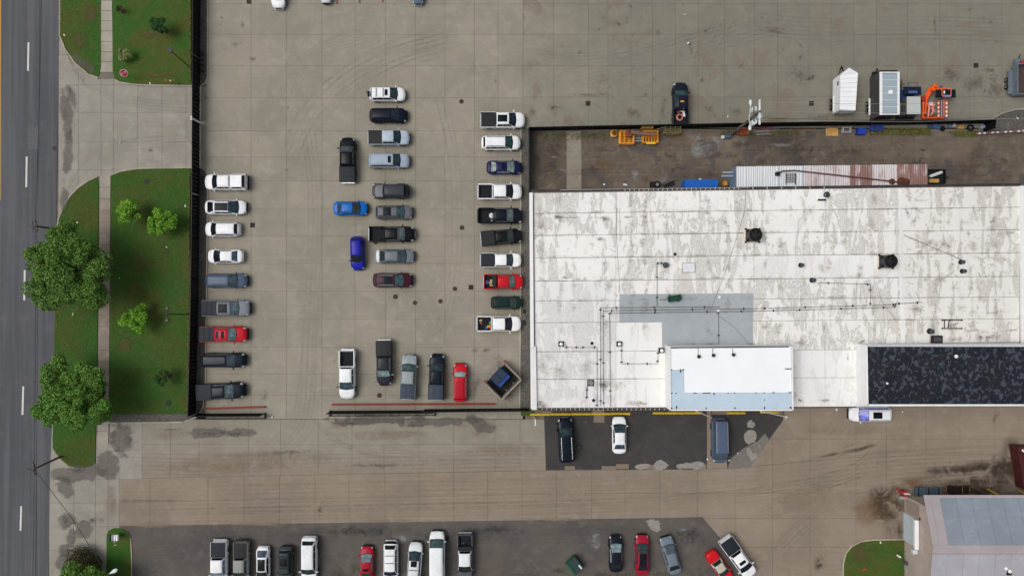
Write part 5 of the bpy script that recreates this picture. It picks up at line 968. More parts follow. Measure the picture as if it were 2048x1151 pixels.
def car(kind, u, v, Lpx, head, col, label, group, name=None, roof=None, **o):
    K = KINDS[kind]; W = K['W'] * o.get('w', 1.0); H = K['H']; belt = K['belt']; r0, r1, r2, r3 = o.get('r', K['r']); L = Lpx / PPM * (HC - 1.0) / HC; pk = kind == 'pickup'
    c = at(u, v, 1.0); z0 = .013; cat = "pickup truck" if pk else {'sedan': 'car', 'fastback': 'car', 'van': 'van', 'cargovan': 'van', 'jeep': 'off-road car'}.get(kind, 'sport utility car')
    nm = name or {"pickup truck": "pickup_truck", "car": "parked_car", "van": "van", "off-road car": "off_road_car"}.get(cat, "sport_utility_car")
    t = thing(nm, label, cat, (c.x, c.y, z0), R(head) if head else 1e-6, group); ORG.pop(t.name, None)
    pm = paint(col); rm = paint(roof) if roof else pm; gl = glass(o.get('glass', (24, 32, 37))); T0 = .345 if pk else 0.0
    tops = K['top']; tx, tz = [a for a, _ in tops], [b for _, b in tops]
    rf, rr = (.20, .05) if pk or kind in ('cargovan', 'jeep', 'bigsuv') else (.26, .20)
    if kind == 'jeep': rf, rr = .10, .04
    def hw(t_): return W / 2 * (1 - rf * max(0, (t_ - .84) / .16) ** 2.2 - rr * max(0, (.12 - t_) / .12) ** 2.2)
    def S(t_, q):
        a = abs(q); s = 1 if q > 0 else -1; zt = float(np.interp(t_, tx, tz)); zm = min(.66, zt - .20); w = hw(t_)
        ps = [(0, zt + .045), (.45, zt + .035), (.80, zt + .005), (.915, zt - .045), (.98, zt - .16), (1.0, zm), (.985, .44), (.90, .26)]; i = min(6, int(a)); f = a - i
        y = ps[i][0] + (ps[i + 1][0] - ps[i][0]) * f; z = ps[i][1] + (ps[i + 1][1] - ps[i][1]) * f; bow = .14 * (1 - y * y) * (max(0, (t_ - .8) / .2) - (0 if pk else max(0, (.1 - t_) / .1)))
        return Vector(((t_ - .5) * L + bow - (.14 * max(0, (t_ - .9) / .1) * (a > 5.5) * .5), s * y * w, z))
    def patch(nme, t0, t1, q0, q1, off, mt, nt=5, nq=5):
        m = MB(); f = lambda a, b: S(a, b) * 1.0 + Vector((off * (.5 if a > .95 else (-.5 if a < .05 else 0)), off * (1 if b > 0 else -1) * (abs(b) > 2.5), off)); m.grid(f, list(np.linspace(t0, t1, nt)), list(np.linspace(q0, q1, nq))); return m.build(nme, mt, t, True, smooth=True)
    T = [T0] + [x for x in (.008, .02, .05, .09, .14, .25, .345, .45, .55, .65, .74, .80, .86, .91, .945, .97, .985, 1.0) if x > T0]; Q = [-7 + i for i in range(15)]
    m = MB(); m.grid(lambda a, b: S(a, b if b != 0 else 1e-9), T, Q); n = len(Q); k = (len(T) - 1) * n
    m.f.append(tuple(range(k, k + n))); m.f.append(tuple(range(n - 1, -1, -1))); m.f += [(i * n, (i + 1) * n, (i + 1) * n + n - 1, i * n + n - 1) for i in range(len(T) - 1)]; m.mi += [0] * (1 + 1 + len(T) - 1)
    m.build("body", pm, t, True, smooth=True)
    # cabin
    Cz = lambda t_: float(np.interp(t_, [r0, r1, (r1 + r2) / 2, r2, r3], [belt - .02, H - .07, H, H - .05, belt - .03])); ktop = K['kt'] * W / 2
    def Cw(t_): wb = .905 * hw(t_); h = max(0, min(1, (Cz(t_) - belt) / (H - belt))); return wb, wb - (wb - ktop) * h
    def Top(t_, s, off=0): wb, wt = Cw(t_); bow = .16 * (1 - s * s) * max(0, min(1, (t_ - r2) / (r3 - r2) + .3 if t_ > r2 - .05 else 0)); return Vector(((t_ - .5) * L + bow + off * (.6 if t_ > r2 else (-.9 if t_ < r1 + .001 else 0)), s * wt, Cz(t_) + .05 * (1 - s * s) + off))
    def Side(t_, v_, sg, off=0): wb, wt = Cw(t_); zb = belt - .04; return Vector(((t_ - .5) * L, sg * (wb + (wt - wb) * v_ + off), zb + (Cz(t_) - zb) * v_ + off * .4))
    TC = sorted(set([r0, (r0 + r1) / 2, r1, r1 + .03, (r1 + r2) / 2, r2 - .03, r2, r2 + (r3 - r2) * .33, r2 + (r3 - r2) * .66, r3])); m = MB()
    def ring(t_, j): return Side(t_, j / 3, -1) if j < 3 else (Side(t_, (11 - j) / 3, 1) if j > 8 else Top(t_, -1 + (j - 3) * .4))
    m.grid(ring, TC, list(range(12))); m.f.append(tuple(range(11, -1, -1))); m.mi.append(0); m.build("cabin", rm, t, True, smooth=True)
    pg = lambda nme, t0, t1, s0, s1, off, mt, nt=5, ns=6: MB().grid(lambda a, b: Top(a, b, off), list(np.linspace(t0, t1, nt)), list(np.linspace(s0, s1, ns))).build(nme, mt, t, True, smooth=True)
    pg("windshield_frame", r2 + .004, r3 + .004, -.99, .99, .008, m_plastic); pg("windshield", r2 + .010, r3 - .008, -.93, .93, .018, gl)
    if kind not in ('cargovan',): pg("rear_window", r0 + (r1 - r0) * .12, r1 - (r1 - r0) * .06, -.86, .86, .016, glass(o.get('rglass', (22, 28, 33))))
    ts = [(r1 + .02, r1 + (r2 - r1) * .5 - .006), (r1 + (r2 - r1) * .5 + .006, r2 + (r3 - r2) * .45)]
    if kind in ('bigsuv', 'van', 'suv'): ts = [(r1 + .02, r1 + (r2 - r1) * .27), (r1 + (r2 - r1) * .29, r1 + (r2 - r1) * .60), (r1 + (r2 - r1) * .62, r2 + (r3 - r2) * .45)]
    if kind == 'cargovan': ts = ts[1:]
    for sg in (-1, 1):
        for a, b in ts: MB().grid(lambda x, y: Side(x, y, sg, .012), list(np.linspace(a, b, 4)), [.14, .5, .88], sg > 0).build("side_window", gl if not o.get('sglass') else glass(o['sglass']), t, True)
        patch("headlight", .945, .985, sg * 2.1, sg * 4.3, .012, m_head); x = (r3 - .035 - .5) * L; mw = .30 if pk or kind == 'bigsuv' else .22
        mm = {'chrome': m_chrome, 'body': pm}.get(o.get('mirror', 'body'), m_plastic); MB().bbox((x + .04, sg * (W / 2 + mw * .42), belt - .02), (.14, mw, .18), .04).build("mirror", mm, t, True)
        if not pk: patch("taillight", .008, .05, sg * 2.9, sg * 4.6, .012, m_tail)
    patch("grille", .965, 1.0, -4.4, 4.4, .004, o.get('grille', m_plastic), 3, 9) if o.get('nosebar') else None
    MB().bbox((L / 2 + .10, 0, .62), (.10, W * .46, .22), .03).build("grille", m_chrome if o.get('chromenose') else m_plastic, t, True); MB().bbox((L / 2 + .07, 0, .40), (.16, W * .66, .16), .05).build("front_bumper", o.get('bump', m_plastic), t, True)
    patch("cowl", r3 - .004, r3 + .016, -2.4, 2.4, .012, m_plastic, 3, 7)
    if not pk: MB().bbox((-L / 2 - .03, 0, .50), (.16, W * .72, .18), .05).build("rear_bumper", pm if kind != 'jeep' else m_plastic, t, True)
    for a in (-1, 1): MB().tube(((r3 + .008 - .5) * L + .10, a * .28 - .1, belt + .03), ((r3 - .03 - .5) * L + .1, a * .28 + .25, belt + .13), .014, 4).build("wiper", m_plastic, t, True)
    MB().box(((r3 + .98) / 2 * L - .5 * L, W * .31, float(np.interp((r3 + .98) / 2, tx, tz)) + .024), ((.965 - r3) * L, .018, .012)).build("hood_crease", pm, t, True); MB().box(((r3 + .98) / 2 * L - .5 * L, -W * .31, float(np.interp((r3 + .98) / 2, tx, tz)) + .024), ((.965 - r3) * L, .018, .012)).build("hood_crease", pm, t, True)
    # wheels
    rw = .41 if pk or kind in ('bigsuv', 'jeep') else (.36 if kind != 'sedan' else .33); rimm = m_rimd if o.get('darkrim') else m_rim
    for tt in (.20, .815):
        for sg in (-1, 1):
            x = (tt - .5) * L; yo = sg * (W / 2 + .012 + o.get('wout', 0)); MB().tube((x, yo - sg * .10, rw * 1.02), (x, yo - sg * .012, rw * 1.02), rw * 1.14, 18).build("wheel_arch", m_plastic, t, True)
            w = MB().tube((x, yo - sg * .26, rw - .01), (x, yo + sg * .004, rw - .01), rw, 20).build("wheel", m_tyre, t, True); MB().tube((x, yo, rw - .01), (x, yo + sg * .012, rw - .01), rw * .62, 14).build("rim", rimm, w, True)
    # roof furniture
    if o.get('pano'): a, b = o['pano']; pg("glass_roof", a, b, -.80, .80, .016, M((22, 26, 32), .35, 0, .4, 2, .1, 'roof_glass'))
    for a, b in o.get('sunroofs', []): pg("sunroof", a, b, -.62, .62, .016, M((18, 20, 26), .35, 0, .4, 2, .1, 'roof_glass'), 3, 4)
    if o.get('rails'):
        rmat = m_chrome if o['rails'] == 'chrome' else m_plastic
        for sg in (-1, 1): MB().tube(Top(r1 + .03, sg * .88, .07), Top(r2 - .02, sg * .88, .07), .032, 6).build("roof_rail", rmat, t, True)
    for tt in o.get('bars', []): MB().tube(Top(tt, -.86, .12), Top(tt, .86, .12), .035, 6).build("cross_bar", m_plastic, t, True)
    if o.get('rack'):
        for k_ in range(5): MB().tube(Top(r1 + .05, -.66 + k_ * .33, .08), Top(r2 - .12, -.66 + k_ * .33, .08), .018, 5).build("rack_bar", m_plastic if k_ in (0, 4) else pm, t, True)
        for tt in (r1 + .05, (r1 + r2) / 2, r2 - .12): MB().tube(Top(tt, -.7, .10), Top(tt, .7, .10), .022, 5).build("cross_bar", m_plastic, t, True)
    if not pk and kind != 'jeep': MB().bbox((Top(r1 + .05, 0).x, 0, H + .06), (.16, .05, .06), .02).build("roof_antenna", rm, t, True)
    if o.get('spare'): MB().tube((-L / 2 - .24, 0, 1.0), (-L / 2 - .02, 0, 1.0), .38, 20).build("spare_wheel", m_tyre, t, True)
    if o.get('deck'): patch("trunk_lid", .004, r0 - .01, -2.9, 2.9, .012, paint(o['deck']), 4, 7)
    if kind == 'jeep':
        for sg in (-1, 1):
            MB().bbox(((.86 - .5) * L, sg * (W / 2 - .12), .98), (1.1, .36, .10), .05).build("fender", m_plastic, t, True); MB().bbox(((.19 - .5) * L, sg * (W / 2 - .03), .98), (1.05, .2, .10), .05).build("fender", m_plastic, t, True)
        patch("hood", r3 + .02, .985, -2.3, 2.3, .025, paint(o.get('hood', col)), 4, 5)
    if pk:
        bt = belt + .0; xb0, xb1 = -L / 2 + .02, (T0 - .5) * L - .02; hwB = W / 2; m = MB()
        for sg in (-1, 1): m.bbox(((xb0 + xb1) / 2, sg * (hwB - .06), (bt + .36) / 2), (xb1 - xb0, .14, bt - .36), .035)
        m.bbox((xb1 - .04, 0, (bt + .36) / 2), (.08, W - .26, bt - .4), .02); bo = m.build("bed", pm, t, True)
        MB().bbox((xb0 + .04, 0, (bt + .45) / 2), (.09, W - .30, bt - .45), .03).build("tailgate", pm, t, True); MB().box(((xb0 + xb1) / 2, 0, .70), (xb1 - xb0, W - .2, .08)).build("bed_floor", m_liner, t, True)
        for k_ in range(7): MB().box(((xb0 + xb1) / 2, -.66 + k_ * .22, .75), (xb1 - xb0 - .16, .07, .02)).build("floor_rib", m_liner, t, True) if not o.get('cover') else None
        for sg in (-1, 1): MB().bbox(((.20 - .5) * L, sg * (W / 2 - .25), .88), (.9, .22, .26), .05).build("wheel_well", m_liner, t, True); MB().bbox((xb0 - .005, sg * (W / 2 - .09), .98), (.05, .14, .42), .015).build("taillight", m_tail, t, True)
        MB().bbox((-L / 2 - .09, 0, .58), (.2, W * .9, .16), .05).build("rear_bumper", o.get('rb', m_chrome), t, True)
        if o.get('cover'):
            mc = {'black': m_vinyl, 'blue': m_vinyl2, 'dark': m_plastic}[o['cover']]; Lb = xb1 - xb0; nb_ = o.get('folds', 3)
            m = MB(); w2 = W / 2 - .05
            for k_ in range(nb_):
                a, b = xb0 + Lb * k_ / nb_ + .02, xb0 + Lb * (k_ + 1) / nb_ - .02; m.grid(lambda x, y: (x, y, bt + .05 + .05 * (1 - (y / w2) ** 2) - (.05 if abs(y) > w2 - .01 else 0)), [a, (a + b) / 2, b], [-w2, -w2 + .03, -w2 * .4, w2 * .4, w2 - .03, w2])
            m.grid(lambda x, y: (x, y, bt + .015), [xb0 + .01, xb1 - .01], [-w2, w2]); m.build("bed_cover", mc, t, True, smooth=False)
        elif o.get('toolbox'): MB().bbox((xb1 - .33, 0, bt + .04), (.52, W - .1, .22), .04).build("toolbox", m_plastic, t, True)
        if o.get('cap'):
            a, b = (.02 - .5) * L, (T0 - .5) * L - .03; m = MB(); wb, wt = W / 2 * .94, W / 2 * .76; hgt = H - .02
            vs = [(x, y, z) for x, dx in ((a, .12), (b, .02)) for y, z in ((-wb, bt), (wb, bt))] + [(x, y, hgt) for x in (a + .22, b) for y in (-wt, wt)]; m.add(vs, [(0, 1, 3, 2), (0, 4, 5, 1), (2, 3, 7, 6), (0, 2, 6, 4), (1, 5, 7, 3), (4, 6, 7, 5)]); m.build("bed_cap", rm, t, True)
            MB().add([(a + .03, -wb * .85, bt + .1), (a + .03, wb * .85, bt + .1), (a + .19, wt * .9, hgt - .05), (a + .19, -wt * .9, hgt - .05)], [(0, 1, 2, 3)]).build("cap_rear_window", gl, t, True)
            for sg in (-1, 1): MB().add([(a + .3, sg * (wb - .015), bt + .12), (b - .15, sg * (wb - .015), bt + .12), (b - .15, sg * (wt + .03), hgt - .08), (a + .35, sg * (wt + .03), hgt - .08)], [(0, 1, 2, 3) if sg < 0 else (3, 2, 1, 0)]).build("side_window", gl, t, True)
    return t
WHT = (242, 243, 245); NAVY = (22, 28, 44); BLK = (24, 28, 33); RED = (176, 22, 36); g1 = "vehicles parked along the west fence"
GW = (34, 48, 54)
car('pickup', 452, 364, 82, 180, WHT, "white pickup with a white bed cap, topmost along the west fence", g1, cap=1, rb=m_plastic)
car('fastback', 450, 414, 79, 0, WHT, "white car with black glass roof, second from the top along the west fence", g1, pano=(.22, .60), glass=(38, 56, 66), rglass=(22, 26, 32))
car('suv', 444, 458, 67, 180, WHT, "white compact sport utility with red tail lamps facing the west fence", g1)
car('sedan', 449, 512, 68, 180, WHT, "small white sedan facing the west fence", g1, rglass=(64, 80, 96))
car('suv', 452, 561, 80, 0, (78, 94, 116), "blue-grey sport utility between the white sedan and the grey pickup", g1, glass=(66, 84, 92))
car('pickup', 451, 616, 93, 0, (128, 134, 144), "grey pickup with dark bed cover and gridded glass roof by the west fence", g1, cover='black', pano=(.40, .60), glass=(96, 110, 118), w=1.02)
car('pickup', 446, 668, 92, 0, (196, 22, 40), "red pickup with black bed cover and two roof hatches by the west fence", g1, cover='black', sunroofs=[(.40, .47), (.52, .59)], glass=(110, 122, 128))
car('bigsuv', 447, 720, 83, 0, (19, 26, 40), "dark navy sport utility between the red and the black pickup", g1, glass=(74, 88, 96), w=.94)
car('pickup', 440, 782, 94, 3, (20, 28, 40), "black pickup with weathered cover in the lot's south-west corner", g1, cover='black', folds=1, glass=(96, 112, 120), w=1.04)
g2 = "vehicles parked in the middle of the lot"
car('pickup', 695, 320, 87, 90, (15, 18, 22), "black pickup standing crosswise left of the middle row", g2, cover='black', glass=(66, 76, 82), darkrim=1, folds=3, w=1.02, mirror='b')
car('sedan', 700, 416, 65, 0, (16, 106, 190), "bright blue sedan left of the middle row", g2, glass=(48, 60, 66), rglass=(40, 56, 74))
car('suv', 714, 506, 64, 272, (30, 36, 160), "royal blue hatchback pointing down the lot", g2, r=(.03, .12, .56, .76), glass=(26, 30, 40), w=.95)
car('suv', 774, 188, 69, 0, WHT, "white sport utility with spare wheel and roof bars, topmost in the middle row", g2, spare=1, bars=[.22, .42], sunroofs=[(.46, .55)], glass=(46, 60, 64), w=.95)
car('suv', 776, 230, 72, 0, (15, 20, 38), "dark navy sport utility second in the middle row", g2, glass=(38, 46, 58))
car('pickup', 777, 275, 80, 0, (180, 192, 206), "silver pickup with black bed cover in the middle row", g2, cover='dark', folds=1, glass=(40, 54, 62), w=.95)
car('bigsuv', 778, 321, 78, 0, (160, 172, 190), "silver-blue large sport utility with sunroof in the middle row", g2, sunroofs=[(.50, .58)], glass=(44, 60, 66), w=.93)
car('jeep', 781, 382, 70, 180, (58, 62, 68), "dark grey boxy off-road car with spare wheel in the middle row", g2, spare=1, hood=(104, 106, 112), darkrim=1)
car('suv', 787, 424, 72, 0, (104, 106, 112), "grey sport utility with gridded roof in the middle row", g2, pano=(.24, .46), glass=(66, 84, 90), rails='black', w=.97)
car('pickup', 783, 468, 89, 0, (15, 17, 20), "black pickup with open empty bed in the middle row", g2, glass=(92, 106, 106), chromenose=1)
car('sedan', 789, 512, 75, 0, (112, 120, 128), "grey sedan with a pale trunk lid in the middle row", g2, deck=(214, 220, 226), glass=(64, 78, 84))
car('suv', 785, 560, 76, 0, (64, 26, 40), "maroon sport utility at the foot of the middle row", g2, pano=(.30, .52), rails='chrome', glass=(66, 92, 98), r=(.03, .10, .57, .77))
g3 = "vehicles parked facing the gravel bed"
car('pickup', 1005, 240, 86, 0, WHT, "white pickup with black cover and big sunroof, topmost by the gravel bed", g3, cover='dark', folds=1, sunroofs=[(.39, .61)], glass=(28, 40, 56))
car('suv', 1002, 285, 75, 0, WHT, "white long sport utility with roof rails by the gravel bed", g3, rails='black', glass=(44, 66, 70))
car('sedan', 1008, 334, 66, 0, (26, 30, 78), "navy blue sedan with sunroof by the gravel bed", g3, sunroofs=[(.44, .53)], glass=(120, 138, 132), rglass=(136, 150, 146), w=.97)
car('pickup', 999, 383, 86, 0, WHT, "white pickup with open dark bed by the gravel bed", g3, glass=(30, 36, 44))
car('pickup', 1000, 431, 86, 0, (13, 17, 32), "navy black pickup with open bed holding a white bucket", g3, glass=(92, 104, 108), rb=m_plastic)
car('pickup', 1002, 474, 79, 5, (15, 17, 22), "black pickup parked slightly askew by the gravel bed", g3, cover='dark', folds=1, glass=(50, 58, 64), w=.97)
car('pickup', 1001, 520, 79, 0, WHT, "white pickup with flat black cover above the red pickup", g3, cover='black', folds=1, glass=(44, 58, 64), w=.92)
car('pickup', 1006, 563, 76, 0, (190, 20, 34), "red pickup with black toolbox and loaded bed", g3, toolbox=1, glass=(86, 108, 104), w=.97)
car('suv', 1013, 605, 60, 0, (22, 42, 42), "small dark green sport utility below the red pickup", g3, glass=(48, 66, 62), w=.88)
car('pickup', 997, 647, 86, 0, WHT, "white pickup with an open bed full of colourful tools", g3, glass=(26, 32, 42))
g4 = "vehicles parked by the sliding gates"
car('pickup', 694, 748, 95, 270, (240, 242, 244), "long white pickup with empty black bed by the sliding gate", g4, glass=(60, 78, 86), mirror='b', w=1.02)
car('pickup', 768, 725, 88, 271, (44, 46, 54), "grey-black pickup with white mirrors by the sliding gate", g4, cover='dark', folds=1, glass=(120, 142, 144), mirror='chrome', w=1.0)
car('pickup', 817, 754, 87, 87, (150, 158, 162), "silver pickup with ribbed charcoal cover by the sliding gate", g4, cover='blue', folds=1, glass=(66, 84, 86), chromenose=1)
car('pickup', 873, 754, 89, 88, (17, 24, 36), "black pickup with blue-grey cover beside the red sport utility", g4, cover='blue', folds=1, glass=(46, 58, 64))
car('suv', 920, 765, 73, 90, (196, 20, 40), "red sport utility with roof rack by the sliding gate", g4, rack=1, glass=(138, 164, 158), r=(.04, .09, .66, .78), w=1.0)
car('pickup', 1361, 208, 83, 90, (24, 30, 46), "dark navy pickup with loaded bed backed against the yard fence", "", glass=(46, 74, 76), w=.98)
g5 = "vehicles parked by the warehouse's south wall"
car('bigsuv', 1132, 880, 86, 93, (13, 22, 34), "long black sport utility with silver roof rails and a person beside it", g5, rails='chrome', glass=(46, 62, 66), chromenose=1, w=.99)
car('sedan', 1239, 870, 71, 90, WHT, "white sedan standing alone on the dark stall asphalt", g5, glass=(46, 62, 68), rglass=(58, 70, 86), w=1.02)
car('van', 1440, 880, 87, 271, (84, 98, 122), "blue-grey van with pale roof rails beside the brace pole", g5, rails='chrome', glass=(70, 88, 94), w=1.04)
car('suv', 1742, 828, 82, 180, WHT, "white sport utility with violet windshield under the dark roof block", g5, glass=(112, 116, 196), sunroofs=[(.30, .52)], rails='chrome', w=1.02)
g6 = "vehicles along the bottom of the lower asphalt"
car('pickup', 438, 1126, 88, 270, WHT, "white pickup with dark bed cover, first in the bottom row by the mailboxes", g6, cover='black', glass=(120, 140, 150), w=1.02)
car('pickup', 482, 1126, 86, 270, (150, 150, 148), "beige-grey truck with black bed load in the bottom row", g6, cover='dark', folds=2, glass=(40, 56, 50), w=.92, rb=m_plastic)
car('fastback', 525, 1132, 74, 270, WHT, "white hatchback with black glass roof in the bottom row", g6, pano=(.20, .58), rglass=(66, 80, 96), glass=(30, 40, 36), w=.95)
car('jeep', 571, 1131, 74, 270, (56, 66, 70), "dark grey boxy car with roof panel in the bottom row", g6, pano=(.22, .44), bars=[.18, .48], w=.92)
car('bigsuv', 618, 1118, 86, 270, (236, 238, 240), "large white van-like sport utility with black rear window in the bottom row", g6, r=(.05, .12, .66, .80), glass=(40, 52, 60))
car('sedan', 733, 1127, 66, 90, (166, 22, 44), "red hatchback parked beside the weeds in the bottom row", g6, sunroofs=[(.32, .40)], glass=(106, 122, 126), rglass=(24, 60, 44), w=.98)
car('suv', 781, 1124, 82, 270, WHT, "white sport utility with black rear and roof bars in the bottom row", g6, bars=[.28, .46], r=(.06, .14, .66, .79), glass=(26, 36, 50), deck=(20, 20, 22), mirror='chrome')
car('suv', 829, 1125, 78, 86, (222, 224, 226), "white sport utility with sunroof, nose up, beside the long van", g6, sunroofs=[(.46, .60)], bars=[.22, .38], glass=(40, 58, 62), mirror='chrome', w=.95)
car('cargovan', 874, 1113, 98, 90, (238, 240, 242), "long white windowless van in the bottom row", g6, r=(.01, .02, .74, .86), glass=(62, 82, 86))
car('pickup', 930, 1113, 90, 270, (90, 92, 100), "pickup with white roof and cluttered dark bed in the bottom row", g6, roof=(232, 236, 240), glass=(34, 44, 44), w=.98, toolbox=1)
car('sedan', 1232, 1108, 70, 91, (24, 26, 36), "black sedan with red tail lamps beside the green dumpster", g6, glass=(120, 138, 144), w=.98)
car('sedan', 1285, 1110, 77, 90, (160, 26, 48), "dark red sedan with black glass roof in the bottom row", g6, pano=(.26, .58), glass=(50, 60, 64))
car('sedan', 1342, 1111, 74, 106, (112, 124, 136), "blue-grey sedan parked askew in the bottom row", g6, glass=(70, 84, 90))
car('sedan', 1441, 1135, 72, 305, (204, 24, 36), "red coupe with beige soft top beside the white pickup", g6, roof=(196, 190, 172), glass=(48, 60, 60), w=.94, r=(.26, .36, .56, .70))
car('pickup', 1477, 1114, 90, 306, WHT, "white pickup with black bed and sunroof parked at an angle", g6, cover='black', folds=1, sunroofs=[(.53, .60)], glass=(22, 30, 44), w=1.0)
g7 = "vehicles cut off by the top edge"
car('sedan', 555, -23, 72, 270, WHT, "white car whose nose alone shows at the top edge", g7, glass=(34, 44, 50), bump=m_trim); car('sedan', 650, -34, 74, 270, (214, 218, 222), "white car showing only a sliver at the top edge near the red stripes", g7, w=.8); car('sedan', 835, -33, 76, 270, (90, 110, 130), "dark blue-grey car showing only its bumper at the top edge", g7, w=.85, bump=m_head)

# ---- loads in the beds
def bed(u, v, zz=.76): return at(u, v, zz)
def bucket(u, v, col, label, r=.17, h=.36, z=.77, group=None):
    c = bed(u, v, z); t = thing("bucket", label, "bucket", tuple(c), group=group); MB().tube((c.x, c.y, z), (c.x, c.y, z + h), r * .85, 14, r, cap=False).tube((c.x, c.y, z), (c.x, c.y, z + .02), r * .84, 14).build("shell", M(col, .5), t); MB().tube((c.x, c.y, z + h), (c.x, c.y, z + h + .03), r * 1.06, 14).build("lid", M(col, .5), t)
def crate(u, v, d, col, label, z=.77, rz=0, cat="box", name="box", group=None):
    c = bed(u, v, z); t = thing(name, label, cat, tuple(c), group=group); MB().bbox((c.x, c.y, z + d[2] / 2), d, .03, rz).build("carton", M(col, .8), t); MB().box((c.x, c.y, z + d[2] + .006), (d[0] * .9, .05, .008), rz).build("tape", M(tuple(int(x * .8) for x in col), .6), t)
bucket(983.5, 431.5, (214, 216, 214), "white round bucket standing in the navy black pickup's bed", .33, .4, z=.77); bucket(988, 439, (176, 186, 196), "small pale bucket in the corner of the navy black pickup's bed", .14)
crate(984, 441, (.35, .22, .2), (150, 156, 160), "grey carton by the navy black pickup's cab")
for u, v, l in ((983.5, 560.5, "upper of three tan boxes in the red pickup's bed"), (981.5, 565, "middle of three tan boxes in the red pickup's bed"), (983, 570, "lower of three tan boxes in the red pickup's bed")): crate(u, v, (.42, .24, .3), (206, 172, 120), l, group="tan boxes in the red pickup")
c = bed(974, 564.5); t = thing("sack", "blue sack lying in the red pickup's bed", "sack", tuple(c)); MB().dome((c.x, c.y, .75), .33, .3, 10).build("fabric", M((72, 90, 140), .8, 0, .3, 5), t, smooth=True)
for u, v, col, l in ((961.5, 640, (186, 170, 130), "tan tool tub in the loaded white pickup's bed"), (977, 652, (230, 180, 40), "yellow tool case in the loaded white pickup's bed"), (981, 645, (70, 160, 90), "green case in the loaded white pickup's bed"), (973, 655, (60, 130, 220), "light blue case in the loaded white pickup's bed"), (981, 655, (196, 40, 70), "pink-red case in the loaded white pickup's bed"), (984, 649, (190, 120, 60), "orange case near the loaded white pickup's cab"), (962, 645, (150, 80, 110), "mauve case in the loaded white pickup's bed")): crate(u, v, (random.uniform(.25, .42), random.uniform(.22, .36), .26), col, l, rz=random.uniform(-.6, .6), cat="tool case", name="tool_case")
c = bed(969, 645, .77); tag(MB().torus((c.x, c.y, .84), .28, .07, 18, 8).build("cable_coil", M((44, 40, 36), .7), smooth=True), "dark cable coil in the loaded white pickup's bed", "cable coil")
c = bed(1359, 235, .77); tag(MB().torus((c.x, c.y, .86), .40, .09, 24, 8).torus((c.x, c.y, .97), .34, .07, 24, 8).build("hose_coil", M((196, 128, 118), .6), smooth=True), "pinkish coiled hose in the dark navy pickup's bed", "hose coil")
bucket(1356, 225, (150, 40, 44), "dark red bucket beside the coiled hose", .2); bucket(1362.5, 222.5, (206, 210, 214), "white bucket beside the coiled hose", .17); crate(1367, 227, (.28, .95, .25), (222, 222, 220), "long white carton beside the coiled hose", rz=.15)
for i in range(7): crate(1355.5 + (i % 4) * 4.2, 212.5 + (i // 4) * 4.2, (.24, .24, .3), (196 - i * 8, 200 - i * 8, 204 - i * 8), ("north-west jug of the pale jugs behind the cab", "second pale jug behind the cab", "third pale jug behind the cab", "north-east jug of the pale jugs behind the cab", "south-west jug of the pale jugs behind the cab", "second jug of the lower pale jugs", "south-east jug of the lower pale jugs")[i], cat="jug", name="jug", group="pale jugs in the navy pickup's bed")
c = at(1364.5, 203, 2.0); t = thing("amber_beacon", "amber beacon bar on the dark navy pickup's roof", "beacon", (c.x, c.y, 1.97)); MB().bbox((c.x, c.y, 2.04), (.5, .2, .12), .03).build("lens", M((214, 158, 70), .3), t)
for i, (u, v, a_) in enumerate(((926, 1085, .4), (930, 1090, -.5), (935, 1094, .8), (928, 1096, 0))): crate(u, v, (.5, .12, .14), ((90, 90, 92), (70, 60, 74), (196, 200, 196), (60, 62, 66))[i], ("grey length of timber in the cluttered bed", "dull purple timber in the cluttered bed", "white bundle in the cluttered bed", "charcoal timber in the cluttered bed")[i], rz=a_, cat="timber", name="timber")
# ================================================================ TRAILERS AND EQUIPMENT
def wheelset(par, x, ys, z=.33, r=.33, side=1):
    for y in ys:
        w = MB().tube((x, y, z), (x + .2 * side, y, z), r, 16).build("wheel", m_tyre, par); MB().tube((x + .2 * side, y, z), (x + .215 * side, y, z), r * .6, 12).build("rim", m_rim, w)
# white cargo trailer with wedge nose
hT = 2.55; a = at(1681, 150, hT); b = at(1716, 146, hT); d = at(1711, 221, hT); e_ = at(1680, 219, hT); nose = at(1698.5, 135.5, hT)
t = thing("cargo_trailer", "white enclosed trailer with a wedge nose and ribbed roof", "trailer", (*((a + d) / 2).xy, 0)); m_tw = M((230, 232, 234), .45, 0, .04, 1, name="trailer_white")
poly = [(a.x, a.y), (nose.x, nose.y), (b.x, b.y), (d.x, d.y), (e_.x, e_.y)]; MB().prism(poly, .45, hT - .08).build("body", m_tw, t)
for k in range(8):
    f0, f1 = k / 8, (k + 1) / 8; p0, p1, q0, q1 = a.lerp(e_, f0), a.lerp(e_, f1), b.lerp(d, f0), b.lerp(d, f1); MB().prism([(p0.x, p0.y - .015), (q0.x, q0.y - .015), (q1.x, q1.y + .015), (p1.x, p1.y + .015)], hT - .08, hT).build("roof_panel", M((240, 241, 243), .45, 0, .03, 1, name="trailer_roof"), t)
MB().prism([(a.x, a.y + .02), (b.x, b.y + .02), (nose.x, nose.y)], hT - .08, hT - .02).build("nose_panel", m_tw, t)
MB().box((a.x - .06, (a.y + e_.y) / 2 - 1.0, .75), (.16, 2.0, .12)).build("fender", m_tw, t); wheelset(t, a.x - .12, ((a.y + e_.y) / 2 - .6, (a.y + e_.y) / 2 - 1.4), side=-1)
for q in (e_.lerp(d, .27), e_.lerp(d, .73)): MB().box((q.x, q.y - .03, 1.4), (.95, .05, 1.8)).build("rear_door", M((206, 210, 214), .5), t)
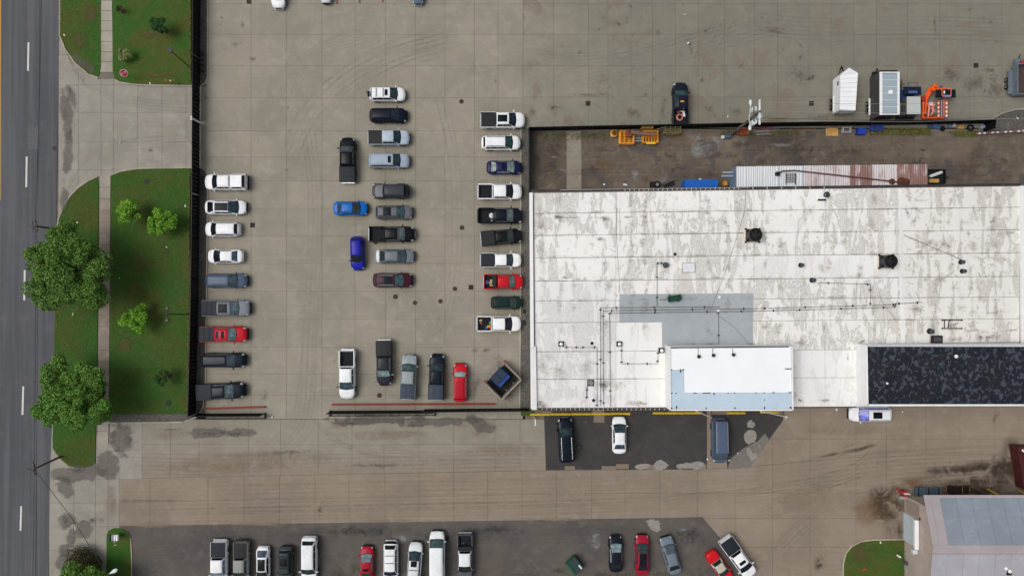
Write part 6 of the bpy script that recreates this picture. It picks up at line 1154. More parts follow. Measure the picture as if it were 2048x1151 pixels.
MB().path([(nose.x - .5, nose.y - .6, .5), (nose.x, nose.y + .9, .5), (nose.x + .5, nose.y - .6, .5)], .06).build("hitch", m_black, t); MB().tube((nose.x, nose.y + .6, 0), (nose.x, nose.y + .6, .9), .05, 8).build("jack", m_black, t)
MB().bbox((a.x - .02, a.y - .9, 1.9), (.06, .5, .3), .02).build("emblem", M((60, 62, 66), .5), t)
# large grey-roofed trailer
hT = 3.1; a = at(1759, 144, hT); b = at(1798, 144, hT); d = at(1799, 229, hT); e_ = at(1761, 230, hT); t = thing("box_trailer", "large dark-sided trailer with grey ribbed roof in a white frame", "trailer", (*((a + d) / 2).xy, 0)); m_td = M((72, 70, 68), .5, 0, .15, 1, name="trailer_grey")
MB().prism([(a.x, a.y), (b.x, b.y), (d.x, d.y), (e_.x, e_.y)], .5, hT - .1).build("body", m_td, t); m_tr = M((156, 170, 178), .5, 0, .06, 6, name="trailer_roof_grey")
for k in range(6):
    f0, f1 = .03 + .94 * k / 6, .03 + .94 * (k + 1) / 6; p0, p1, q0, q1 = a.lerp(e_, f0), a.lerp(e_, f1), b.lerp(d, f0), b.lerp(d, f1); MB().prism([(p0.x + .3, p0.y - .03), (q0.x - .22, q0.y - .03), (q1.x - .22, q1.y + .03), (p1.x + .3, p1.y + .03)], hT - .1, hT - .02).build("roof_panel", m_tr, t)
    if k: q = p0.lerp(q0, .5); MB().box((q.x, q.y, hT - .01), (2.0, .07, .04)).build("roof_rib", M((196, 206, 212), .5), t)
for p, q, w in ((a, e_, .32), (b, d, .26)): c = (p + q) / 2; MB().box((c.x + (.13 if p is a else -.1), c.y, hT - .03), (w, (p - q).length, .12)).build("roof_rail", m_trim, t)
for p, q in ((a, b), (e_, d)): c = (p + q) / 2; MB().box((c.x, c.y + (-.06 if p is a else .06), hT - .025), ((p - q).length, .14, .12)).build("roof_rail", m_trim, t)
c = (a + b) / 2; MB().bbox((c.x, c.y + .14, 1.9), (2.4, .26, 2.2), .1).build("nose_cap", m_black, t); c = at(1781, 184.5, hT); MB().bbox((c.x, c.y, hT + .06), (.5, .5, .16), .03).build("roof_vent", m_trim, t)
MB().box((a.x - .08, (a.y + e_.y) / 2 - 1.1, .78), (.2, 2.2, .06)).build("fender", m_trim, t); wheelset(t, a.x - .08, ((a.y + e_.y) / 2 - .65, (a.y + e_.y) / 2 - 1.5), side=-1); MB().box((a.x - .03, (a.y + e_.y) / 2, .55), (.05, (a - e_).length, .08)).build("skirt_rail", M((176, 176, 172), .5), t)
MB().path([(c.x - .9, a.y + .1, .5), (c.x - .35, a.y + 1.3, .5), (c.x + .2, a.y + .1, .5)], .06).build("hitch", m_black, t); MB().bbox((c.x - .9, a.y + .55, .9), (.6, .3, .3), .04).build("tool_tray", m_black, t)
# blue solar light trailer
c = at(1823, 180, 1.5); m_nb = M((36, 62, 106), .5, 0, .15, 3); t = thing("solar_light_trailer", "dark blue solar light trailer between the box trailer and the orange machine", "light trailer", (c.x, c.y, 0))
MB().bbox((c.x + .1, c.y - .1, 1.5), (2.3, 1.05, .10), .02).build("solar_panel", M((22, 30, 44), .35), t); MB().bbox((c.x + .1, c.y - .28, 1.58), (1.2, .30, .06), .02).build("light_bar", M((78, 96, 160), .4), t)
MB().path([(c.x - .5, c.y + .9, 1.62), (c.x + .7, c.y + .9, 1.62), (c.x + .7, c.y - .5, 1.62), (c.x - .5, c.y - .5, 1.62), (c.x - .5, c.y + .9, 1.62)], .03).build("frame", m_nb, t); MB().bbox((c.x - 1.0, c.y - .5, .7), (.9, 1.4, .7), .05).build("battery_box", m_nb, t)
MB().tube((c.x - .8, c.y, .5), (c.x - .75, c.y + 1.7, .5), .05, 6).build("hitch", m_black, t); MB().tube((c.x - .75, c.y + 1.0, 0), (c.x - .75, c.y + 1.0, 1.3), .06, 8).build("mast", m_chrome, t); MB().bbox((c.x + .1, c.y - .1, .85), (1.2, .9, 1.2), .05).build("cabinet", m_nb, t); wheelset(t, c.x - 1.3, (c.y - .9,), side=-1); wheelset(t, c.x + 1.0, (c.y - .9,))
# pale generator box on trailer
c = at(1827, 211, 2.2); t = thing("generator_trailer", "pale flat-topped box unit between the box trailer and the orange machine", "generator", (c.x, c.y, 0)); MB().bbox((c.x, c.y, 1.35), (1.75, 2.25, 1.7), .04).build("housing", M((92, 94, 94), .6), t); MB().bbox((c.x, c.y, 2.24), (1.8, 2.3, .08), .03).build("lid", M((184, 190, 186), .5, 0, .05, 1), t)
m = MB(); m.box((c.x - .1, c.y, .42), (2.4, 2.7, .14)); m.build("chassis", m_black, t); MB().bbox((c.x - 1.15, c.y + .0, .9), (.3, 1.5, .2), .03).build("fender", M((176, 168, 166), .5), t); wheelset(t, c.x - 1.2, (c.y + .3,), side=-1); wheelset(t, c.x + .85, (c.y + .3,)); MB().tube((c.x, c.y + 1.1, .45), (c.x, c.y + 2.0, .45), .06, 6).build("hitch", m_black, t)
# orange arrow-board / light machine
c = at(1869, 205, .6); m_or = M((236, 88, 26), .5, 0, .12, 3, name="safety_orange"); t = thing("orange_message_trailer", "orange sign trailer with black solar panel and striped boards", "sign trailer", (c.x, c.y, 0)); o3 = lambda x, y, z: (c.x + x, c.y + y, z)
MB().path([o3(-1.5, -2.0, .5), o3(-1.4, .2, .5), o3(-.6, 1.9, .5), o3(.5, 1.9, .5), o3(1.3, 1.4, .5), o3(1.3, -2.0, .5), o3(-1.5, -2.0, .5)], .15, 8).build("chassis", m_or, t)
MB().path([o3(-1.2, .3, .7), o3(-.5, 1.6, .7), o3(-.1, 2.2, .7)], .2, 8).build("tow_bar", m_or, t); MB().bbox(o3(0, 2.15, .7), (.5, .5, .3), .06).build("coupler", m_or, t); MB().bbox(o3(.25, 1.45, 1.3), (2.0, .3, .5), .05).build("cross_box", m_or, t)
MB().bbox(o3(.75, .85, 1.75), (2.6, 1.05, .10), .02).build("solar_panel", M((16, 20, 30), .35), t); MB().bbox(o3(.85, .50, 1.85), (1.05, .32, .06), .02).build("display", M((96, 122, 150), .4), t); MB().bbox(o3(.5, 1.0, 1.86), (.16, .4, .10), .03).build("beacon", m_trim, t)
MB().path([o3(.15, 1.5, 1.9), o3(1.35, 1.5, 1.9), o3(1.35, .5, 1.9), o3(.2, .5, 1.9), o3(.15, 1.5, 1.9)], .045, 6).build("panel_frame", M((232, 120, 90), .5), t)
for k, (x, w, al) in enumerate(((.15, .15, 1), (.55, .10, 0), (.85, .07, 0), (1.2, .20, 1))):
    for j in range(8 if al else 1):
        L_ = 2.2 / 8 if al else 2.2; y = .15 - L_ * (j + .5); MB().box(o3(x, y, 1.2), (w, L_ * .99, .08)).build("striped_board" if al else "steel_bar", (m_trim if j % 2 else m_or) if al else M((170, 178, 184), .4, .3), t)
for p, q in (((-.9, -.2), (-.9, -1.9)), ((-.45, -.4), (-.3, -1.2)), ((-.7, -1.8), (-.1, -1.0)), ((-1.3, .2), (-1.3, -1.6)), ((-.2, -.3), (-.5, -.9))): MB().tube(o3(p[0], p[1], 1.0), o3(q[0], q[1], .7), .12, 6).build("boom", m_or if p[0] < -1 else M((228, 150, 130), .5), t)
MB().bbox(o3(-.75, -.35, .95), (.5, .5, .5), .05).build("motor", M((236, 180, 180), .5), t); MB().bbox(o3(-.7, -1.5, .6), (1.0, .7, .3), .04).build("battery_box", M((60, 64, 62), .6), t); MB().bbox(o3(-1.55, .5, .6), (.5, .6, .5), .05).build("engine", M((170, 50, 40), .5), t)
wheelset(t, c.x - 1.75, (c.y - .2,), side=-1); wheelset(t, c.x + 1.45, (c.y - .2,))
# dump trailer at the east edge
a = at(2034, 127, 1.5); e_ = at(2032, 189, 1.5); xe_ = a.x + 3.4; t = thing("dump_trailer", "grey dump trailer with dark loaded bed cut off by the east edge", "trailer", (a.x + 1.5, (a.y + e_.y) / 2, 0)); m_dg = M((112, 122, 132), .5, .2, .12, 2, name="trailer_steel")
def lp(x0, y0, x1, y1, z0, z1, mt, nme): MB().box(((x0 + x1) / 2, (y0 + y1) / 2, (z0 + z1) / 2), (abs(x1 - x0), abs(y1 - y0), z1 - z0)).build(nme, mt, t)
lp(a.x, a.y, a.x + .12, e_.y, .6, 1.6, m_dg, "side_wall"); lp(xe_, a.y, xe_ + .12, e_.y, .6, 1.6, m_dg, "side_wall"); lp(a.x + .13, a.y - .12, xe_ - .01, a.y, .6, 1.6, m_dg, "front_wall"); lp(a.x + .13, e_.y, xe_ - .01, e_.y + .12, .6, 1.6, m_dg, "tailgate"); lp(a.x + .13, e_.y + .13, xe_ - .01, a.y - .13, .6, .8, M((76, 62, 60), .8, 0, .3, 2), "bed_floor")
lp(a.x - .55, e_.y + .3, a.x - .01, a.y - .6, .55, .72, m_dg, "fender"); lp(a.x + .3, a.y + .05, xe_, a.y + .9, .5, .75, m_dg, "front_deck"); lp(a.x + .9, a.y + .2, a.x + 1.5, a.y + .55, .76, 1.0, m_red, "red_pump"); wheelset(t, a.x - .45, ((a.y + e_.y) / 2 + .2, (a.y + e_.y) / 2 - .7), side=-1)
for k in range(5): MB().box((a.x - .02, a.y - .7 - k * .75, 1.1), (.05, .1, .9)).build("side_stake", m_dg, t)
MB().tube((a.x + .9, a.y + .9, .5), (a.x + .9, a.y + 1.4, .9), .06, 6).build("jack", m_black, t)
# dark open trailer with white load beside the shed
c = at(1873, 353, .9); t = thing("small_open_trailer", "small black open trailer carrying a white and tan load beside the shed", "trailer", (c.x, c.y, 0)); MB().box((c.x, c.y, .6), (2.3, 1.9, .1)).build("bed", m_black, t)
for x, y, w, l in ((0, .92, 2.3, .06), (0, -.92, 2.3, .06), (-1.12, 0, .06, 1.76), (1.12, 0, .06, 1.76)): MB().box((c.x + x, c.y + y, .82), (w, l, .34)).build("side_board", m_black, t)
MB().path([(c.x + 1.15, c.y + .5, .55), (c.x + 1.7, c.y - .05, .55), (c.x + 1.15, c.y - .5, .55)], .05).build("hitch", m_black, t); wheelset(t, c.x - .1, (c.y - 1.16,), side=1)
tag(MB().bbox((c.x - .1, c.y + .3, .93), (1.7, .35, .5), .1, .35).build("wrapped_load", m_trim), "white wrapped load lying in the small black trailer", "load"); tag(MB().bbox((c.x - .3, c.y - .55, .8), (1.3, .5, .26), .03).build("tan_crate", M((190, 146, 84), .8)), "tan crate lying in the small black trailer", "crate")
# blue container and small machine by the north wall
a = at(1371, 359, 2.4); b = at(1436, 359, 2.4); t = thing("blue_container", "bright blue corrugated container against the warehouse's north wall", "container", ((a.x + b.x) / 2, a.y - .7, 0)); m_bl = M((22, 96, 186), .5, 0, .08, 2, name="container_blue"); MB().box(((a.x + b.x) / 2, a.y - .75, 1.18), (b.x - a.x, 1.5, 2.3)).build("body", m_bl, t)
for k in range(11): x = a.x + (b.x - a.x) * (k + .5) / 11; MB().box((x, a.y - .75, 2.36), ((b.x - a.x) / 11 * .62, 1.5, .06)).build("roof_corrugation", m_bl, t)
c = at(1400, 358, 2.4); MB().bbox((c.x, c.y, 2.45), (.3, .2, .1), .02).build("roof_latch", M((180, 190, 210), .5), t)
c = at(1449, 372, .3); tag(MB().bbox((c.x, c.y + .3, .4), (.5, .6, .8), .04).build("orange_crate", M((206, 140, 40), .7)), "small orange crate between the blue container and the shed", "crate")
c = at(1330, 367, .6); t = thing("front_loader_bucket", "dark machine with round wheel and tracked arm by the warehouse's north wall", "machine", (c.x, c.y, 0)); MB().torus((c.x - 1.0, c.y - .1, .45), .35, .12, 18, 8).build("wheel", m_tyre, t, smooth=True); MB().tube((c.x - 1.0, c.y - .1, .38), (c.x - 1.0, c.y - .1, .55), .22, 12).build("rim", m_rim, t)
MB().bbox((c.x - 1.7, c.y - .1, .4), (.5, .7, .6), .06).build("engine", m_black, t); MB().box((c.x + .5, c.y + .25, .55), (1.7, .14, .12), .45).build("arm", m_steel, t)
for k in range(6): MB().box((c.x - .1 + k * .24, c.y - .25 + k * .1, .4), (.14, .7, .2), .45).build("track_link", m_black, t)
for u, v, l in ((1208, 374, "rooftop antenna on the warehouse's north edge, western"), (1248, 374, "pair of pale horns on the warehouse's north edge, eastern")):
    c = at(u, v, 5.6); t = thing("roof_edge_light", l, "antenna", tuple(c), group="fixtures on the warehouse's north edge"); MB().tube((c.x, c.y - .45, 5.55), (c.x, c.y + .3, 5.8), .035, 6).build("arm", m_steel, t); MB().dome((c.x, c.y + .3, 5.8), .14, .14, 10).build("horn", m_lamp, t)
    if u > 1230: MB().dome((c.x + .25, c.y + .25, 5.8), .14, .14, 10).build("horn", m_lamp, t); MB().tube((c.x + .25, c.y - .4, 5.55), (c.x + .25, c.y + .3, 5.8), .03, 6).build("arm", m_steel, t)
# ---- things along the back yard fence
m_yo = M((224, 148, 40), .6, 0, .2, 3, name="rack_yellow"); m_rust = M((122, 66, 46), .9, 0, .3, 3, name="rust"); m_alu = M((176, 180, 184), .4, .4, .1, 3, name="aluminium"); m_khaki = M((128, 120, 84), .7, 0, .25, 3)
c = at(1228, 266.5, .5); t = thing("yellow_drum", "rounded yellow drum with a brown well by the yard fence", "drum", (c.x, c.y, 0)); MB().bbox((c.x, c.y, .35), (.95, .95, .7), .22).build("shell", M((212, 160, 84), .6), t); MB().tube((c.x, c.y, .7), (c.x, c.y, .74), .26, 14).build("well", M((96, 62, 30), .8), t); MB().torus((c.x, c.y, .73), .27, .04, 14, 6).build("rim", m_rust, t)
def rack(u0, v0, u1, v1, h, nx, ny, mt, label, name="metal_rack", r=.04, cat="rack", rz=0, group=None):
    a, b = at(u0, v0), at(u1, v1); t = thing(name, label, cat, ((a.x + b.x) / 2, (a.y + b.y) / 2, 0), group=group)
    for z in (h * .3, h):
        for k in range(nx + 1): x = a.x + (b.x - a.x) * k / nx; MB().tube((x, a.y, z), (x, b.y, z), r * (1.4 if k in (0, nx) else .8), 6).build("bar", mt, t)
        for k in range(ny + 1): y = a.y + (b.y - a.y) * k / ny; MB().tube((a.x, y, z + .01), (b.x, y, z + .01), r * (1.4 if k in (0, ny) else .8), 6).build("bar", mt, t)
    for x in (a.x, b.x):
        for y in (a.y, b.y): MB().tube((x, y, 0), (x, y, h + .04), r * 1.5, 6).build("post", mt, t)
    return t
rack(1238, 265, 1265, 289, .9, 3, 5, m_yo, "yellow steel cage, western of two beneath the brown pipe", r=.07, group="yellow steel cages"); rack(1284, 265, 1313, 287, .8, 5, 2, m_yo, "yellow and steel cage under the end of the brown pipe", r=.06, group="yellow steel cages")
c = at(1240, 277, 1.0); MBx = MB(); tag(MB().bbox((c.x + .0, c.y, .98), (.28, 1.4, .12), .02).build("yellow_beam", m_yo), "yellow beam lying across the western steel cage", "beam"); c = at(1302, 286, 1); tag(MB().bbox((c.x, c.y, .92), (1.2, .28, .12), .02).build("yellow_beam", M((228, 178, 30), .6)), "bright yellow beam on the eastern steel cage's front", "beam")
a, b = at(1262, 264, 1.3), at(1312, 270, 1.1); tag(MB().tube(a, b, .30, 12, .22).build("brown_pipe", M((128, 98, 84), .8, 0, .2, 2)), "wide brown pipe lying over the yellow cages", "pipe"); c = at(1256, 266, 1.1); t = thing("rusty_tank", "rust-red tank at the end of the brown pipe", "tank", (c.x, c.y, 0)); MB().tube((c.x - .1, c.y + .3, .95), (c.x + .35, c.y - .5, 1.05), .38, 14).build("shell", m_rust, t); MB().box((c.x, c.y, .3), (.7, .7, .6)).build("stand", m_rust, t)
rack(1264, 272, 1285, 284, .7, 5, 2, m_alu, "tangled pale steel frame between the two yellow cages", r=.03); rack(1280, 258.5, 1301, 261.5, 1.6, 2, 1, M((190, 140, 70), .7), "narrow orange-tan frame leaning at the yard fence", r=.03)
rack(1326, 256, 1356, 270, 1.4, 3, 4, m_khaki, "khaki steel stillage against the yard fence", r=.045); a, b = at(1304, 261, 1.2), at(1330, 254, 1.5); tag(MB().tube(a, b, .05, 8).tube((a.x, a.y - .15, .02), (b.x, b.y - .2, .05), .05, 8).build("leaning_pole", m_khaki), "khaki pole leaning towards the steel stillage", "pole")
rack(1448, 259, 1461, 270, .9, 3, 2, M((104, 98, 84), .7), "small dark grid crate beside the transformer pole's foot", r=.035); c = at(1456, 272, .5); tag(MB().bbox((c.x, c.y, .3), (.9, .5, .55), .06).build("blue_grey_box", M((74, 96, 116), .5)), "blue-grey box in front of the small grid crate", "box"); c = at(1446, 274, .3); tag(MB().bbox((c.x, c.y, .22), (.42, .42, .4), .08).build("white_bag", M((214, 214, 212), .8)), "white bag beside the blue-grey box", "bag")
t = rack(1473, 260, 1494, 269, .6, 3, 2, M((168, 90, 52), .8), "rusty orange crate beside the transformer pole", r=.05)
def ladder(u0, v0, u1, v1, h, mt, label, w=.42, n=9):
    a, b = at(u0, v0, h), at(u1, v1, h); d = (b - a).normalized(); o = Vector((-d.y, d.x, 0)) * w / 2; t = thing("ladder", label, "ladder", (*((a + b) / 2).xy, h), group="ladders on the yard fence's foot")
    for s in (-1, 1): MB().tube(a + o * s, b + o * s, .035, 6).build("rail", mt, t)
    for k in range(n): q = a.lerp(b, (k + .5) / n); MB().tube(q - o, q + o, .022, 6).build("rung", mt, t)
    return t
ladder(1506, 262, 1560, 257.5, .12, m_alu, "long pale aluminium ladder lying by the yard fence", .36, 14); ladder(1512, 265.5, 1540, 264.5, .28, M((190, 196, 198), .4, .3), "short pale ladder lying before the long one", .5, 7); ladder(1512, 256.5, 1545, 256, .5, M((150, 44, 56), .5), "dark red ladder behind the aluminium one", .3, 8)
c = at(1664, 264, .15); t = thing("wooden_pallet", "pale wooden pallet lying beside the yard fence", "pallet", (c.x, c.y, 0)); m_pal = M((212, 164, 96), .85, 0, .25, 4, name="pallet_wood")
for k in range(9): MB().box((c.x - .72 + k * .18, c.y, .14), (.13, 1.05, .025), random.uniform(-.01, .01)).build("slat", m_pal, t)
for y in (-.46, 0, .46): MB().box((c.x, c.y + y, .07), (1.6, .09, .11)).build("stringer", M((150, 110, 64), .9), t)
t = rack(1683.5, 256.5, 1698, 266, .5, 1, 1, M((168, 164, 168), .6), "grey open-topped crate right of the wooden pallet", "crate", .05, "crate"); c = at(1691, 261, .1); MB().box((c.x, c.y, .12), (.85, .55, .05)).build("crate_floor", M((52, 40, 46), .8), None) if False else None
c = at(1722, 263, .4); t = thing("blue_bin", "blue ribbed bin right of the grey crate", "bin", (c.x, c.y, 0)); MB().prism([(c.x - .6, c.y - .42), (c.x + .5, c.y - .42), (c.x + .6, c.y + .42), (c.x - .5, c.y + .42)], 0, .7).build("shell", M((34, 56, 150), .5), t)
for k in range(6): MB().box((c.x - .45 + k * .17, c.y, .72), (.05, .75, .04)).build("rib", M((50, 78, 184), .5), t)
rack(1738, 253, 1760, 262, .8, 4, 2, M((52, 74, 150), .5), "blue steel rack between the blue bin and the weeds", r=.045)
jl = ["blue plastic sheet heap under the black fence", "pale blue jug by the black fence", "white jug by the black fence", "tan carton near the fence's east end", "grey-white bundle near the tyre", "dull blue drum near the weeds"]
for (u, v, d_, cc), l in zip(((1873, 253, (1.0, .6, .4), (70, 96, 136)), (1899, 253, (.4, .4, .5), (90, 120, 150)), (1908, 251, (.3, .4, .5), (196, 200, 206)), (1922, 254, (.8, .55, .4), (176, 140, 72)), (1964, 254, (.6, .5, .5), (130, 140, 156)), (1860, 252, (.5, .4, .3), (64, 80, 110))), jl): c = at(u, v, .2); tag(MB().bbox((c.x, c.y, d_[2] / 2), d_, .1, random.uniform(-.5, .5)).build("stored_bundle", M(cc, .7, 0, .3, 5)), l, "bundle")
for u, v, l in ((1941, 256, "worn tyre lying near the fence's east end"), (1885, 257, "small worn tyre lying in the weeds")): c = at(u, v, .12); tag(MB().torus((c.x, c.y, .13), .36 if u > 1900 else .24, .13, 20, 8).build("loose_tyre", m_tyre, smooth=True), l, "tyre", "loose tyres")
for k in range(4): # striped barrier boards
    a, b = at(1946 + k * 26, 269 - k * 1.5), at(1971 + k * 26, 267.5 - k * 1.5); n = 5; t = thing("barrier_board", ("red and white striped barrier board nearest the tyre", "second striped barrier board on the gravel corner's edge", "third striped barrier board on the gravel corner's edge", "eastmost striped barrier board at the frame's edge")[k], "barrier", (*((a + b) / 2).xy, 0), group="striped barrier boards")
    for j in range(n): p, q = a.lerp(b, j / n), a.lerp(b, (j + 1) / n); c = (p + q) / 2; MB().box((c.x, c.y, .5), ((q - p).length * .98, .22, .1), math.atan2(q.y - p.y, q.x - p.x)).build("stripe_segment", M((206, 198, 196), .6) if j % 2 else M((130, 96, 96), .6), t)
    for q in (a.lerp(b, .15), a.lerp(b, .85)): MB().tube((q.x, q.y, 0), (q.x, q.y, .46), .04, 6).build("leg", m_steel, t)
# dumpster corral, open towards the lot
def frame(u, v, du, dv):
    c = at(u, v); X = Vector((du, -dv, 0)).normalized(); Y = Vector((-X.y, X.x, 0)); return c, X, Y, (lambda x, y, z=0.0: (c.x + X.x * x + Y.x * y, c.y + X.y * x + Y.y * y, z)), math.atan2(X.y, X.x)
m_cb = M((146, 138, 125), .85, 0, .15, 3, name="block_wall")
c0, X_, Y_, Q, A0 = frame(1006.5, 759, 30, 30); cw = thing("dumpster_corral", "three-sided concrete block corral with black pad in the lot's south-east corner", "enclosure", (c0.x, c0.y, 0))
MB().add([Q(-1.35, -1.72, .013), Q(1.4, -1.72, .013), Q(1.4, 1.72, .013), Q(-1.35, 1.72, .013)], [(0, 1, 2, 3)]).build("pad", M((34, 33, 33), .8, 0, .2, 2), cw)
for k in range(7):
    x = -1.2 + k * .4
    for s_ in (-1, 1): MB().bbox(Q(x, s_ * 1.83, .9), (.385, .2, 1.8), .02, A0).build("block_pier", m_cb, cw)
for k in range(9): MB().bbox(Q(1.52, -1.64 + k * .41, .9), (.2, .39, 1.8), .02, A0).build("block_pier", m_cb, cw)
for k in range(2): MB().bbox(Q(1.2, -.6 + k * 1.3, .3), (.16, .16, .6), .03, A0).build("stop_post", M((120, 128, 122), .6), cw)
MB().tube(Q(-1.4, -1.75, 1.2), Q(-2.6, -1.1, 1.2), .045, 6).build("gate_arm", M((150, 148, 140), .5), cw); MB().tube(Q(1.9, 1.2, .1), Q(1.7, -1.6, .1), .05, 6).build("loose_rail", m_rust, cw)
for s_, l in ((1, "red-topped bollard at the corral's north corner"), (-1, "red-topped bollard at the corral's west corner")):
    q = Q(-1.66, s_ * 1.85); t = thing("bollard", l, "bollard", q, group="red bollards at the corral"); MB().tube(q, (q[0], q[1], 1.5), .13, 12).build("post", M((150, 60, 60), .6), t); MB().dome((q[0], q[1], 1.5), .15, .12, 12).build("cap", M((206, 84, 90), .6), t)
def dumpster(u, v, du, dv, w, d, body, lid, label, labelled=False):
    c, X, Y, Q, A = frame(u, v, du, dv); t = thing("dumpster", label, "dumpster", (c.x, c.y, 0)); mt = M(body, .55, 0, .2, 3, name="dumpster_paint"); H_ = 1.15
    base = [Q(-d / 2, -w / 2 + .1)[:2], Q(d / 2 - .15, -w / 2 + .1)[:2], Q(d / 2 - .15, w / 2 - .1)[:2], Q(-d / 2, w / 2 - .1)[:2]]; m = MB(); m.add([(*p, .12) for p in base] + [Q(-d / 2, -w / 2, H_), Q(d / 2, -w / 2, H_), Q(d / 2, w / 2, H_), Q(-d / 2, w / 2, H_)], [(3, 2, 1, 0), (4, 5, 6, 7), (0, 1, 5, 4), (1, 2, 6, 5), (2, 3, 7, 6), (3, 0, 4, 7)]); m.build("body", mt, t)
    for s_ in (-1, 1):
        MB().bbox(Q(-.22, s_ * w / 4, H_ + .07), (d - .42, w / 2 - .06, .07), .03, A).build("lid", M(lid, .6, 0, .2, 3), t)
        for k in range(6): MB().box(Q(-.22, s_ * w / 4 - w * .2 + k * w * .08, H_ + .12), (d - .55, .035, .03), A).build("lid_rib", M(tuple(min(255, int(x * 1.4) + 8) for x in lid), .6), t)
        MB().bbox(Q(0, s_ * (w / 2 + .06), .75), (d * .7, .10, .16), .02, A).build("lift_pocket", mt, t)
    MB().bbox(Q(d / 2 - .17, 0, H_ + .05), (.34, w, .14), .03, A).build("rear_ledge", mt, t)
    if labelled: MB().box(Q(-.5, w / 4, H_ + .15), (.22, .62, .012), A + .0).build("lid_label", M((206, 214, 206), .6), t)
    for x in (-d / 2 + .15, d / 2 - .3):
        for y in (-w / 2 + .25, w / 2 - .25): q = Q(x, y, .07); MB().tube((q[0], q[1] - .03, .07), (q[0], q[1] + .03, .07), .07, 8).build("caster", m_black, t)
    return t
dumpster(1001, 752, 30, 28, 1.95, 1.75, (22, 66, 140), (36, 46, 64), "blue dumpster with dark ribbed lids inside the block corral")
dumpster(1148, 1124, -24, 20, 1.95, 1.6, (26, 84, 60), (42, 56, 60), "green dumpster with dark lids standing on the lower asphalt", True)
# south-east corner clutter
c = at(1802, 985, .5); t = thing("red_hoist", "red and white hoist arm at the gabled building's corner", "hoist", (c.x, c.y, 0)); MB().tube((c.x - .9, c.y + .75, 1.2), (c.x + .1, c.y + .1, 1.0), .16, 8).build("arm", m_red, t); MB().bbox((c.x + .35, c.y + .0, .6), (.7, .7, 1.0), .08, .5).build("motor", m_red, t)
for k in range(3): MB().box((c.x + .1 + k * .3, c.y + .1 - k * .02, 1.14), (.34, .10, .06), -.5).build("white_stripe", m_trim, t)
MB().bbox((c.x + .3, c.y - .65, .3), (.9, .4, .5), .05).build("base", M((150, 150, 148), .5), t); MB().tube((c.x + .7, c.y - .4, 0), (c.x + .7, c.y - .4, 1.4), .04, 6).build("post", m_black, t)
def stack(u0, u1, v, mt, label, n=4):
    a, b = at(u0, v), at(u1, v); t = thing("pipe_stack", label, "pipe stack", (*((a + b) / 2).xy, 0), group="stacks along the gabled building's north wall")
    for k in range(n):
        for z in (.16, .45): MB().tube((a.x, a.y + .45 - k * .27, z), (b.x, a.y + .45 - k * .27, z), .12, 8).build("pipe", mt, t)
    for x in (a.x + .3, (a.x + b.x) / 2, b.x - .3): MB().box((x, a.y + .06, .66), (.08, 1.3, .08)).build("strap_bar", m_black, t); MB().box((x, a.y + .06, .03), (.1, 1.3, .05)).build("bearer", m_wood, t)
stack(1827, 1876, 981, M((92, 112, 122), .5, .2, .2, 3), "stack of blue-grey pipes along the gabled building's north wall"); stack(1894, 1934, 979, M((48, 36, 34), .8), "dark brown pipe stack along the gabled building's north wall", 3)
for u, l in ((1886, "thin tan post west of the brown stack"), (1918, "thin tan post in the middle of the brown stack"), (1932, "thin tan post east of the brown stack")): c = at(u, 975); tag(MB().box((c.x, c.y, .7), (.06, .7, .06)).box((c.x, c.y - .2, .35), (.06, .06, .7)).build("tan_post", M((150, 112, 74), .8)), l, "post")
for u, v, l in ((1985, 984, "yellow sloping beam against the gabled building's north wall"), (2046, 986, "yellow beam cut off by the east edge")): a, b = at(u - 10, v - 7, .2), at(u + 10, v + 4, 2.4); tag(MB().tube(a, b, .11, 6).build("yellow_beam", M((214, 178, 84), .7)), l, "beam")
a = at(2035, 893, 1.6); t = thing("maroon_container", "maroon container cut off by the east edge above the gabled building", "container", (a.x + 1.6, a.y - 3, 0)); mm_ = M((72, 32, 32), .6, 0, .2, 2); MB().prism([(a.x, a.y), (a.x + 3.6, a.y), (a.x + 3.6, a.y - 5.6), (a.x + .9, a.y - 5.6)], .0, 1.6).build("body", mm_, t)
for k in range(9): MB().box((a.x + 2.3, a.y - .5 - k * .6, 1.63), (2.4, .3, .05)).build("roof_rib", mm_, t)
MB().bbox((a.x + .75, a.y - .5, 1.64), (.45, .25, .06), .02, -.6).build("placard", m_trim, t)
c = at(1800, 1113, 1.6); t = thing("white_vent_pipe", "white tilted pipe end above the corner lawn", "pipe", (c.x + .6, c.y - .4, .1)); MB().tube((c.x + .7, c.y - .5, .1), (c.x, c.y, 1.3), .07, 8).build("stem", m_black, t); MB().tube((c.x - .22, c.y + .15, 1.3), (c.x + .25, c.y - .15, 1.3), .11, 10).build("head", m_trim, t)
c = at(1814, 1127, 1.2); t = thing("gas_meter", "dark meter cluster beside the gabled building's west wall", "meter", (c.x, c.y, 0)); MB().bbox((c.x, c.y, .9), (.5, .35, .4), .08, -.7).build("meter_box", M((62, 66, 78), .5), t); MB().tube((c.x - .3, c.y + .35, .9), (c.x + .15, c.y - .3, .9), .06, 8).build("pipe", m_steel, t); MB().tube((c.x, c.y, .05), (c.x, c.y, .8), .05, 6).build("riser", m_steel, t)
c = at(1728, 1138, .2); t = thing("orange_cone", "crumpled orange marker lying on the corner lawn", "marker", (c.x, c.y, .1)); MB().tube((c.x - .3, c.y - .1, .2), (c.x + .3, c.y + .15, .2), .13, 10, .05).build("cone", M((190, 74, 34), .7), t)
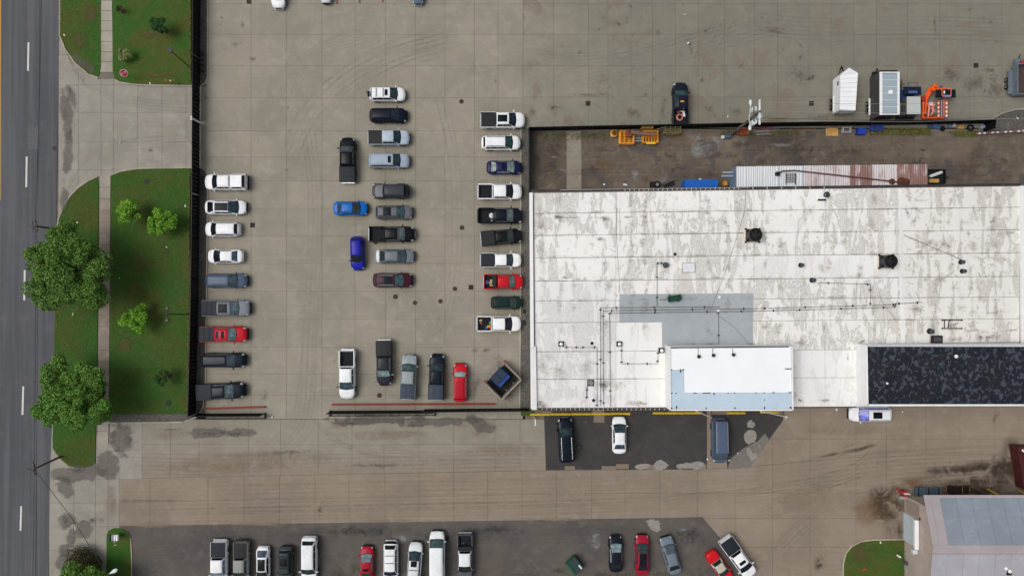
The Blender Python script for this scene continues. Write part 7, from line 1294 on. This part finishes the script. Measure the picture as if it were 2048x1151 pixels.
for u, v, s_, l in ((1458, 919, .12, "white scrap on the pale asphalt by the van"), (1414, 917, .12, "white scrap on the joint left of the van"), (1475, 905, .1, "tiny white scrap east of the van"), (1672, 818, .18, "white scrap below the warehouse before the white sport utility"), (1804, 822, .1, "white scrap east of the white sport utility"), (130, 71, .13, "white scrap on the verge by the curb"), (372, 412, .16, "white scrap on the main lawn by the fence"), (334, 494, .1, "white speck above the middle lawn cover"), (301, 167, .12, "white speck on the front lawn's edge"), (1455, 234, .12, "white ball left of the transformer pole"), (148, 628, .22, "yellowish scrap under the larger street tree"), (1760, 1083, .14, "white lump on the corner lawn's curb"), (241, 285, .1, "white speck in the middle of the driveway"), (1370, 30, .1, "pale speck high in the storage yard"), (1376, 87, .16, "white streaked scrap in the storage yard"), (545, 833, .12, "white scrap outside the west sliding gate"), (2034, 237, .14, "white scrap on the gravel corner"), (156, 445, .12, "white speck on the verge above the tree"), (240, 556, .09, "white speck near the main lawn's sidewalk edge")):
    on = .105 if (u < 385 and not (u == 241)) or (u == 1760) else (.07 if u == 2034 else .12); c = at(u, v); tag(MB().bbox((c.x, c.y, on + s_ * .35), (s_ * 2, s_ * 1.3, s_ * .7), s_ * .25, random.random() * 3).build("litter", M((150, 150, 92) if u == 148 else (224, 222, 214), .8)), l, "litter", "litter scraps")
# cable reel stand-ins at the top of the lot are kept off: nothing else stands there
# ================================================================ PERSON beside the black sport utility
def person(u, v, face):
    c = at(u, v, .013); root = thing("person", "person in dark jacket and trousers leaning beside the black sport utility", "person", (c.x, c.y, .012), 1e-6); ORG.pop(root.name, None); root.rotation_euler = (0, 0, face)
    J = {'pel': (0, 0, .93, .15), 'sp': (.04, 0, 1.15, .145), 'ch': (.12, 0, 1.36, .165), 'nk': (.19, 0, 1.50, .06), 'hd': (.23, 0, 1.60, .095), 'tp': (.25, 0, 1.70, .085), 'ns': (.325, 0, 1.615, .018)}
    E = [('pel', 'sp'), ('sp', 'ch'), ('ch', 'nk'), ('nk', 'hd'), ('hd', 'tp'), ('hd', 'ns')]
    for s_, n in ((1, 'l'), (-1, 'r')):
        J.update({n + 'sh': (.13, s_ * .20, 1.42, .075), n + 'el': (.26, s_ * .30, 1.18, .052), n + 'wr': (.46, s_ * .22, 1.10, .034), n + 'pm': (.53, s_ * .20, 1.08, .036), n + 'hp': (0, s_ * .10, .90, .10), n + 'kn': (.06 * s_, s_ * .12, .50, .065), n + 'an': (.08 * s_ - .04, s_ * .13, .09, .045), n + 'to': (.08 * s_ + .14, s_ * .15, .04, .038)})
        E += [('ch', n + 'sh'), (n + 'sh', n + 'el'), (n + 'el', n + 'wr'), (n + 'wr', n + 'pm'), ('pel', n + 'hp'), (n + 'hp', n + 'kn'), (n + 'kn', n + 'an'), (n + 'an', n + 'to')]
        for k in range(4): J[f'{n}f{k}'] = (.60 - .008 * abs(k - 1), s_ * (.165 + k * .022), 1.065, .0095); J[f'{n}g{k}'] = (.635 - .01 * abs(k - 1), s_ * (.165 + k * .022), 1.04, .0085); E += [(n + 'pm', f'{n}f{k}'), (f'{n}f{k}', f'{n}g{k}')]
        J[n + 'th'] = (.56, s_ * .14, 1.08, .011); E.append((n + 'pm', n + 'th'))
    keys = list(J); me = bpy.data.meshes.new("body"); me.from_pydata([J[k][:3] for k in keys], [(keys.index(a), keys.index(b)) for a, b in E], []); ob = bpy.data.objects.new("body", me); SC.collection.objects.link(ob)
    md = ob.modifiers.new("skin", 'SKIN'); ob.modifiers.new("sub", 'SUBSURF').levels = 1
    for i, k in enumerate(keys): me.skin_vertices[0].data[i].radius = (J[k][3], J[k][3]); me.skin_vertices[0].data[i].use_root = (i == 0)
    bpy.context.view_layer.update(); dg = bpy.context.evaluated_depsgraph_get(); m2 = bpy.data.meshes.new_from_object(ob.evaluated_get(dg)); ob.modifiers.clear(); ob.data = m2; m2.materials.clear()
    for mt in (M((58, 60, 68), .9), M((46, 50, 62), .9), M((176, 132, 108), .6), M((28, 24, 22), .8)): m2.materials.append(mt)
    for p in m2.polygons:
        x, y, z = p.center; p.material_index = 2 if (z > 1.50 or x > .47 and z > .9) else (3 if z < .10 else (1 if z < .95 else 0)); p.use_smooth = True
    ob.parent = root
    MB().dome((.215, 0, 1.625), .115, .12, 12).build("hair", M((36, 28, 24), .9), root, True, smooth=True)
person(1154.5, 891, R(165))
for u, v, l in ((1157, 893, "pale paper by the person's feet"),): c = at(u, v); tag(MB().prism([(c.x - .15, c.y - .05), (c.x + .05, c.y - .18), (c.x + .15, c.y + .02), (c.x - .02, c.y + .14)], .0125, .03).build("paper", M((150, 150, 148), .8)), l, "paper")
